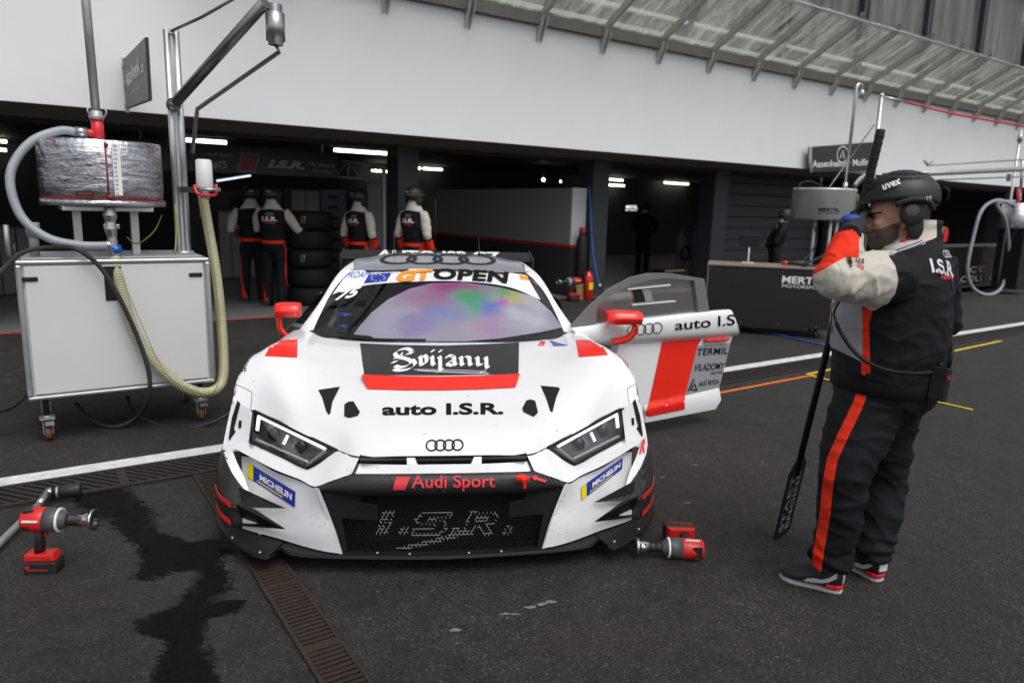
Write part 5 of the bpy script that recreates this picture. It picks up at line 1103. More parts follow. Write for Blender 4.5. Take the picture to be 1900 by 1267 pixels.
# ================================================================== PEOPLE
def zone_mat(name, base, zones, rough=0.75, sheen=0.0):
    """cloth whose panels follow three signed-distance channels stored on the mesh (sewn panels of other colours)"""
    m = bpy.data.materials.new(name); m.use_nodes = True; t = m.node_tree; b = t.nodes['Principled BSDF']; M[name] = m
    at_ = t.nodes.new('ShaderNodeAttribute'); at_.attribute_name = 'zones'; sp = t.nodes.new('ShaderNodeSeparateColor'); t.links.new(at_.outputs['Color'], sp.inputs[0])
    prev = None
    for k, c in enumerate(zones):
        mt = t.nodes.new('ShaderNodeMath'); mt.operation = 'GREATER_THAN'; mt.inputs[1].default_value = 0.5; t.links.new(sp.outputs[k], mt.inputs[0])
        mx = t.nodes.new('ShaderNodeMix'); mx.data_type = 'RGBA'; mx.inputs['B'].default_value = (*c, 1); t.links.new(mt.outputs[0], mx.inputs['Factor'])
        if prev is None: mx.inputs['A'].default_value = (*base, 1)
        else: t.links.new(prev, mx.inputs['A'])
        prev = mx.outputs['Result']
    tc = t.nodes.new('ShaderNodeTexCoord'); n = t.nodes.new('ShaderNodeTexNoise'); n.inputs['Scale'].default_value = 7; n.inputs['Detail'].default_value = 6; t.links.new(tc.outputs['Object'], n.inputs['Vector'])
    r = t.nodes.new('ShaderNodeMapRange'); r.inputs['To Min'].default_value = .78; r.inputs['To Max'].default_value = 1.18; t.links.new(n.outputs['Fac'], r.inputs['Value'])
    mm = t.nodes.new('ShaderNodeMix'); mm.data_type = 'RGBA'; mm.blend_type = 'MULTIPLY'; mm.inputs['Factor'].default_value = 1; t.links.new(prev, mm.inputs['A']); t.links.new(r.outputs[0], mm.inputs['B']); t.links.new(mm.outputs['Result'], b.inputs['Base Color'])
    b.inputs['Roughness'].default_value = rough; b.inputs['Specular IOR Level'].default_value = .22
    if sheen: b.inputs['Sheen Weight'].default_value = sheen
    n2 = t.nodes.new('ShaderNodeTexNoise'); n2.inputs['Scale'].default_value = 420; t.links.new(tc.outputs['Object'], n2.inputs['Vector'])
    n3 = t.nodes.new('ShaderNodeTexNoise'); n3.inputs['Scale'].default_value = 24; n3.inputs['Detail'].default_value = 5; n3.inputs['Distortion'].default_value = 1.2; t.links.new(tc.outputs['Object'], n3.inputs['Vector'])
    ad = t.nodes.new('ShaderNodeMath'); ad.operation = 'MULTIPLY_ADD'; ad.inputs[1].default_value = 4.0; t.links.new(n3.outputs['Fac'], ad.inputs[0]); t.links.new(n2.outputs['Fac'], ad.inputs[2])
    bp = t.nodes.new('ShaderNodeBump'); bp.inputs['Strength'].default_value = .16; bp.inputs['Distance'].default_value = .006; t.links.new(ad.outputs[0], bp.inputs['Height']); t.links.new(bp.outputs['Normal'], b.inputs['Normal'])
    return m
def blob(name, mb, mt, parent, voxel=.012, smooth=6, zones=None, fold=None):
    """union of overlapping shapes -> one continuous skin; folds are real relief; zones(p) -> three panel values around 0.5"""
    me = mb.mesh('tmp'); o = bpy.data.objects.new('tmp', me); COL.objects.link(o)
    r = o.modifiers.new('r', 'REMESH'); r.mode = 'VOXEL'; r.voxel_size = voxel
    s = o.modifiers.new('s', 'SMOOTH'); s.factor = .5; s.iterations = smooth
    dg = bpy.context.evaluated_depsgraph_get(); dg.update()
    out = bpy.data.meshes.new_from_object(o.evaluated_get(dg)); bpy.data.objects.remove(o); bpy.data.meshes.remove(me)
    out.name = name
    if fold:
        nn = [v.normal.copy() for v in out.vertices]
        for v, n in zip(out.vertices, nn): v.co = v.co + n * fold(v.co)
    if zones:
        ca = out.attributes.new('zones', 'FLOAT_COLOR', 'POINT')
        for v in out.vertices: ca.data[v.index].color = (*zones(v.co, v.normal), 1)
    out.polygons.foreach_set('use_smooth', [True] * len(out.polygons)); out.materials.clear(); out.materials.append(M[mt])
    ob = bpy.data.objects.new(name, out); COL.objects.link(ob)
    if parent: ob.parent = parent
    return ob
def px_of(p):
    d = p - CAM; f = d.dot(CFW); return 950 + CF * d.dot(CRT) / f, 633.5 - CF * d.dot(CUP) / f
def seg_d(x, y, pl):
    best = 1e9
    for (ax, ay), (bx, by) in zip(pl[:-1], pl[1:]):
        dx, dy = bx - ax, by - ay; t_ = max(0, min(1, ((x - ax) * dx + (y - ay) * dy) / (dx * dx + dy * dy))); best = min(best, math.hypot(x - ax - t_ * dx, y - ay - t_ * dy))
    return best
mat('skin', (0.50, 0.275, 0.185), 0.5, var=0.2, vscale=30, bump=.2, bscale=160); mat('helmet_black', (0.011, 0.011, 0.0125), 0.5, var=.15); mat('pad_black', (0.012, 0.012, 0.013), 0.75); mat('pad_grey', (0.09, 0.09, 0.092), 0.8, bump=.8, bscale=240)
mat('glove_black', (0.013, 0.013, 0.015), 0.65); mat('glove_blue', (0.012, 0.05, 0.30), 0.7); mat('shoe_black', (0.016, 0.016, 0.017), 0.6); mat('shoe_white', (0.62, 0.62, 0.62), 0.5); mat('sole_grey', (0.36, 0.36, 0.36), 0.7); mat('belt_black', (0.005, 0.005, 0.0055), 0.8, spec=.2); mat('hair', (0.035, 0.028, 0.022), 0.7); mat('eye_dark', (0.01, 0.008, 0.006), 0.2)
NAVY = (0.0072, 0.0078, 0.0105); BEIGE = (0.52, 0.485, 0.42); RED = (0.78, 0.035, 0.010); GREYC = (0.30, 0.305, 0.315)
zone_mat('overall_cloth', NAVY, [BEIGE, RED, GREYC]); zone_mat('crew_cloth', NAVY, [BEIGE, RED, (0.6, 0.6, 0.6)]); zone_mat('face_skin', (0.50, 0.275, 0.185), [(0.10, 0.075, 0.062), (0.035, 0.028, 0.022), (0.30, 0.11, 0.09)], .48)

# ---- foreground mechanic -------------------------------------------------
FD = V((-.84, .54, 0)).normalized(); LD = V((-FD.y, FD.x, 0)); UZ = V((0, 0, 1))
Y0 = -.13
def B(px, py, y=Y0): return at(px, py, y=y)
def sect(mb, secs, n=24):
    """torso: stacked ellipses (centre, half width along the shoulders, half depth)"""
    vs = []; fs = []
    for c, a, b_ in secs: vs += [c + LD * (a * math.cos(2 * PI * j / n)) + FD * (b_ * math.sin(2 * PI * j / n)) for j in range(n)]
    for i in range(len(secs) - 1):
        for j in range(n): fs.append((i * n + j, i * n + (j + 1) % n, (i + 1) * n + (j + 1) % n, (i + 1) * n + j))
    fs += [tuple(range(n))[::-1], tuple((len(secs) - 1) * n + j for j in range(n))]; mb.add(vs, fs, True)
base = at(1605, 1085, z=0)
man = thing('person', 'crew man in black, beige and red overalls and black helmet leaning on a long paddle', 'person', base)
MI = Matrix.Translation(base).inverted()
def inv(mb): return mb.xf(MI)
hipL, hipR = B(1612, 745) + LD * .06, B(1650, 745) - LD * .08
kneeL, kneeR = B(1566, 880, -.24), B(1640, 885, -.02)
ankL, ankR = at(1540, 1040, y=-.20), at(1617, 1020, y=-.09)
heelL, toeL = at(1556, 1098, z=0.0), at(1447, 1068, z=0.0); heelR, toeR = at(1630, 1078, z=0), at(1566, 1040, z=0)
shL, shR = B(1650, 515, -.30), B(1730, 486, .10)
elL, haL = B(1551, 519, -.41), B(1581, 424, -.26)
elR, haR = B(1752, 600, .13), B(1660, 640, .22)
ov = MB()
sect(ov, [(B(1630, 770), .16, .14), (B(1638, 735), .215, .195), (B(1642, 700), .225, .205), (B(1648, 650), .235, .218), (B(1652, 590), .240, .222), (B(1664, 530), .240, .20), (B(1682, 490), .225, .165), (B(1692, 462), .185, .125), (B(1698, 444), .118, .10), (B(1705, 426), .080, .086), (B(1709, 407), .076, .082)])
ov.tube([hipL, hipL.lerp(kneeL, .5) + FD * .01, kneeL, kneeL.lerp(ankL, .5) - FD * .01, ankL, ankL - UZ * .035], [(.135, .14), (.118, .128), (.094, .10), (.086, .092), (.079, .085), (.07, .075)], 18)
ov.tube([hipR, hipR.lerp(kneeR, .5) + FD * .01, kneeR, kneeR.lerp(ankR, .5) - FD * .01, ankR, ankR - UZ * .035], [(.13, .135), (.115, .12), (.092, .098), (.084, .09), (.079, .085), (.07, .075)], 18)
ov.tube([shL - LD * .06, shL, shL.lerp(elL, .5) - UZ * .004, elL], [.10, .108, .093, .074], 18); ov.ell(elL, (.073, .073, .074)); ov.tube([elL, elL.lerp(haL, .45), elL.lerp(haL, .88)], [.070, .062, .047], 18)
ov.tube([shR, shR.lerp(elR, .5), elR, elR.lerp(haR, .5), haR], [.095, .09, .078, .068, .05], 16)
ARMH = [(466, 1643), (493, 1661), (519, 1667), (546, 1661), (563, 1648), (573, 1627), (600, 1600)]
def interp(y, tb):
    for (y0, x0), (y1, x1) in zip(tb[:-1], tb[1:]):
        if y <= y1: return x0 + (x1 - x0) * (y - y0) / (y1 - y0)
    return tb[-1][1]
STR1 = [(1613, 566), (1604, 599), (1605, 637), (1607, 698)]; STR2 = [(1606, 712), (1590, 755), (1563, 810), (1545, 850), (1537, 890), (1530, 960), (1521, 1010), (1514, 1056)]
def man_zone(p, n):
    x, y = px_of(p); near = n.dot(CFW) < .25
    s = lambda d, k=6.0: max(0.0, min(1.0, .5 + d / (2 * k)))
    dl = (p - shL).dot(LD); be = re = gr = 0.0
    da = (p - elL); ax = (haL - elL).normalized(); up = da.dot(ax)
    seg = (shL - p).dot((shL - elL).normalized()); toarm = (elL - shL); L_ = toarm.length
    t_ = (p - shL).dot(toarm) / L_; off = ((p - shL) - toarm * (t_ / L_)).length
    is_arm = off < .135 and -.03 < t_ < L_ + .1 and near
    if near and y < 600:
        if y < 470: sx = 1646 + (470 - y) * 4
        else: sx = interp(y, ARMH)
        be = s(sx - x if is_arm else min(sx - x, 548 - y), 4)
        yk = 476 - (x - 1643) * .37
        if 1600 < x: be = max(be if y > 452 else 0, s(min(yk - y, 1738 - x), 3))
        ln = 506 - (x - 1517) * .56 if x < 1567 else 478
        re = s(min(ln - y, 1594 - x), 3)
    if near and x < 1615 and y > 545:
        lowl = 641 + (x - 1536) * .48
        gr = 0 if is_arm else s(min(1600 - x, lowl - y), 3); be = be if is_arm else min(be, s(562 - y, 4))
    if near:
        d = min(seg_d(x, y, STR1) - 8.5, seg_d(x, y, STR2) - 10.0)
        if y > 562 and be < .5 and not is_arm and not 694 < y < 714: re = max(re, s(-d, 3))
    return be, re, gr
def ridge(v): return (1 - min(1, abs(noise.noise(v)) * 1.6)) ** 3
def man_fold(p):
    q = p - base; z = q.z; w_ = V((noise.noise(q * 4), noise.noise(q * 4 + V((7, 0, 0))), noise.noise(q * 4 + V((0, 7, 0))))) * .35
    f = .006 * ridge(V((q.x * 3.2, q.y * 3.2, z * 7.5)) + w_) + .006 * ridge(V((q.x * 7 + z * 5, q.y * 7, z * 16 + 5)) + w_ * 2) - .006
    if z < .70: f += .006 * ridge(V((q.x * 3 + 3, q.y * 3, z * 10 + q.x * 6)) + w_ * 2) - .003
    if z < .22: f += .006 * math.sin(z * 90 + 6 * noise.noise(q * 7))
    ar = (elL - shL); t_ = (p - shL).dot(ar) / ar.length_squared; dA = (p - elL).length
    if t_ > .2 and z > 1.1: f += .010 * ridge(V((t_ * 6 + 2 * noise.noise(q * 6), (p - shL).dot(UZ) * 4, 3))) - .003
    if dA < .16: f += .005 * math.sin(dA * 130 + 5 * noise.noise(q * 8)) * (1 - dA / .16)
    return f
def loc_fn(fn): return lambda p, *a: fn(p + base, *a)
body_ = MB()   # continuous body under the clothes: trunk, neck, head, legs
hd = B(1657, 409, -.12); HF = V((-.945, .30, -.13)).normalized(); HL = (UZ.cross(HF)).normalized(); HU = HF.cross(HL)
HM = Matrix((HF, HL, HU)).transposed()
def H(f, l, u): return hd + HF * f + HL * l + HU * u
body_.ell(H(-.012, 0, .035), (.098, .076, .105), 28, 20, HM); body_.ell(H(.035, 0, -.035), (.062, .060, .085), 24, 16, HM); body_.ell(H(.052, 0, -.083), (.042, .042, .032), 18, 12, HM)
body_.tube([H(.078, 0, .035), H(.100, 0, .008), H(.112, 0, -.008), H(.098, 0, -.016)], [.011, .014, .016, .010], 14); body_.ell(H(.098, .012, -.012), (.012, .010, .008), 12, 8); body_.ell(H(.098, -.012, -.012), (.012, .010, .008), 12, 8)
body_.ell(H(.088, 0, -.040), (.014, .024, .007), 14, 8, HM); body_.ell(H(.084, 0, -.053), (.014, .022, .007), 14, 8, HM); body_.ell(H(.078, .030, .040), (.016, .024, .009), 12, 8, HM); body_.ell(H(.078, -.030, .040), (.016, .024, .009), 12, 8, HM); body_.ell(H(.060, .045, -.005), (.026, .018, .02), 12, 8, HM); body_.ell(H(.060, -.045, -.005), (.026, .018, .02), 12, 8, HM)
body_.ell(H(-.012, .078, -.002), (.022, .010, .032), 12, 8, HM); body_.ell(H(-.012, -.078, -.002), (.022, .010, .032), 12, 8, HM)
body_.tube([H(-.025, 0, -.02), H(-.045, 0, -.10), B(1694, 440)], [.058, .060, .068], 18); sect(body_, [(B(1694, 450), .09, .08), (B(1690, 480), .17, .12), (B(1652, 590), .2, .18), (B(1640, 720), .19, .17), (B(1632, 765), .13, .11)])
for a_, b_, c_ in ((hipL, kneeL, ankL), (hipR, kneeR, ankR)): body_.tube([a_, b_, c_ + UZ * .08], [.10, .07, .05], 14)
body_.tube([shL, elL, elL.lerp(haL, .9)], [.07, .05, .026], 14); body_.tube([shR, elR, haR], [.07, .055, .035], 14)
def face_zone(p, n):
    q = p - hd; f, l, u = q.dot(HF), q.dot(HL), q.dot(HU); s = lambda d, k=.01: max(0.0, min(1.0, .5 + d / (2 * k)))
    beard = s(min(-.026 + .35 * max(0, .06 - f) - u, f + .005, .14 + u)); 
    if f > .09 and u > -.034: beard = 0
    brow = s(min(.0042 - abs(u - .044 + abs(l) * .15), f - .05, .040 - abs(abs(l) - .03) * 1.6), .003)
    lips = s(min(.006 - abs(u + .047), f - .075), .004)
    return beard, brow, lips
inv(body_); bo_ = blob('body', body_, 'face_skin', man, .0055, 4, zones=loc_fn(face_zone))
inv(ov); ovo = blob('overalls', ov, 'overall_cloth', man, .0085, 6, zones=loc_fn(man_zone), fold=loc_fn(man_fold))
BVO = BVHTree.FromPolygons([v.co + base for v in ovo.data.vertices], [list(p.vertices) for p in ovo.data.polygons])
def odec(mb, v2, fs, q, off=.004, mx=6.0, bow=0):
    c = [V((a, b, 0)) for a, b in q]; vs, fs = dense([p + V((0, -bow * 4 * x * (1 - x), 0)) for p, (x, y) in zip(on_quad(v2, c), v2)], fs, mx); out = []
    for p in vs:
        d = ray(p.x, p.y).normalized(); h = BVO.ray_cast(CAM, d)
        if h[0] is None:
            t_ = 2.8
            for _ in range(10): h = BVO.find_nearest(CAM + d * t_); t_ = (h[0] - CAM).dot(d)
        nn = h[1] if h[1].dot(d) < 0 else -h[1]; out.append(h[0] + nn * off - base)
    mb.add(out, fs, True)
def otext(mb, s, q, bold=.02, shear=0, off=.004): v, f, w = text2d(s, bold, shear); odec(mb, fit2d(v, w), f, q, off)
mat('embroid_blue', (0.06, 0.07, 0.16), .6); mat('embroid_white', (0.55, 0.56, 0.62), .6)
L = MB(); L.add([V((0, 0, -.0)) + BVO.ray_cast(CAM, ray(1757, 492).normalized())[0] - base] * 3, [(0, 1, 2)]) if False else None
def back_text(s, px, py, wd, ht, bold, sh, mt):
    h = BVO.ray_cast(CAM, ray(px, py).normalized()); n = h[1]; u = UZ.cross(n).normalized(); w = n.cross(u); v, f, tw = text2d(s, bold, sh); q = MB()
    decal(q, fit2d(v, tw), f, [h[0] - u * wd - w * ht, h[0] + u * wd - w * ht, h[0] + u * wd + w * ht, h[0] - u * wd + w * ht], BVO, .004, .02); inv(q).build('embroidery', mt, ovo, fix=False)
back_text('I.S.R.', 1752, 494, .066, .026, .03, .1, 'embroid_white'); back_text('racing', 1757, 513, .045, .010, .03, .2, 'red_paint')
h_ = BVO.ray_cast(CAM, ray(1756, 472).normalized()); n_ = h_[1]; u_ = UZ.cross(n_).normalized(); w_ = n_.cross(u_); v, f, w = rings2d(.12); L2 = MB()
decal(L2, fit2d(v, w), f, [h_[0] - u_ * .042 - w_ * .016, h_[0] + u_ * .042 - w_ * .016, h_[0] + u_ * .042 + w_ * .016, h_[0] - u_ * .042 + w_ * .016], BVO, .004, .02); inv(L2).build('embroidery', 'embroid_white', ovo, fix=False)
L = MB(); otext(L, 'racing', [(1588, 494), (1602, 500), (1604, 493), (1592, 487)], .03, 0); L.build('embroidery', 'red_paint', ovo, fix=False)
L = MB(); otext(L, 'I.S.R', [(1586, 486), (1603, 491), (1605, 483), (1588, 478)], .03, 0); otext(L, 'ZEBRA', [(1570, 478), (1577, 498), (1583, 496), (1576, 476)][::1], .05, 0); L.build('embroidery', 'letter_black', ovo, fix=False)
for pl_ in ([(1650, 470), (1672, 461), (1694, 453), (1712, 446)], [(1652, 475), (1674, 466), (1696, 458), (1714, 450)]):
    v, f = stroke2d(pl_, 2.0, k=4); mb = MB(); vs_ = [V((x, y, 0)) for x, y in v]; odec(mb, [(0, 0)], [], [(0, 0)] * 4) if False else None
    out = []
    for p in vs_:
        d = ray(p.x, p.y).normalized(); h = BVO.ray_cast(CAM, d); h = h if h[0] is not None else BVO.find_nearest(CAM + d * 2.75); out.append(h[0] - d * .003 - base)
    mb.add(out, f); mb.build('piping', 'embroid_blue', ovo, fix=False)
def band(mb, py0, py1, sc=1.02):
    pass
mb = MB(); cB = B(1642, 704); ring = lambda z, k: [cB + LD * (.227 * k * math.cos(2 * PI * j / 40)) + FD * (.207 * k * math.sin(2 * PI * j / 40)) + UZ * z for j in range(41)]
mb.grid([ring(-.030, .985), ring(-.026, 1.0), ring(.026, 1.0), ring(.030, .985)]); inv(mb).build('belt', 'belt_black', man, fix=False)
# shoes
def shoe(heel, toe, ank, s):
    d = (toe - heel).normalized(); w = V((-d.y, d.x, 0)); L_ = (toe - heel).length; mb = MB(); rows = []
    prof = [(-.02, .026, .035, .115), (.03, .038, .016, .125), (.10, .040, .012, .135), (.17, .042, .012, .122), (.23, .047, .012, .092), (.31, .052, .012, .074), (.39, .049, .012, .062), (.455, .034, .018, .048), (.48, .012, .024, .034)]
    for x, hw_, zl, zh in prof:
        c = heel + d * (x / .48 * L_); rows.append([c + w * (hw_ * math.sin(a)) + UZ * ((zl + zh) / 2 + (zh - zl) / 2 * math.cos(a)) for a in [2 * PI * k / 14 for k in range(15)]])
    mb.grid(rows); mb.add(rows[0][:-1], [tuple(range(14))]); mb.add(rows[-1][:-1], [tuple(range(14))]); sh = inv(mb).build('shoe', 'shoe_black', man, sub=1)
    sole = MB(); ol_ = []
    for x, hw_ in [(-.03, .0), (-.02, .024), (.02, .036), (.10, .040), (.18, .041), (.26, .047), (.33, .052), (.40, .049), (.45, .036), (.485, .012)]: ol_.append((x / .48 * L_, hw_ * .96))
    poly = [heel + d * x + w * y for x, y in ol_] + [heel + d * x - w * y for x, y in reversed(ol_[1:])]
    sole.prism([p + UZ * .001 for p in poly], UZ * .014); inv(sole).build('sole', 'sole_grey', sh, .004)
    r_ = MB(); r_.prism([p + UZ * .0195 for p in [heel + d * x + w * y for x, y in ol_[:4]] + [heel + d * x - w * y for x, y in reversed(ol_[1:4])]], UZ * .018); inv(r_).build('heel_wedge', 'red_plastic', sh, .004)
    st = MB(); ww = w if w.dot(CFW) < 0 else -w
    def side(x, z):  # point on the near flank
        k = max(0, min(len(prof) - 2, sum(1 for q in prof if q[0] / .48 * L_ <= x) - 1)); f_ = (x / L_ * .48 - prof[k][0]) / (prof[k + 1][0] - prof[k][0]); hw_ = prof[k][1] * (1 - f_) + prof[k + 1][1] * f_; zl = prof[k][2] * (1 - f_) + prof[k + 1][2] * f_; zh = prof[k][3] * (1 - f_) + prof[k + 1][3] * f_
        c_ = max(-1, min(1, (z - (zl + zh) / 2) / ((zh - zl) / 2))); return heel + d * x + ww * (hw_ * math.sqrt(max(0, 1 - c_ * c_)) + .003) + UZ * z
    sw = [(.04, .075, .10), (.16, .050, .072), (.28, .036, .056), (.40, .031, .056), (.5, .030, .050), (.56, .031, .036)]
    st.grid([[side(a * L_, z0_) for a, z0_, z1_ in sw], [side(a * L_, (z0_ + z1_) / 2) for a, z0_, z1_ in sw], [side(a * L_, z1_) for a, z0_, z1_ in sw]]); inv(st).build('side_stripe', 'shoe_white', sh, fix=False)
    hb = MB(); hb.add([heel - d * (.012) + w * k + UZ * z for k, z in ((-.022, .055), (.022, .055), (.022, .098), (-.022, .098))] , [(0, 1, 2, 3)]); inv(hb).build('heel_tab', 'shoe_white', sh, fix=False, solid=.004)
shoe(heelL, toeL, ankL, 1); shoe(heelR, toeR, ankR, -1)
# helmet with ear pads
hm = MB(); rows = []
def hel(th, ph, k=1.0): # ellipsoid, th from crown
    return H(-.028, 0, .080) + HM @ V((.143 * k * math.sin(th) * math.cos(ph), .112 * k * math.sin(th) * math.sin(ph), .112 * k * math.cos(th)))
for i in range(13):
    row = []
    for j in range(49):
        ph = 2 * PI * j / 48; lim = 1.60 - .06 * math.cos(ph) + .30 * max(0, -math.cos(ph)) ** 1.5; th = .02 + (lim - .02) * i / 12; p = hel(th, ph)
        k_ = max(0, math.cos(ph)) ** 3 * (i / 12) ** 6; p += HF * (.014 * k_) - HU * (.006 * k_); row.append(p)
    rows.append(row)
hm.grid(rows); he = inv(hm).build('helmet', 'helmet_black', man, solid=-.012, fix=False)
mb = MB()
for s in (1, -1):
    mb.ell(H(-.040, s * .098, .022), (.046, .013, .046), 20, 14, HM); mb.ell(H(-.050, s * .09, -.026), (.032, .012, .052), 16, 12, HM); mb.tube([H(-.03, s * .088, -.055), H(.0, s * .066, -.112), H(.02, s * .02, -.128)], .006, 8)
    mb.tube(cr([H(.02, s * .104, .062), H(-.03, s * .112, .075), H(-.09, s * .105, .066), H(-.115, s * .088, .03)], 5), .011, 10)
inv(mb).build('ear_pad', 'pad_black', he)
mb = MB(); 
for s in (1, -1): mb.ell(H(-.036, s * .108, .034), (.026, .006, .024), 18, 10, HM)
inv(mb).build('pad_mesh', 'pad_grey', he); mb = MB(); mb.box(H(-.012, .086, -.075), (.016, .012, .012), mx=HM); inv(mb).build('strap_buckle', 'red_plastic', he)
BVH_ = BVHTree.FromPolygons([p for r in rows for p in r], [(i * 49 + j, i * 49 + j + 1, (i + 1) * 49 + j + 1, (i + 1) * 49 + j) for i in range(12) for j in range(48)])
def hdec(mb, v2, fs, q, off=.0155):
    vs, fs = dense(on_quad(v2, [V((a, b, 0)) for a, b in q]), fs, 4)
    for i, p in enumerate(vs):
        d = ray(p.x, p.y).normalized(); h = BVH_.ray_cast(CAM, d); h = h if h[0] is not None else BVH_.find_nearest(CAM + d * 2.7); nn = h[1] if h[1].dot(d) < 0 else -h[1]; vs[i] = h[0] + nn * off - base
    mb.add(vs, fs, True)
L = MB(); v, f, w = text2d('uvex', .03, 0, 1, 1.08); hdec(L, fit2d(v, w), f, [(1641, 355), (1671, 344), (1668, 333), (1638, 344)]); v, f = stroke2d([(.5, .05), (.1, .55), (.2, .9), (.5, .7), (.8, .9), (.9, .55), (.5, .05)], .09, k=3); hdec(L, v, f, [(1714, 376), (1724, 374), (1723, 363), (1713, 364)]); L.build('lettering', 'letter_white', he, fix=False)
L = MB()
for k in range(5): x = 1648 + k * 13; hdec(L, *SQ, [(x, 333 - k * .5), (x + 16, 331 - k * .5), (x + 20, 326), (x + 6, 328)], .0152)
L.build('vent', 'slot_black', he, fix=False)
mb = MB(); mb.tube(cr([hel(1.35, 2.75, 1.1), hel(1.5, 2.95, 1.16), hel(1.75, 3.0, 1.14)], 4), .007, 8); inv(mb).build('goggle_clip', 'black', he)
for s in (1, -1):
    mb = MB(); mb.ell(H(.082, s * .030, .026), (.010, .013, .008), 12, 8, HM); inv(mb).build('eye', 'eye_dark', bo_)
# paddle held upright, blade on the ground
pt_, pb_ = at(1635, 240, y=-.16), at(1449, 996, z=.0)
pd = thing('engine_paddle', 'long black pit paddle lettered START ENGINE held upright on the asphalt', 'paddle', pb_)
PI_ = Matrix.Translation(pb_).inverted(); ax = (pt_ - pb_).normalized(); Lp = (pt_ - pb_).length
blade_top = pb_ + ax * (Lp * .232)
mb = MB(); mb.tube([blade_top - ax * .08, pt_ - ax * .40], .0145, 14); mb.xf(PI_).build('shaft', 'carbon_dark', pd); mb = MB(); mb.tube([pt_ - ax * .42, pt_ - ax * .005, pt_], [.0165, .0165, .014], 16)
for k in range(15): c = pt_ - ax * (.02 + k * .027); mb.tube([c, c - ax * .006, c - ax * .012], [.0165, .0180, .0165], 14, False)
mb.xf(PI_).build('grip', 'rubber', pd)
vr_ = ray(1475, 900).normalized(); wv = vr_.cross(CUP).normalized() * .36 + vr_ * .93; wv = (wv - ax * wv.dot(ax)).normalized(); nb_ = ax.cross(wv).normalized()
hw_ = .075; BL = Lp * .235
def bp_(a, l): return pb_ + ax * l + wv * a
out_l = [(-.055, .004), (.055, .004), (hw_, .03), (hw_, BL - .05), (.04, BL), (-.04, BL), (-hw_, BL - .05), (-hw_, .03)]
mb = MB(); mb.prism([bp_(a, l) - nb_ * .003 for a, l in out_l], nb_ * .006); mb.xf(PI_).build('blade', 'carbon_dark', pd, .001)
sg_ = -1 if nb_.dot(CFW) > 0 else 1
L = MB()
for s_, off_ in (('START', -.030), ('ENGINE', .022)):
    v, f, w = text2d(s_, .015, 0, 1.0, 1.1); L.add([bp_(off_ + .018 - .036 * y, .05 + x / w * (BL - .13)) + nb_ * (sg_ * .0045) for x, y in v], f)
L.xf(PI_).build('lettering', 'letter_grey', pd, fix=False)
# gloved hand closed round the shaft
def shaft_at(y): 
    t_ = (y - pb_.z) / (pt_.z - pb_.z); return pb_.lerp(pt_, t_)
gc = shaft_at(at(1588, 415, y=-.2).z); gl_ = MB(); wr = elL.lerp(haL, .92); 
tow = (gc - wr); g_f = (tow - ax * tow.dot(ax)).normalized(); g_s = ax.cross(g_f)
gl_.tube([wr - (gc - wr) * .25, wr, wr.lerp(gc, .5), gc - g_f * .035], [(.045, .04), (.043, .036), (.05, .034), (.046, .03)], 14)
for k in range(4):
    o_ = ax * (.036 - k * .023); r_ = (.0115, .012, .0115, .0095)[k]; ln_ = (1.0, 1.06, 1.0, .85)[k]
    P = [gc + o_ - g_f * .035 + g_s * .012]
    for a_ in (150, 100, 50, 0, -50, -95): P.append(gc + o_ + (g_s * math.sin(R(a_)) * -1 * -1 + g_f * math.cos(R(a_)) * -1 * -1) * (.029 * (1 if a_ > -60 else ln_ * .96)))
    gl_.tube(P, [r_] * 6 + [r_ * .8], 10); gl_.ell(P[-1], (r_ * .85,) * 3, 8, 6)
gl_.tube([wr.lerp(gc, .6) + ax * .02, gc + ax * .055 - g_s * .025 - g_f * .01, gc + ax * .062 + g_f * .02 - g_s * .015, gc + ax * .05 + g_f * .034 + g_s * .01], [.017, .0145, .0125, .010], 10)
inv(gl_); glo = blob('glove', gl_, 'glove_black', man, .0045, 3)
mb = MB(); q = wr.lerp(gc, .62); bk = (V((-.4, -.55, .5))).normalized(); mb.ell(q - FD * -.014 + bk * .026 + UZ * .01, (.042, .036, .022), 14, 10); inv(mb).build('glove_back', 'glove_blue', glo)
g2 = MB(); g2.ell(haR + FD * .02, (.045, .04, .05)); 
for k in range(4): g2.tube([haR + FD * .03 + UZ * (.03 - k * .02), haR + FD * .07 + UZ * (.02 - k * .02), haR + FD * .075 - LD * -.03 + UZ * (.01 - k * .02)], [.012, .011, .009], 8)
g2.tube([haR + UZ * .03, haR + UZ * .05 + LD * .04, haR + UZ * .04 + LD * .06], [.014, .012, .01], 8); inv(g2); blob('glove', g2, 'glove_black', man, .006, 3)
# radio on the belt with coiled lead
rd = thing('two_way_radio', 'black two way radio clipped to the belt of the foreground crew man', 'radio', B(1743, 712, -.36)); RI = Matrix.Translation(rd.location).inverted(); c = rd.location.copy()
rx = Matrix.Rotation(R(35), 3, 'Z') @ Matrix.Rotation(R(8), 3, 'Y')
mb = MB(); mb.box(c, (.038, .062, .13), mx=rx); mb.xf(RI).build('case', 'black', rd, .006); mb = MB(); mb.tube([c + rx @ V((0, -.02, .06)), c + rx @ V((.01, -.02, .155))], [.008, .006], 8); mb.xf(RI).build('aerial', 'black', rd)
mb = MB(); [mb.cyl(c + rx @ V((0, .008 + .02 * k, .06)), c + rx @ V((0, .008 + .02 * k, .08)), .007) for k in (0, 1)]; mb.xf(RI).build('knob', 'black', rd); mb = MB(); mb.box(c + rx @ V((-.016, -.032, .03)), (.012, .006, .014), mx=rx); mb.xf(RI).build('button', 'red_plastic', rd)
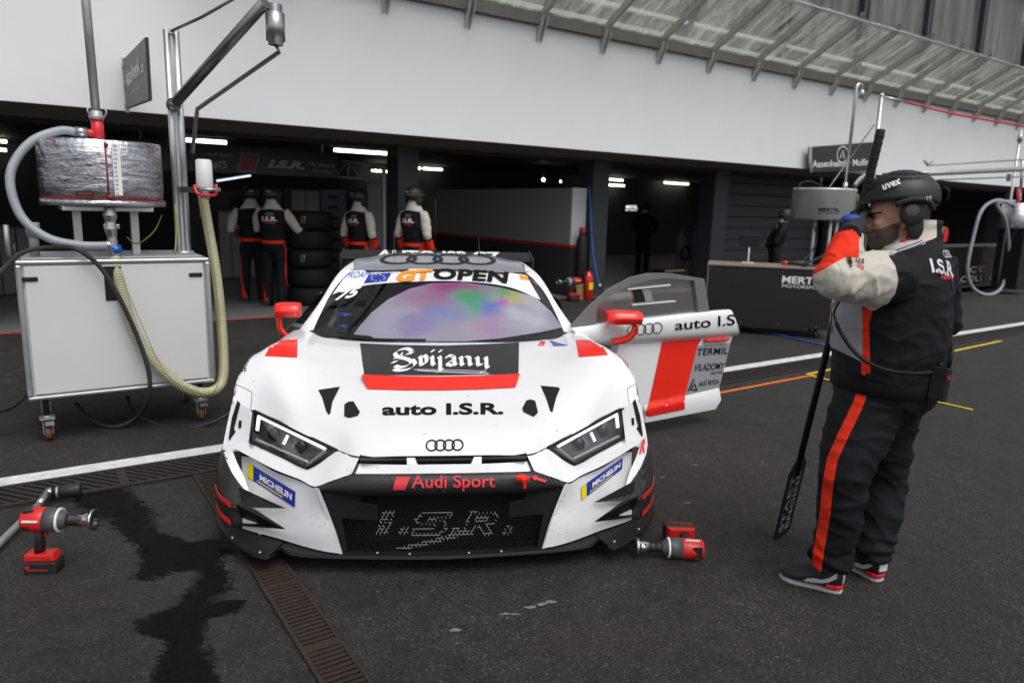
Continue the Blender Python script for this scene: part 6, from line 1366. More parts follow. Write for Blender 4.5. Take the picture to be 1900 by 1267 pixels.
lp = cr([at(1737, 690, y=-.32), at(1700, 693, y=-.40), at(1650, 688, y=-.44), at(1610, 672, y=-.43), at(1583, 650, y=-.40), at(1562, 620, y=-.37), at(1552, 600, y=-.36)], 26)
mb = MB(); hx_ = []
for i, p in enumerate(lp):
    t_ = (lp[min(i + 1, len(lp) - 1)] - lp[max(i - 1, 0)]).normalized(); u_ = t_.orthogonal().normalized(); w_ = t_.cross(u_)
    nxt = lp[min(i + 1, len(lp) - 1)]
    for k in range(6): a_ = 2 * PI * k / 6; hx_.append(p.lerp(nxt, k / 6) + (u_ * math.cos(a_) + w_ * math.sin(a_)) * .0055)
mb.tube(hx_, .0022, 5); mb.tube(cr([at(1552, 600, y=-.36), at(1548, 580, y=-.34), at(1556, 562, y=-.32), at(1566, 556, y=-.3)], 5), .004, 6); mb.xf(RI).build('coiled_lead', 'black', rd)

# ================================================================== PIT CREW IN THE GARAGES
def crew(label, px, n, face_deg, arm='down', group='crew men in matching overalls', scale=1.0, dark=False, lean=0.0, txt=True, z0=0.008, legs=True):
    """one crew man seen from behind; local x = where he faces, y = his left, z up"""
    p = at(px, 560, n=n); p.z = z0
    th = thing('person', label, 'person', p, face_deg, group); th.scale = (scale,) * 3
    ln = lambda x, y, z: V((x + lean * max(0, z - .9), y, z))
    o = MB()
    for s in (1, -1):
        o.tube([(0, s * .09, .88), (.02, s * .105, .50), (-.01 + .05 * s, s * .115, .10), (-.01 + .05 * s, s * .115, .04)], [.10, .078, .066, .062], 12)
        if arm == 'down': P = [ln(0, s * .17, 1.40), ln(-.01, s * .24, 1.30), ln(-.03, s * .29, 1.10), ln(.06, s * .28, .90)]
        elif arm == 'front': P = [ln(0, s * .17, 1.40), ln(.03, s * .25, 1.30), ln(.08, s * .29, 1.12), ln(.26, s * .16, 1.06)]
        elif arm == 'reach': P = [ln(0, s * .17, 1.40), ln(.05, s * .25, 1.30), ln(.10, s * (.34 if s < 0 else .28), 1.14), ln(.30, s * (.40 if s < 0 else .14), 1.16)]
        else: P = [ln(0, s * .17, 1.40), ln(-.04, s * .25, 1.28), ln(-.10, s * .27, 1.08), ln(-.15, s * .08, .98)]
        o.tube(P, [.075, .072, .062, .05], 12); th['tip%d' % (s + 1)] = list(P[3])
    for z, a, b_ in (): pass
    vs = []
    secs = [(.80, .13, .10), (.90, .175, .135), (1.0, .168, .13), (1.15, .185, .135), (1.30, .205, .13), (1.40, .185, .11), (1.47, .128, .10), (1.52, .098, .09), (1.555, .086, .086), (1.585, .076, .078)]
    k = 18; fs = []
    for z, a, b_ in secs: vs += [ln(b_ * math.cos(2 * PI * j / k), a * math.sin(2 * PI * j / k), z) for j in range(k)]
    for i in range(len(secs) - 1):
        for j in range(k): fs.append((i * k + j, i * k + (j + 1) % k, (i + 1) * k + (j + 1) % k, (i + 1) * k + j))
    fs += [tuple(range(k))[::-1], tuple((len(secs) - 1) * k + j for j in range(k))]; o.add(vs, fs)
    tips = [V(th['tip0']), V(th['tip2'])]; del th['tip0']; del th['tip2']
    def zn(q, nr):
        s = lambda d, e=.012: max(0.0, min(1.0, .5 + d / (2 * e)))
        if dark: return (s(q.z - 1.49) * .6, 0, 0)
        x = q.x - lean * max(0, q.z - .9); ay = abs(q.y); dt = min((q - t_).length for t_ in tips)
        arm_ = s(ay - (.205 if q.z < 1.36 else .16 + (1.46 - q.z) * .5), .015) if q.z > .86 else 0
        be = max(arm_ if dt > .19 else 0, s(q.z - 1.44 + ay * .1)); re = max(s(.16 - dt) if ay > .13 else 0, s(.022 - abs(q.z - .965)))
        if q.z < .96 and q.z > .05: re = max(re, s(.018 - abs(x + .005)) if ay > .12 - max(0, .3 - q.z) * .1 else 0)
        return be, re, 0
    fo = lambda q: .007 * noise.noise(q * 7 + V((px, 0, 0))) + .006 * noise.noise(V((q.x * 9, q.y * 9, q.z * 22 + px)))
    ovl = blob('overalls', o, 'crew_cloth', th, .016, 4, zn, fo)
    bd = MB(); hc = ln(.01, 0, 1.615); bd.ell(hc, (.09, .072, .11), 14, 10); bd.tube([ln(0, 0, 1.45), ln(0, 0, 1.6)], .055, 10)
    for t_, s in zip(tips, (-1, 1)): bd.ell(t_ + V((.05, 0, -.02)), (.05, .035, .045), 10, 8)
    for s in (1, -1): bd.tube([(0, s * .09, .85), (.02, s * .105, .5), (-.01 + .05 * s, s * .115, .10)], [.06, .05, .04], 10)
    bd.ell(ln(0, 0, 1.2), (.10, .14, .3), 12, 10)
    blob('body', bd, 'skin', th, .013, 3)
    for s in (1, -1):
        m_ = MB(); m_.tube([(-.09 + .05 * s, s * .12, .05), (.04 + .05 * s, s * .125, .05), (.15 + .05 * s, s * .13, .035)], [.045, .042, .032], 10); m_.build('shoe', 'shoe_black', th)
        m_ = MB(); m_.ell(tips[(s + 1) // 2] + V((.055, 0, -.02)), (.056, .042, .05), 10, 8); m_.build('glove', 'glove_black', th)
    m_ = MB(); rows = [[hc + V((-.005, 0, .035)) + V((.150 * math.sin(a) * math.cos(b_), .128 * math.sin(a) * math.sin(b_), .128 * math.cos(a))) for b_ in [2 * PI * j / 20 for j in range(21)]] for a in [.02 + 2.08 * i / 9 for i in range(10)]]; m_.grid(rows)
    hl = m_.build('helmet', 'helmet_black', th, fix=False)
    for s in (1, -1): m_ = MB(); m_.ell(hc + V((-.01, s * .108, -.04)), (.06, .024, .07), 10, 8); m_.build('ear_pad', 'pad_black', hl)
    m_ = MB(); m_.tube([hc + V((.152 * math.cos(a), .130 * math.sin(a), .03)) for a in [2 * PI * j / 20 for j in range(21)]], .009, 6); m_.build('goggle_strap', 'pad_grey', hl)
    if not dark:
        m_ = MB(); v, f, w = text2d('uvex', .04); m_.add([hc + V((-.005, 0, .02)) + V((-.153 * math.cos(-.3 + x / w * .6), .130 * math.sin(.3 - x / w * .6) , .03 * y + .045)) for x, y in v], f); m_.build('lettering', 'letter_grey', hl, fix=False)
        if txt:
            bv = BVHTree.FromPolygons([v.co.copy() for v in ovl.data.vertices], [list(q.vertices) for q in ovl.data.polygons])
            c = lambda y, z: ln(-.2, y, z)
            def back(tx, mt, z_, h_, wd, sh=0):
                m_ = MB(); v, f, w = text2d(tx, .04, sh); decal(m_, fit2d(v, w), f, [c(wd, z_), c(-wd, z_), c(-wd, z_ + h_), c(wd, z_ + h_)], bv, .006, .05); m_.build('embroidery', mt, ovl, fix=False)
            back('I.S.R.', 'sticker_white', 1.27, .055, .11); back('racing', 'red_paint', 1.235, .03, .085, .2)
            m_ = MB(); v, f, w = rings2d(.12); decal(m_, fit2d(v, w), f, [c(.06, 1.345), c(-.06, 1.345), c(-.06, 1.385), c(.06, 1.385)], bv, .006, .05); m_.build('embroidery', 'letter_grey', ovl, fix=False)
    return th
AW = GA + PI / 2     # facing straight into the garage
crew('crew man seen from behind reaching right toward the stacked tyres', 511, 8.35, AW - R(36), 'reach')
crew('crew man half hidden behind the one at the tyres', 472, 8.95, AW - R(5), 'front', txt=False)
crew('left of the two crew men standing behind the car roof', 668, 7.9, AW - R(66), 'down')
crew('crew man beside the dark pillar, right of the pair behind the car', 768, 7.05, AW - R(72), 'down', scale=1.03, z0=0)
c_ = crew('crew man in plain dark overalls bending over behind the black bench', 1428, 6.5, GA + R(-40), 'behind', None, .94, True, .22, False)
crew('barely visible man in dark clothes standing inside the third garage', 1187, 10.5, AW - R(60), 'front', None, 1.0, True, 0, False)

# ================================================================== THINGS IN AND BEFORE THE GARAGES
def place(name, label, cat, px, py, n=None, z=0.0, rz=None, group=None, loc=None):
    p = loc if loc is not None else (at(px, py, z=z) if n is None else at(px, py, n=n))
    if n is not None and loc is None: p.z = z
    return thing(name, label, cat, p, GA if rz is None else rz, group)
# team board above the first garage
def facing_board(th, s0, s1, z0, z1, t_=.05): pass
BN = 9.0
bd = thing('team_board', 'dark overhead team board with red square and number 75 in the first garage', 'banner', W(1.0, BN, 1.95), GA); bi = (Matrix.Translation(W(1.0, BN, 1.95)) @ Matrix.Rotation(GA, 4, 'Z')).inverted()
mat('board_dark', (0.035, 0.037, 0.04), .5); mat('board_red', (0.22, 0.035, 0.035), .5); mat('board_text', (0.34, 0.34, 0.34), .5)
mb = MB(); mb.box((0.4, 0, .205), (3.05, .06, .41)); mb.build('board', 'board_dark', bd, .005)
def bq(px, py): q = bi @ at(px, py, n=BN - .04); return V((q.x, -.033, q.z))
def btxt(s_, mt, bl, br, tl, bold=.02, sh=0):
    v, f, w = text2d(s_, bold, sh); a, b_, c = bq(*bl), bq(*br), bq(*tl); m_ = MB(); m_.add([a + (b_ - a) * (x / w) + (c - a) * y for x, y in v], f); m_.build('lettering', mt, bd, fix=False)
btxt('#75', 'board_text', (394, 312), (421, 312), (394, 299)); btxt('Audi Sport', 'board_text', (384, 289), (430, 291), (384, 282), .0); btxt('I.S.R.', 'board_text', (497, 310), (565, 314), (500, 297), .05, .15); btxt('Filip Salaquarda', 'board_text', (573, 307), (622, 311), (573, 301), .0); btxt('Libor Milota', 'board_text', (581, 319), (616, 322), (581, 314), .0)
m_ = MB(); m_.add([bq(440, 318), bq(473, 320), bq(482, 287), bq(449, 285)], [(0, 1, 2, 3)]); m_.build('red_panel', 'board_red', bd, fix=False); m_ = MB(); q = [bq(440, 318), bq(473, 320), bq(482, 287), bq(449, 285)]; [m_.bar(q[i] - V((0, .002, 0)), q[(i + 1) % 4] - V((0, .002, 0)), .012, .008) for i in range(4)]; m_.build('red_panel_frame', 'board_text', bd)
m_ = MB(); [m_.bar((x, 0, .40), (x, 0, .70), .02, .02) for x in (-.9, 1.7)]; m_.build('hanger', 'dark_steel', bd)
# lattice truss, uprights, pale panels
tr = thing('truss', 'grey aluminium lattice truss hanging beside the team board', 'truss', W(3.2, 9.4, 1.9), GA); ti = (Matrix.Translation(W(3.2, 9.4, 1.9)) @ Matrix.Rotation(GA, 4, 'Z')).inverted()
def TQ(px, py): return ti @ at(px, py, n=9.4)
mb = MB(); a0, a1, b0, b1 = TQ(622, 299), TQ(715, 305), TQ(622, 328), TQ(715, 335)
for p, q in ((a0, a1), (b0, b1)): mb.tube([p, q], .02, 8)
for k in range(5): p, q = a0.lerp(a1, k / 4), b0.lerp(b1, k / 4); mb.tube([p, q], .014, 8)
for k in range(4): mb.tube([a0.lerp(a1, k / 4), b0.lerp(b1, (k + 1) / 4)] if k % 2 else [b0.lerp(b1, k / 4), a0.lerp(a1, (k + 1) / 4)], .010, 8)
mb.build('lattice', 'galv', tr); mb = MB(); [mb.bar(V((x, y, -1.9)), V((x, y, .25)), .05, .05, (0, 1, 0)) for x, y in ((TQ(712, 400).x, 0), (TQ(712, 400).x + .16, .02))]; mb.build('upright', 'galv', tr)
def panel(name, label, cat, px0, px1, pyt, n, mt, thick=.03, zb=.01, turn=0.0):
    a, b_ = at(px0, pyt, n=n), at(px1, pyt, n=n); c = (a + b_) / 2; w = (b_ - a).length; h = c.z; th = thing(name, label, cat, V((c.x, c.y, zb)), GA + turn)
    m_ = MB(); m_.box((0, 0, (h - zb) / 2), (w, thick, h - zb)); m_.build('panel', mt, th, .004); m_ = MB(); m_.box((0, 0, .02), (w * 1.02, .3, .03)); m_.build('foot', 'dark_steel', th, .004); return th, w, h
panel('display_panel', 'pale grey upright panel behind the crew men beside the posts', 'panel', 681, 716, 341, 9.9, 'grey_panel')
th, w, h = panel('roll_up_banner', 'dark grey roll-up banner with rows of black logos right of the tyre stack', 'banner', 596, 640, 352, 8.9, 'pillar', .02, .01, R(-25))
m_ = MB(); rs = random.Random(4)
for k in range(9): m_.box((rs.uniform(-.05, .05) * w, -.0125, h * .93 - k * .17), (w * rs.uniform(.35, .6), .004, .045))
m_.build('logo_row', 'letter_black', th)
# tyres
mat('tyre', (0.009, 0.009, 0.0095), .7, var=.3, spec=.25); tp0 = at(577, 568, n=8.45); tp0.z = 0.008
for k in range(5):
    th = thing('racing_tyre', ['bottom tyre of the black stack beside the crew man', 'second tyre from the bottom of the black stack', 'middle tyre of the black stack with white chalk marks', 'second tyre from the top of the black stack', 'topmost tyre of the black stack beside the crew man'][k], 'tyre', tp0 + V((.012 * math.sin(k * 2), .01 * math.cos(k * 3), .285 * k)) + V((0, 0, 0)), k * .7, 'slick tyres stacked by the garage door')
    m_ = MB(); m_.lathe((0, 0, 0), (0, 0, 1), [(.02, .20), (.005, .25), (.010, .305), (.045, .338), (.14, .343), (.235, .338), (.272, .305), (.279, .25), (.26, .20)], 36); m_.build('tread', 'tyre', th)
    m_ = MB(); m_.lathe((0, 0, 0), (0, 0, 1), [(.03, .06), (.05, .10), (.03, .19), (.25, .195), (.24, .1), (.24, .06)], 24); m_.build('rim', 'dark_steel', th)
    if k in (2, 4): m_ = MB(); v, f, w = text2d('17', .0); m_.add([V((.346 * math.cos(a), .346 * math.sin(a), .10 + .10 * y)) for a, y in [(-k * .7 - 1.75 + x / w * .18, y) for x, y in v]], f); m_.build('chalk_mark', 'letter_grey', th, fix=False)
# fire extinguisher, drill, black bottle, box, hose, roll
fe = place('fire_extinguisher', 'red fire extinguisher standing at the garage pillar', 'extinguisher', 1090, 552, n=7.15, z=0.0); mat('ext_red', (.60, .02, .015), .3, coat=.4)
m_ = MB(); m_.lathe((0, 0, 0), (0, 0, 1), [(0, .07), (.01, .082), (.40, .082), (.46, .06), (.48, .03), (.50, .03)], 24); m_.build('cylinder', 'ext_red', fe); m_ = MB(); m_.box((0, 0, .52), (.05, .04, .05)); m_.bar((-.02, 0, .54), (.10, 0, .58), .02, .015); m_.bar((-.02, 0, .52), (.10, 0, .535), .02, .015); m_.tube(cr([V((-.03, 0, .52)), V((-.10, -.02, .45)), V((-.10, -.03, .25)), V((-.085, -.03, .12))], 5), .010, 8); m_.build('valve', 'black', fe); m_ = MB(); m_.box((0.0, -.081, .25), (.09, .004, .12)); m_.build('label', 'sticker_yellow', fe)
bt = place('gas_bottle', 'tall slim black gas bottle with red cap against the partition', 'gas bottle', 1076, 540, n=7.42, z=0.0)
m_ = MB(); m_.lathe((0, 0, 0), (0, 0, 1), [(0, .09), (.02, .098), (1.02, .098), (1.10, .06), (1.12, .05)], 24); m_.build('cylinder', 'black', bt); m_ = MB(); m_.lathe((0, 0, 1.12), (0, 0, 1), [(0, .05), (.0, .062), (.10, .062), (.13, .04), (.13, .0)], 18); m_.build('cap', 'tag_red', bt)
cb = place('cardboard_box', 'small tan cardboard box between the red drill and the extinguisher', 'box', 1071, 545, n=7.25, z=0.0); mat('cardboard', (.30, .21, .09), .8); m_ = MB(); m_.box((0, 0, .14), (.20, .16, .28)); m_.build('carton', 'cardboard', cb, .004); m_ = MB(); m_.box((0, 0, .2815), (.05, .162, .003)); m_.build('tape', 'soffit', cb)
hz = thing('air_line', 'thin blue air hose hanging down the garage pillar', 'hose', at(1100, 352, n=7.35)); m_ = MB(); i2 = Matrix.Translation(hz.location).inverted(); mat('blue_hose', (.02, .09, .35), .4)
m_.tube(cr([i2 @ at(1093, 345, n=7.35), i2 @ at(1096, 400, n=7.33), i2 @ at(1099, 460, n=7.25), i2 @ at(1107, 510, n=7.1), i2 @ at(1112, 530, n=7.05)], 5), .016, 8); m_.build('tube', 'blue_hose', hz); m_ = MB(); m_.cyl(i2 @ at(1112, 527, n=7.05), i2 @ at(1114, 536, n=7.05), .024); m_.build('coupling', 'steel', hz)
cy = thing('equipment_roll', 'grey rolled cover lying behind the open car door', 'roll', W(6.95, 6.6, .09), GA); m_ = MB(); m_.tube([(-.32, 0, 0), (.42, .05, 0)], .085, 18); m_.build('roll', 'grey_panel', cy, .01); m_ = MB(); m_.tube([(.30, .04, 0), (.34, .043, 0)], .089, 18); m_.build('strap', 'tape_orange', cy)

# ---- cordless wheel guns
mat('gun_red', (.58, .018, .015), .35, var=.1); mat('gun_grey', (.07, .07, .072), .45); mat('gun_black', (.015, .015, .016), .5)
def wheel_gun(label, group, mtx, socket=True):
    """barrel along +x, battery foot along -z"""
    th = thing('impact_wrench', label, 'power tool', (0, 0, 0), 0, group); th.matrix_world = mtx
    m_ = MB(); m_.tube([(-.125, 0, 0), (-.12, 0, 0), (-.06, 0, .004), (-.01, 0, .002)], [(.040, .034), (.050, .042), (.054, .047), (.052, .046)], 18); bd_ = m_.build('motor_housing', 'gun_red', th, .004)
    m_ = MB(); m_.box((-.065, -.048, .012), (.075, .008, .008)); m_.box((-.065, .048, .012), (.075, .008, .008)); m_.build('flash', 'sticker_white', bd_)
    m_ = MB(); m_.box((-.085, 0, .045), (.05, .05, .012)); m_.build('latch', 'gun_black', bd_)
    for s in (1, -1): m_ = MB(); [m_.box((-.11 + k * .012, s * .046, -.018), (.005, .008, .022)) for k in range(4)]; m_.build('vent', 'gun_black', bd_)
    m_ = MB(); m_.lathe((-.012, 0, 0), (1, 0, 0), [(0, .050), (.0, .053), (.05, .052), (.075, .044), (.10, .032), (.105, .026)], 26); m_.build('gear_case', 'gun_grey', th); m_ = MB(); m_.lathe((.052, 0, 0), (1, 0, 0), [(0, .0530), (.010, .0505)], 26); m_.build('white_band', 'sticker_white', th)
    m_ = MB(); m_.lathe((.09, 0, 0), (1, 0, 0), [(0, .022), (.0, .027), (.03, .027), (.032, .024), (.05, .027), (.07, .027), (.07, .02)], 20); m_.build('anvil', 'gun_black', th)
    m_ = MB(); m_.lathe((.158, 0, 0), (1, 0, 0), [(0, .025), (.0, .029), (.035, .029), (.05, .034), (.052, .044), (.066, .046), (.066, .036), (.05, .03)], 26); so_ = m_.build('socket', 'chrome', th)
    m_ = MB(); [m_.box((.228, .040 * math.cos(2 * PI * k / 12), .040 * math.sin(2 * PI * k / 12)), (.012, .010, .010)) for k in range(12)]; m_.build('socket_pin', 'gun_black', so_)
    m_ = MB(); m_.tube([(-.045, 0, -.03), (-.05, 0, -.09), (-.058, 0, -.15)], [(.027, .022), (.024, .020), (.026, .022)], 14); hd_ = m_.build('grip', 'gun_black', th); m_ = MB(); m_.box((-.018, 0, -.06), (.014, .018, .03)); m_.build('trigger', 'gun_red', hd_, .003)
    m_ = MB(); m_.prism([(-.115, -.036, -.145), (.02, -.036, -.145), (.035, -.036, -.175), (-.12, -.036, -.178)], (0, .072, 0)); m_.build('foot', 'gun_red', th, .006)
    m_ = MB(); m_.prism([(-.118, -.040, -.179), (.035, -.040, -.176), (.045, -.040, -.20), (.04, -.040, -.242), (-.118, -.040, -.242)], (0, .080, 0)); bt_ = m_.build('battery', 'gun_black', th, .008)
    m_ = MB(); [m_.box((-.05, s * .0405, -.212), (.10, .002, .004)) for s in (1, -1)]; m_.box((-.10, -.041, -.20), (.02, .002, .012)); m_.build('battery_stripe', 'gun_red', bt_); return th
GG = 'cordless wheel guns on the asphalt'
pL = at(86, 1058, z=0.0); eL = at(158, 968, y=pL.y + .02); sL = at(30, 963, y=pL.y + .02); xd = (eL - sL).normalized(); sc_ = (eL - sL).length / .33
xd.z *= .3; xd.normalize(); yd = V((0, 0, 1)).cross(xd).normalized(); zd = xd.cross(yd)
mt_ = Matrix((xd, yd, zd)).transposed().to_4x4(); mt_ = Matrix.Translation(pL + V((.03, 0, .242 * .98 * .94 + .006))) @ mt_ @ Matrix.Diagonal((.80, .95, .98, 1))
wheel_gun('red and black cordless wheel gun standing on its battery at the left', GG, mt_)
p0, p1, p2 = at(1305, 1018, z=.05), at(1180, 1014, z=.05), at(1252, 985, z=.05); xd = (p1 - p0).normalized(); zz = -(p2 - (p0 + p1) / 2); zz = (zz - xd * zz.dot(xd)).normalized(); yd = zz.cross(xd).normalized()
mt_ = Matrix((xd, yd, zz)).transposed().to_4x4(); mid_ = p0 + xd * ((p1 - p0).length * .36); mt_ = Matrix.Translation(V((mid_.x, mid_.y, .052))) @ mt_ @ Matrix.Scale((p1 - p0).length / .35, 4)
wheel_gun('red and black cordless wheel gun lying on its side by the car nose', GG, mt_)
dpx_ = at(1060, 556, n=7.1); dpx_.z = 0.0; mt_ = Matrix.Translation(dpx_ + V((0, 0, .34))) @ Matrix.Rotation(GA + PI, 4, 'Z') @ Matrix.Scale(1.35, 4)
wheel_gun('small red wheel gun standing far back by the garage threshold', GG, mt_)
# torque bar behind the left gun
tb = thing('wheel_bar', 'long grey wheel nut bar with black socket lying behind the left wheel gun', 'hand tool', at(60, 950, z=0)); ti2 = Matrix.Translation(tb.location).inverted(); q = lambda x, y, z: ti2 @ at(x, y, z=z)
m_ = MB(); m_.tube([q(-60, 1075, .02), q(0, 1006, .03), q(72, 936, .05)], .017, 14); m_.build('bar', 'galv', tb); m_ = MB(); a, b_ = q(92, 914, .06), q(142, 908, .06); m_.tube([q(72, 936, .05), q(86, 918, .06)], [.017, .024], 14); m_.ell(a, (.028, .028, .028)); m_.build('knuckle', 'steel', tb); m_ = MB(); d = (b_ - a).normalized(); m_.lathe(a, d, [(.01, .02), (.01, .026), (.05, .028), (.054, .034), (.10, .034), (.125, .04), (.14, .04), (.14, .028)], 20); m_.build('socket', 'gun_black', tb); m_ = MB(); m_.lathe(a, d, [(.028, .0285), (.040, .0288)], 20); m_.build('band', 'galv', tb)

# ---- black bench of the next team
q0, q1 = at(1306, 612, z=0), at(1530, 640, z=0); s0, n0 = SN(at(1318, 614, z=0)); s1, n1 = SN(at(1536, 628, z=0))
A0, B0 = at(1306, 606, z=.06), at(1537, 622, z=.06); dirb = (B0 - A0).normalized(); ang = math.atan2(dirb.y, dirb.x)
hb = .62; Lb = (B0 - A0).length; bc = A0.lerp(B0, .5); bc.z = 0
tz = at(1306, 491, x=A0.x).z; bn = thing('work_bench', 'long black equipment bench with white team lettering on its side', 'bench', bc, ang)
top_z = at(1420, 497, y=bc.y).z; mat('bench_black', (.008, .0068, .0062), .5, var=.3, vscale=5); mat('bench_top', (.20, .155, .12), .6, var=.2)
m_ = MB(); m_.box((0, .36, (top_z + .12) / 2), (Lb, .72, top_z - .12)); b1 = m_.build('body', 'bench_black', bn, .006); m_ = MB(); m_.box((0, .36, top_z + .008), (Lb + .03, .75, .016)); m_.build('top', 'bench_top', bn, .003); m_ = MB(); [m_.box((x, .36, (top_z + .12) / 2), (.014, .735, top_z - .12)) for x in (-Lb / 2, Lb / 2)]; m_.build('corner_trim', 'bench_top', bn)
m_ = MB(); [m_.cyl((x, -.004, z), (x, .002, z), .008, n=10) for x in (-Lb * .48, -Lb * .2, Lb * .1, Lb * .4) for z in (.16, top_z - .04)]; m_.build('bolt', 'bench_top', bn)
for x in (-Lb * .42, Lb * .40):
    for y in (.08, .64): m_ = MB(); m_.cyl((x - .02, y, .055), (x + .02, y, .055), .052, n=18); m_.box((x, y, .11), (.05, .05, .05)); m_.build('castor', 'rubber', bn)
bi2 = (Matrix.Translation(bc) @ Matrix.Rotation(ang, 4, 'Z')).inverted()
def bface(px, py): return bi2 @ at_plane(px, py, bc, V((-math.sin(ang), math.cos(ang), 0)))
def at_plane(px, py, p, nn): d = ray(px, py); return CAM + d * ((p - CAM).dot(nn) / d.dot(nn))
for s_, bl_, br_, tl_, bo_2 in (('MERTEL', (1450, 524), (1532, 529), (1452, 512), .03), ('MOTORSPORT', (1451, 533), (1532, 538), (1451, 527), .0)):
    v, f, w = text2d(s_, bo_2); a, b_, c = bface(*bl_), bface(*br_), bface(*tl_); m_ = MB(); m_.add([a + (b_ - a) * (x / w) + (c - a) * y + V((0, -.004, 0)) for x, y in v], f); m_.build('lettering', 'letter_white', bn, fix=False)
def on_bench(px, py, y): p = bi2 @ at_plane(px, py, bc + V((-math.sin(ang), math.cos(ang), 0)) * y, V((-math.sin(ang), math.cos(ang), 0))); p.z = top_z + .017; return (Matrix.Translation(bc) @ Matrix.Rotation(ang, 4, 'Z')) @ p
mo = thing('monitor', 'small black screen on a white post at the back of the bench', 'monitor', on_bench(1388, 486, .5), ang); m_ = MB(); m_.box((0, 0, .30), (.26, .03, .16)); m_.build('screen', 'black', mo, .006); m_ = MB(); m_.cyl((0, .01, 0), (0, .01, .26), .012); m_.box((0, .02, .006), (.16, .12, .012)); m_.build('stand', 'plastic_white', mo)
tl_ = thing('air_gun', 'red and black air gun lying on the bench top', 'power tool', on_bench(1480, 494, .25), ang); m_ = MB(); m_.tube([(-.16, 0, .04), (.0, 0, .045), (.12, 0, .04)], [.025, .035, .028], 12); m_.build('barrel', 'gun_black', tl_); m_ = MB(); m_.tube([(-.20, 0, .04), (-.10, 0, .042)], .027, 12); m_.build('nose', 'gun_red', tl_); m_ = MB(); m_.tube([(.05, 0, .03), (.07, -.10, .025)], .02, 10); m_.build('grip', 'gun_black', tl_); m_ = MB(); m_.tube(cr([V((.07, -.1, .02)), V((.2, -.12, .03)), V((.3, .0, .05)), V((.34, .1, .02))], 5), .012, 8); m_.build('hose', 'rubber', tl_)
bh = MB(); bh.tube(cr([at(1362, 604, z=.012), at(1400, 612, z=.012), at(1440, 620, z=.012), at(1490, 632, z=.012), at(1530, 640, z=.012)], 5), .012, 6); tag(bh.build('blue_cable', 'blue_hose'), 'blue cable lying on the asphalt in front of the black bench', 'cable')

# ---- second rig with round aluminium tank behind the mechanic
R2 = at(1527, 600, n=4.6); R2.z = 0; r2 = thing('refuelling_rig', 'refuelling rig with bare round aluminium tank standing behind the crew man', 'fuel rig', R2, GA); i3 = (Matrix.Translation(R2) @ Matrix.Rotation(GA, 4, 'Z')).inverted()
def Q2(px, py, n=4.6): return i3 @ at(px, py, n=n)
m = mat('tank_alu', (.58, .59, .60), .30, .55, var=.25, vscale=4)
c = Q2(1527, 380); zt2, zb2 = Q2(1530, 351).z, Q2(1530, 408).z; r_2 = 55 * (at(1530, 380, n=4.6) - CAM).dot(CFW) / CF
m_ = MB(); m_.lathe((c.x, 0, 0), (0, 0, 1), [(zb2, .05), (zb2, r_2 * .96), (zb2 + .02, r_2), (zt2 - .03, r_2), (zt2 - .01, r_2 * 1.02), (zt2 + .006, r_2 * .98), (zt2 + .008, .02)], 48); t2 = m_.build('tank', 'tank_alu', r2)
m_ = MB(); v, f, w = text2d('MERTEL', .03); dl_ = i3 @ CAM - V((c.x, 0, 0)); a0_ = math.atan2(dl_.y, dl_.x); A0_ = [a0_ - .12 + x / w * .66 for x, y in v]; m_.add([V((c.x + r_2 * 1.004 * math.cos(a), r_2 * 1.004 * math.sin(a), zb2 + .135 + .05 * y)) for a, (x, y) in zip(A0_, v)], f); v, f, w = text2d('MOTORSPORT', .0); m_.add([V((c.x + r_2 * 1.004 * math.cos(a0_ - .12 + x / w * .66), r_2 * 1.004 * math.sin(a0_ - .12 + x / w * .66), zb2 + .095 + .028 * y)) for x, y in v], f); m_.build('lettering', 'letter_black', t2, fix=False)
m_ = MB(); [m_.cyl((c.x + x, y, .12), (c.x + x, y, zb2 + .01), .03) for x, y in ((-.05, -.2), (.12, -.2), (.12, .2))]; m_.box((c.x, 0, .4), (.8, .6, .5)); m_.build('stand', 'alu', r2, .005)
m_ = MB(); a, b_ = Q2(1568, 350), Q2(1597, 152); m_.tube([V((a.x, 0, zt2)), V((a.x + .01, 0, b_.z - .12))] + [V((a.x + .09 - .08 * math.cos(t_), 0, b_.z - .12 + .08 * math.sin(t_))) for t_ in (.4, .8, 1.2, 1.57, 2.0, 2.5, 3.0)], .027, 12); m_.lathe((a.x + .17, 0, b_.z - .26), (0, 0, 1), [(0, .03), (0, .045), (.12, .045), (.14, .03)], 16); m_.cyl((a.x, 0, zt2), (a.x, 0, zt2 + .12), .036); m_.build('vent_pole', 'alu', r2)
m_ = MB(); p0_, p1_ = Q2(1600, 470, 4.9), Q2(1636, 178, 4.9); m_.cyl((p1_.x, .3, .1), (p1_.x, .3, p1_.z), .038); m_.ell((p1_.x, .3, p1_.z), (.045, .045, .045)); m_.build('boom_post', 'alu', r2)
m_ = MB(); a, b_, c2 = Q2(1640, 180, 4.9), Q2(1770, 212, 4.2), Q2(1960, 246, 3.4); m_.tube([a, b_.lerp(a, .75)], .022, 10); m_.build('boom_joint', 'alu', r2); m_ = MB(); m_.tube([b_.lerp(a, .72), b_, c2], .017, 10); m_.build('red_stay', 'red_plastic', r2)
m_ = MB(); m_.tube([Q2(1512, 385), Q2(1622, 232, 4.9)], .011, 8); m_.build('stay', 'dark_steel', r2); m_ = MB(); m_.tube(cr([Q2(1480, 350), Q2(1490, 338), Q2(1510, 338), Q2(1535, 352)], 5), .011, 8); m_.cyl(Q2(1522, 352), Q2(1524, 330), .02); m_.build('gauge', 'black', r2)
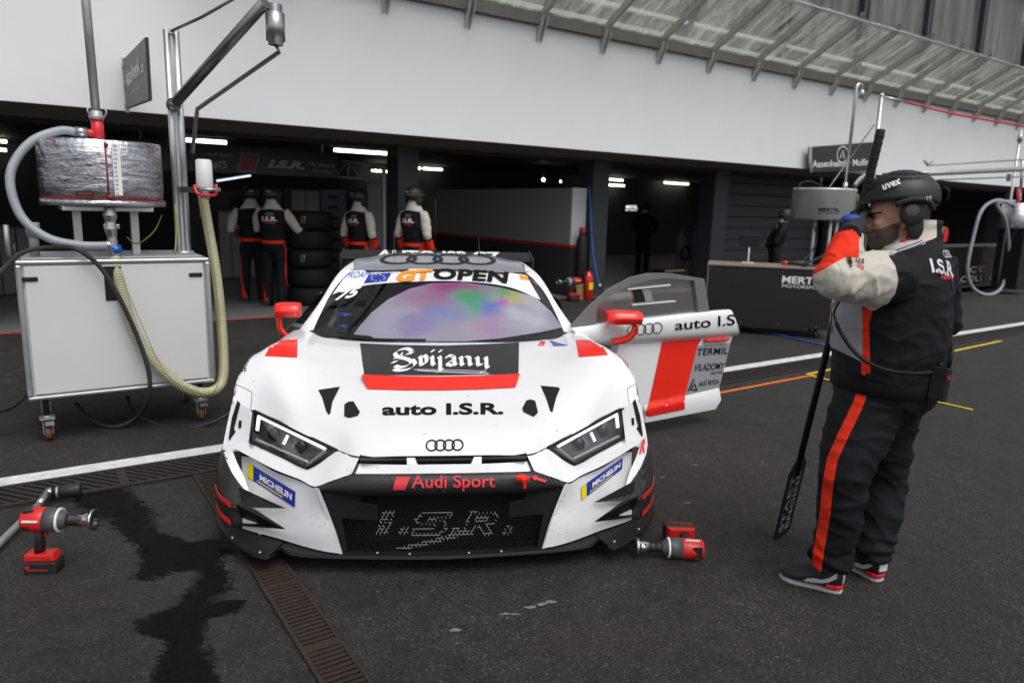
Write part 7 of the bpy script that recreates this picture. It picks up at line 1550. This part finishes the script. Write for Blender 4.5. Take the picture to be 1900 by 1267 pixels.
m_ = MB(); m_.tube(cr([Q2(1605, 330, 4.3), Q2(1580, 360, 4.3), Q2(1560, 420, 4.3), Q2(1545, 460, 4.3), Q2(1500, 488, 4.3), Q2(1478, 490, 4.3)], 6), .017, 8); m_.tube(cr([Q2(1512, 420, 4.3), Q2(1514, 450, 4.3), Q2(1495, 480, 4.3), Q2(1470, 492, 4.3)], 5), .014, 8); m_.build('black_hose', 'rubber', r2)
ribbed('air_hose', [Q2(1585, 345), Q2(1598, 330), Q2(1612, 325), Q2(1625, 335), Q2(1630, 360)], .03, 'hose_clear', 'hose_clear', r2, .02, 8); m_ = MB(); m_.tube(cr([Q2(1592, 360, 4.35), Q2(1590, 420, 4.35), Q2(1596, 470, 4.35), Q2(1590, 520, 4.4)], 5), .012, 8); m_.build('yellow_hose', 'wire_yellow', r2)

# ---- company sign on the wall
sg2 = thing('company_sign', 'black company sign with round emblem standing out from the wall above the bench', 'sign', W(11.7, 6.45, 2.4), GA); si = (Matrix.Translation(W(11.7, 6.45, 2.4)) @ Matrix.Rotation(GA, 4, 'Z')).inverted()
def SQ2(px, py): return si @ at(px, py, n=6.45)
a, b_, c, d = SQ2(1503, 320), SQ2(1622, 316), SQ2(1620, 264), SQ2(1503, 273)
m_ = MB(); m_.prism([a, b_, c, d], (0, .05, 0)); m_.build('board', 'sign_black', sg2, .004); m_ = MB(); m_.bar((a.x, -.01, a.z), (d.x, -.01, d.z), .05, .03); m_.build('edge_trim', 'alu', sg2)
m_ = MB(); v, f, w = text2d('Assenheimer Mulfinger', .015); a1, b1_, c1 = SQ2(1507, 311), SQ2(1628, 306), SQ2(1507, 301); m_.add([a1 + (b1_ - a1) * (x / w) + (c1 - a1) * y * 1.25 + V((0, -.006, 0)) for x, y in v], f)
e = SQ2(1563, 287); v, f = ring2d(0, 0, .19, .16, .022); m_.add([V((e.x + x, -.006, e.z + y)) for x, y in v], f); v, f = stroke2d([(-.07, -.07), (0, .08), (.07, -.07)], .03, k=1); m_.add([V((e.x + x, -.007, e.z + y)) for x, y in v], f); m_.build('lettering', 'letter_white', sg2, fix=False)
# glowing small team sign inside the third garage
gs = thing('lit_sign', 'small glowing white team sign deep in the third garage', 'sign', at(1172, 388, n=12), GA); gi = (Matrix.Translation(gs.location) @ Matrix.Rotation(GA, 4, 'Z')).inverted(); m_ = MB(); v, f, w = text2d('MERTEL', .04); k_ = .42; m_.add([V((-k_ / 2 + x / w * k_, 0, .02 + .07 * y)) for x, y in v], f); v, f, w = text2d('MOTORSPORT', .01); m_.add([V((-k_ / 2 + x / w * k_, 0, -.05 + .045 * y)) for x, y in v], f); m_.build('lettering', 'sign_glow', gs, fix=False); m_ = MB(); m_.box((0, .03, 0), (.6, .02, .3)); m_.build('panel', 'garage_dark', gs)

# ---- third team at the right edge: black box wall, hoses, tank
nC = 4.9; cw = thing('team_box', 'black equipment box with white lettering and red arc behind the crew man', 'equipment box', at(1830, 560, n=nC), GA); cw.location.z = 0; ci = (Matrix.Translation(cw.location) @ Matrix.Rotation(GA, 4, 'Z')).inverted()
def CQ(px, py, n=nC): return ci @ at(px, py, n=n)
a, b_ = CQ(1735, 460), CQ(1960, 470); zt3 = CQ(1850, 458).z; m_ = MB(); m_.box(((a.x + b_.x) / 2 + .3, .4, zt3 / 2 + .05), (b_.x - a.x + .6, .8, zt3 - .1)); m_.build('body', 'black_gloss', cw, .01); m_ = MB(); m_.box(((a.x + b_.x) / 2 + .3, .4, zt3 + .01), (b_.x - a.x + .62, .82, .02)); m_.box(((a.x + b_.x) / 2 + .3, -.02, .13), (b_.x - a.x + .6, .03, .03)); m_.build('rail', 'dark_steel', cw)
m_ = MB(); v, f, w = text2d('CC', .0, 0, 1, 1.1); p, q, r_ = CQ(1798, 506), CQ(1827, 506), CQ(1798, 495); m_.add([V((p.x + (q.x - p.x) * x / w, -.012, p.z + (r_.z - p.z) * y)) for x, y in v], f); v, f, w = text2d('COLLECTION', .0, 0, 1, 1.15); p, q, r_ = CQ(1781, 524), CQ(1880, 524), CQ(1781, 513); m_.add([V((p.x + (q.x - p.x) * x / w, -.012, p.z + (r_.z - p.z) * y)) for x, y in v], f); m_.build('lettering', 'letter_grey', cw, fix=False)
m_ = MB(); e = CQ(1822, 512); v, f = stroke2d([(-.42 + .42 * (1 - math.cos(t_)), .30 * math.sin(t_)) for t_ in [k * PI / 12 for k in range(10)]], .02, k=2); m_.add([V((e.x + x, -.013, e.z + y)) for x, y in v], f); m_.build('red_arc', 'tag_red', cw, fix=False); [None]
for x_ in (a.x + .2, b_.x): m_ = MB(); m_.cyl((x_, .1, .05), (x_ + .04, .1, .05), .05, n=16); m_.build('castor', 'rubber', cw)
R3 = at(1930, 560, n=4.4); R3.z = 0; r3 = thing('refuelling_rig', 'refuelling rig with looped pale hoses cut by the right picture edge', 'fuel rig', R3, GA); i4 = (Matrix.Translation(R3) @ Matrix.Rotation(GA, 4, 'Z')).inverted()
def Q3(px, py, n=4.4): return i4 @ at(px, py, n=n)
z1_, z2_ = Q3(1900, 378).z, Q3(1900, 424).z; xl = Q3(1877, 400).x
m_ = MB(); m_.lathe((xl + .33, 0, z2_), (0, 0, 1), [(0, .05), (0, .32), (.02, .33), (z1_ - z2_, .33), (z1_ - z2_ + .01, .02)], 36); m_.build('tank', 'foil', r3); m_ = MB(); m_.box((xl + .4, 0, z2_ / 2 + .06), (.6, .5, z2_ - .1)); m_.build('cabinet', 'black_gloss', r3, .01)
ribbed('looped_hose', [Q3(1880, 380), Q3(1850, 372), Q3(1822, 390), Q3(1806, 440), Q3(1795, 500), Q3(1806, 535), Q3(1835, 547), Q3(1860, 530), Q3(1872, 470), Q3(1866, 410), Q3(1850, 378), Q3(1882, 374)], .033, 'hose_clear', 'hose_clear', r3, .022, 6)
m_ = MB(); m_.cyl(Q3(1888, 392), Q3(1890, 350), .03); m_.build('red_joint', 'red_plastic', r3); m_ = MB(); x_ = Q3(1896, 300).x; m_.cyl((x_, .1, .1), (x_, .1, Q3(1896, 240).z), .025); m_.lathe((x_, .1, Q3(1896, 262).z), (0, 0, 1), [(0, .03), (.0, .05), (.12, .05), (.16, .02)], 16); m_.build('vent_pole', 'alu', r3)
m_ = MB(); m_.tube([Q3(1640, 326, 4.2), Q3(1905, 314, 3.9)], .045, 12); m_.tube([Q3(1720, 307, 4.2), Q3(1905, 296, 4.0)], .016, 8); m_.tube([Q3(1715, 299, 4.2), Q3(1722, 306, 4.2), Q3(1730, 300, 4.2)], .02, 8); m_.tube([Q3(1740, 334, 4.2), Q3(1905, 328, 4.0)], .014, 8); m_.box(Q3(1872, 330, 4.05), (.06, .06, .14)); m_.build('boom', 'galv', r3)
m_ = MB(); m_.cyl(Q3(1897, 296), Q3(1893, 372), .025); m_.build('drop_pipe', 'steel', r3)
rb = thing('padded_panel', 'red and white padded panel showing in the dark garage right of the crew man', 'panel', at(1755, 450, n=7.2), GA); m_ = MB(); m_.prism([(-.16, 0, .0), (.06, 0, .0), (.10, 0, .30), (-.02, 0, .42), (-.14, 0, .36)], (0, .06, 0)); m_.build('red_shell', 'red_plastic', rb, .02); m_ = MB(); m_.prism([(-.55, .04, .05), (-.2, .04, .0), (-.05, .04, .42), (-.4, .04, .40)], (0, .03, 0)); m_.build('white_sheet', 'grey_panel', rb); m_ = MB(); m_.bar((-.2, .05, -1.0), (-.2, .05, .1), .05, .05, (0, 1, 0)); m_.build('stand', 'dark_steel', rb)

# ---- dim furniture inside the first garage
def cabinet(label, px0, px1, pyt, n, mt, mt2, doors):
    a, b_ = at(px0, pyt, n=n), at(px1, pyt, n=n); c = (a + b_) / 2; w = (b_ - a).length; h = c.z; th = thing('cabinet', label, 'cabinet', V((c.x, c.y, .008)), GA)
    m_ = MB(); m_.box((0, .25, h / 2), (w, .5, h - .02)); m_.build('carcass', mt, th, .004)
    for k in range(doors): m_ = MB(); m_.box((-w / 2 + w * (k + .5) / doors, -.012, h / 2), (w / doors - .02, .02, h - .08)); d_ = m_.build('door', mt2, th, .003); m_ = MB(); m_.box((-w / 2 + w * (k + .85) / doors, -.03, h * .7), (.02, .02, .10)); m_.build('handle', 'steel', d_)
mat('cab_grey', (.10, .10, .105), .5); mat('cab_light', (.22, .22, .22), .5)
cabinet('low pale cabinet at the back of the first garage, left of the crew men', 404, 470, 392, 12.5, 'cab_grey', 'cab_light', 3)
cabinet('tall dark cabinet at the back of the first garage behind the trolley', 345, 400, 350, 13.0, 'cab_grey', 'garage_wall', 2)
cabinet('tall grey locker behind the tyre stack', 540, 592, 352, 11.5, 'cab_grey', 'cab_light', 2)
cabinet('dark workbench cabinet far left behind the refuelling trolley', -40, 60, 420, 11.0, 'garage_wall', 'cab_grey', 3)
sc_ = thing('wall_screen', 'wide black screen with dim red rim on the first garage back wall', 'screen', at(430, 372, n=14), GA); m_ = MB(); m_.box((0, 0, 0), (1.0, .06, .40)); m_.build('panel', 'black_gloss', sc_, .005); m_ = MB(); [m_.box((0, -.01, z), (1.02, .05, .02)) for z in (-.21, .21)]; m_.build('rim', 'board_red', sc_)
lt = thing('light_bar', 'thin bluish glowing light bar below the team board', 'lamp', at(438, 330, n=10), GA); li_ = (Matrix.Translation(lt.location) @ Matrix.Rotation(GA, 4, 'Z')).inverted(); m_ = MB(); m_.bar(li_ @ at(402, 336, n=10), li_ @ at(465, 326, n=10), .03, .03); m_.build('tube', 'tube_dim', lt); m_ = MB(); m_.bar(li_ @ at(402, 336, n=10) + V((0, .02, .03)), li_ @ at(465, 326, n=10) + V((0, .02, .03)), .05, .02); m_.build('housing', 'dark_steel', lt)

# ---- half-seen equipment in the third garage
tcst = thing('tool_chest', 'dark tool chest on castors deep in the third garage', 'tool chest', W(9.2, 10.2, .008), GA); m_ = MB(); m_.box((0, 0, .5), (.8, .45, .8)); m_.build('body', 'cab_grey', tcst, .01)
for k in range(4): m_ = MB(); m_.box((0, -.23, .22 + k * .19), (.74, .02, .16)); d_ = m_.build('drawer', 'garage_wall', tcst, .004); m_ = MB(); m_.box((0, -.245, .27 + k * .19), (.6, .02, .015)); m_.build('handle', 'steel', d_)
for x in (-.33, .33): m_ = MB(); m_.cyl((x - .02, -.15, .05), (x + .02, -.15, .05), .05, n=14); m_.build('castor', 'rubber', tcst)
wbx = thing('wooden_box', 'small wooden box standing behind the open car door', 'box', at(1238, 535, n=8.0), GA); wbx.location.z = .008; mat('wood_tan', (.22, .14, .07), .6, var=.3); m_ = MB(); m_.box((0, 0, .2), (.55, .35, .36)); m_.build('case', 'black', wbx, .01); m_ = MB(); [m_.box((0, -.178, z), (.57, .02, .03)) for z in (.03, .37)]; m_.build('rim', 'wood_tan', wbx)
for k, (px, py, r_) in enumerate(((1290, 500, .26), (1272, 470, .16))):
    hr = thing('hose_reel', ['larger coiled hose hanging at the right side of the third garage', 'smaller coiled hose above the larger one in the third garage'][k], 'hose', at(px, py, n=9.2), GA, 'coiled hoses in the third garage'); m_ = MB()
    for j in range(3): m_.tube([V((r_ * (1 - j * .05) * math.cos(a), .02 * j, r_ * (1 - j * .05) * math.sin(a))) for a in [2 * PI * i / 28 for i in range(29)]], .014, 6)
    m_.build('coil', ['hose_clear', 'rubber'][k], hr); m_ = MB(); m_.cyl((0, -.04, 0), (0, .12, 0), .03); m_.bar((0, .1, -r_), (0, .1, r_), .03, .03); m_.build('hook', 'galv', hr)
for k, (px, w_) in enumerate(((1258, .07), (1283, .06))):
    gb = thing('gas_bottle', ['left of two grey gas bottles in the third garage', 'right of two grey gas bottles in the third garage'][k], 'gas bottle', at(px, 540, n=9.6), GA, 'grey gas bottles'); gb.location.z = .008; m_ = MB(); m_.lathe((0, 0, 0), (0, 0, 1), [(0, .10), (.02, .11), (.95, .11), (1.05, .06), (1.08, .035), (1.16, .035)], 20); m_.build('cylinder', 'cab_light', gb); m_ = MB(); m_.box((0, 0, 1.2), (.09, .05, .06)); m_.build('valve', 'steel', gb)
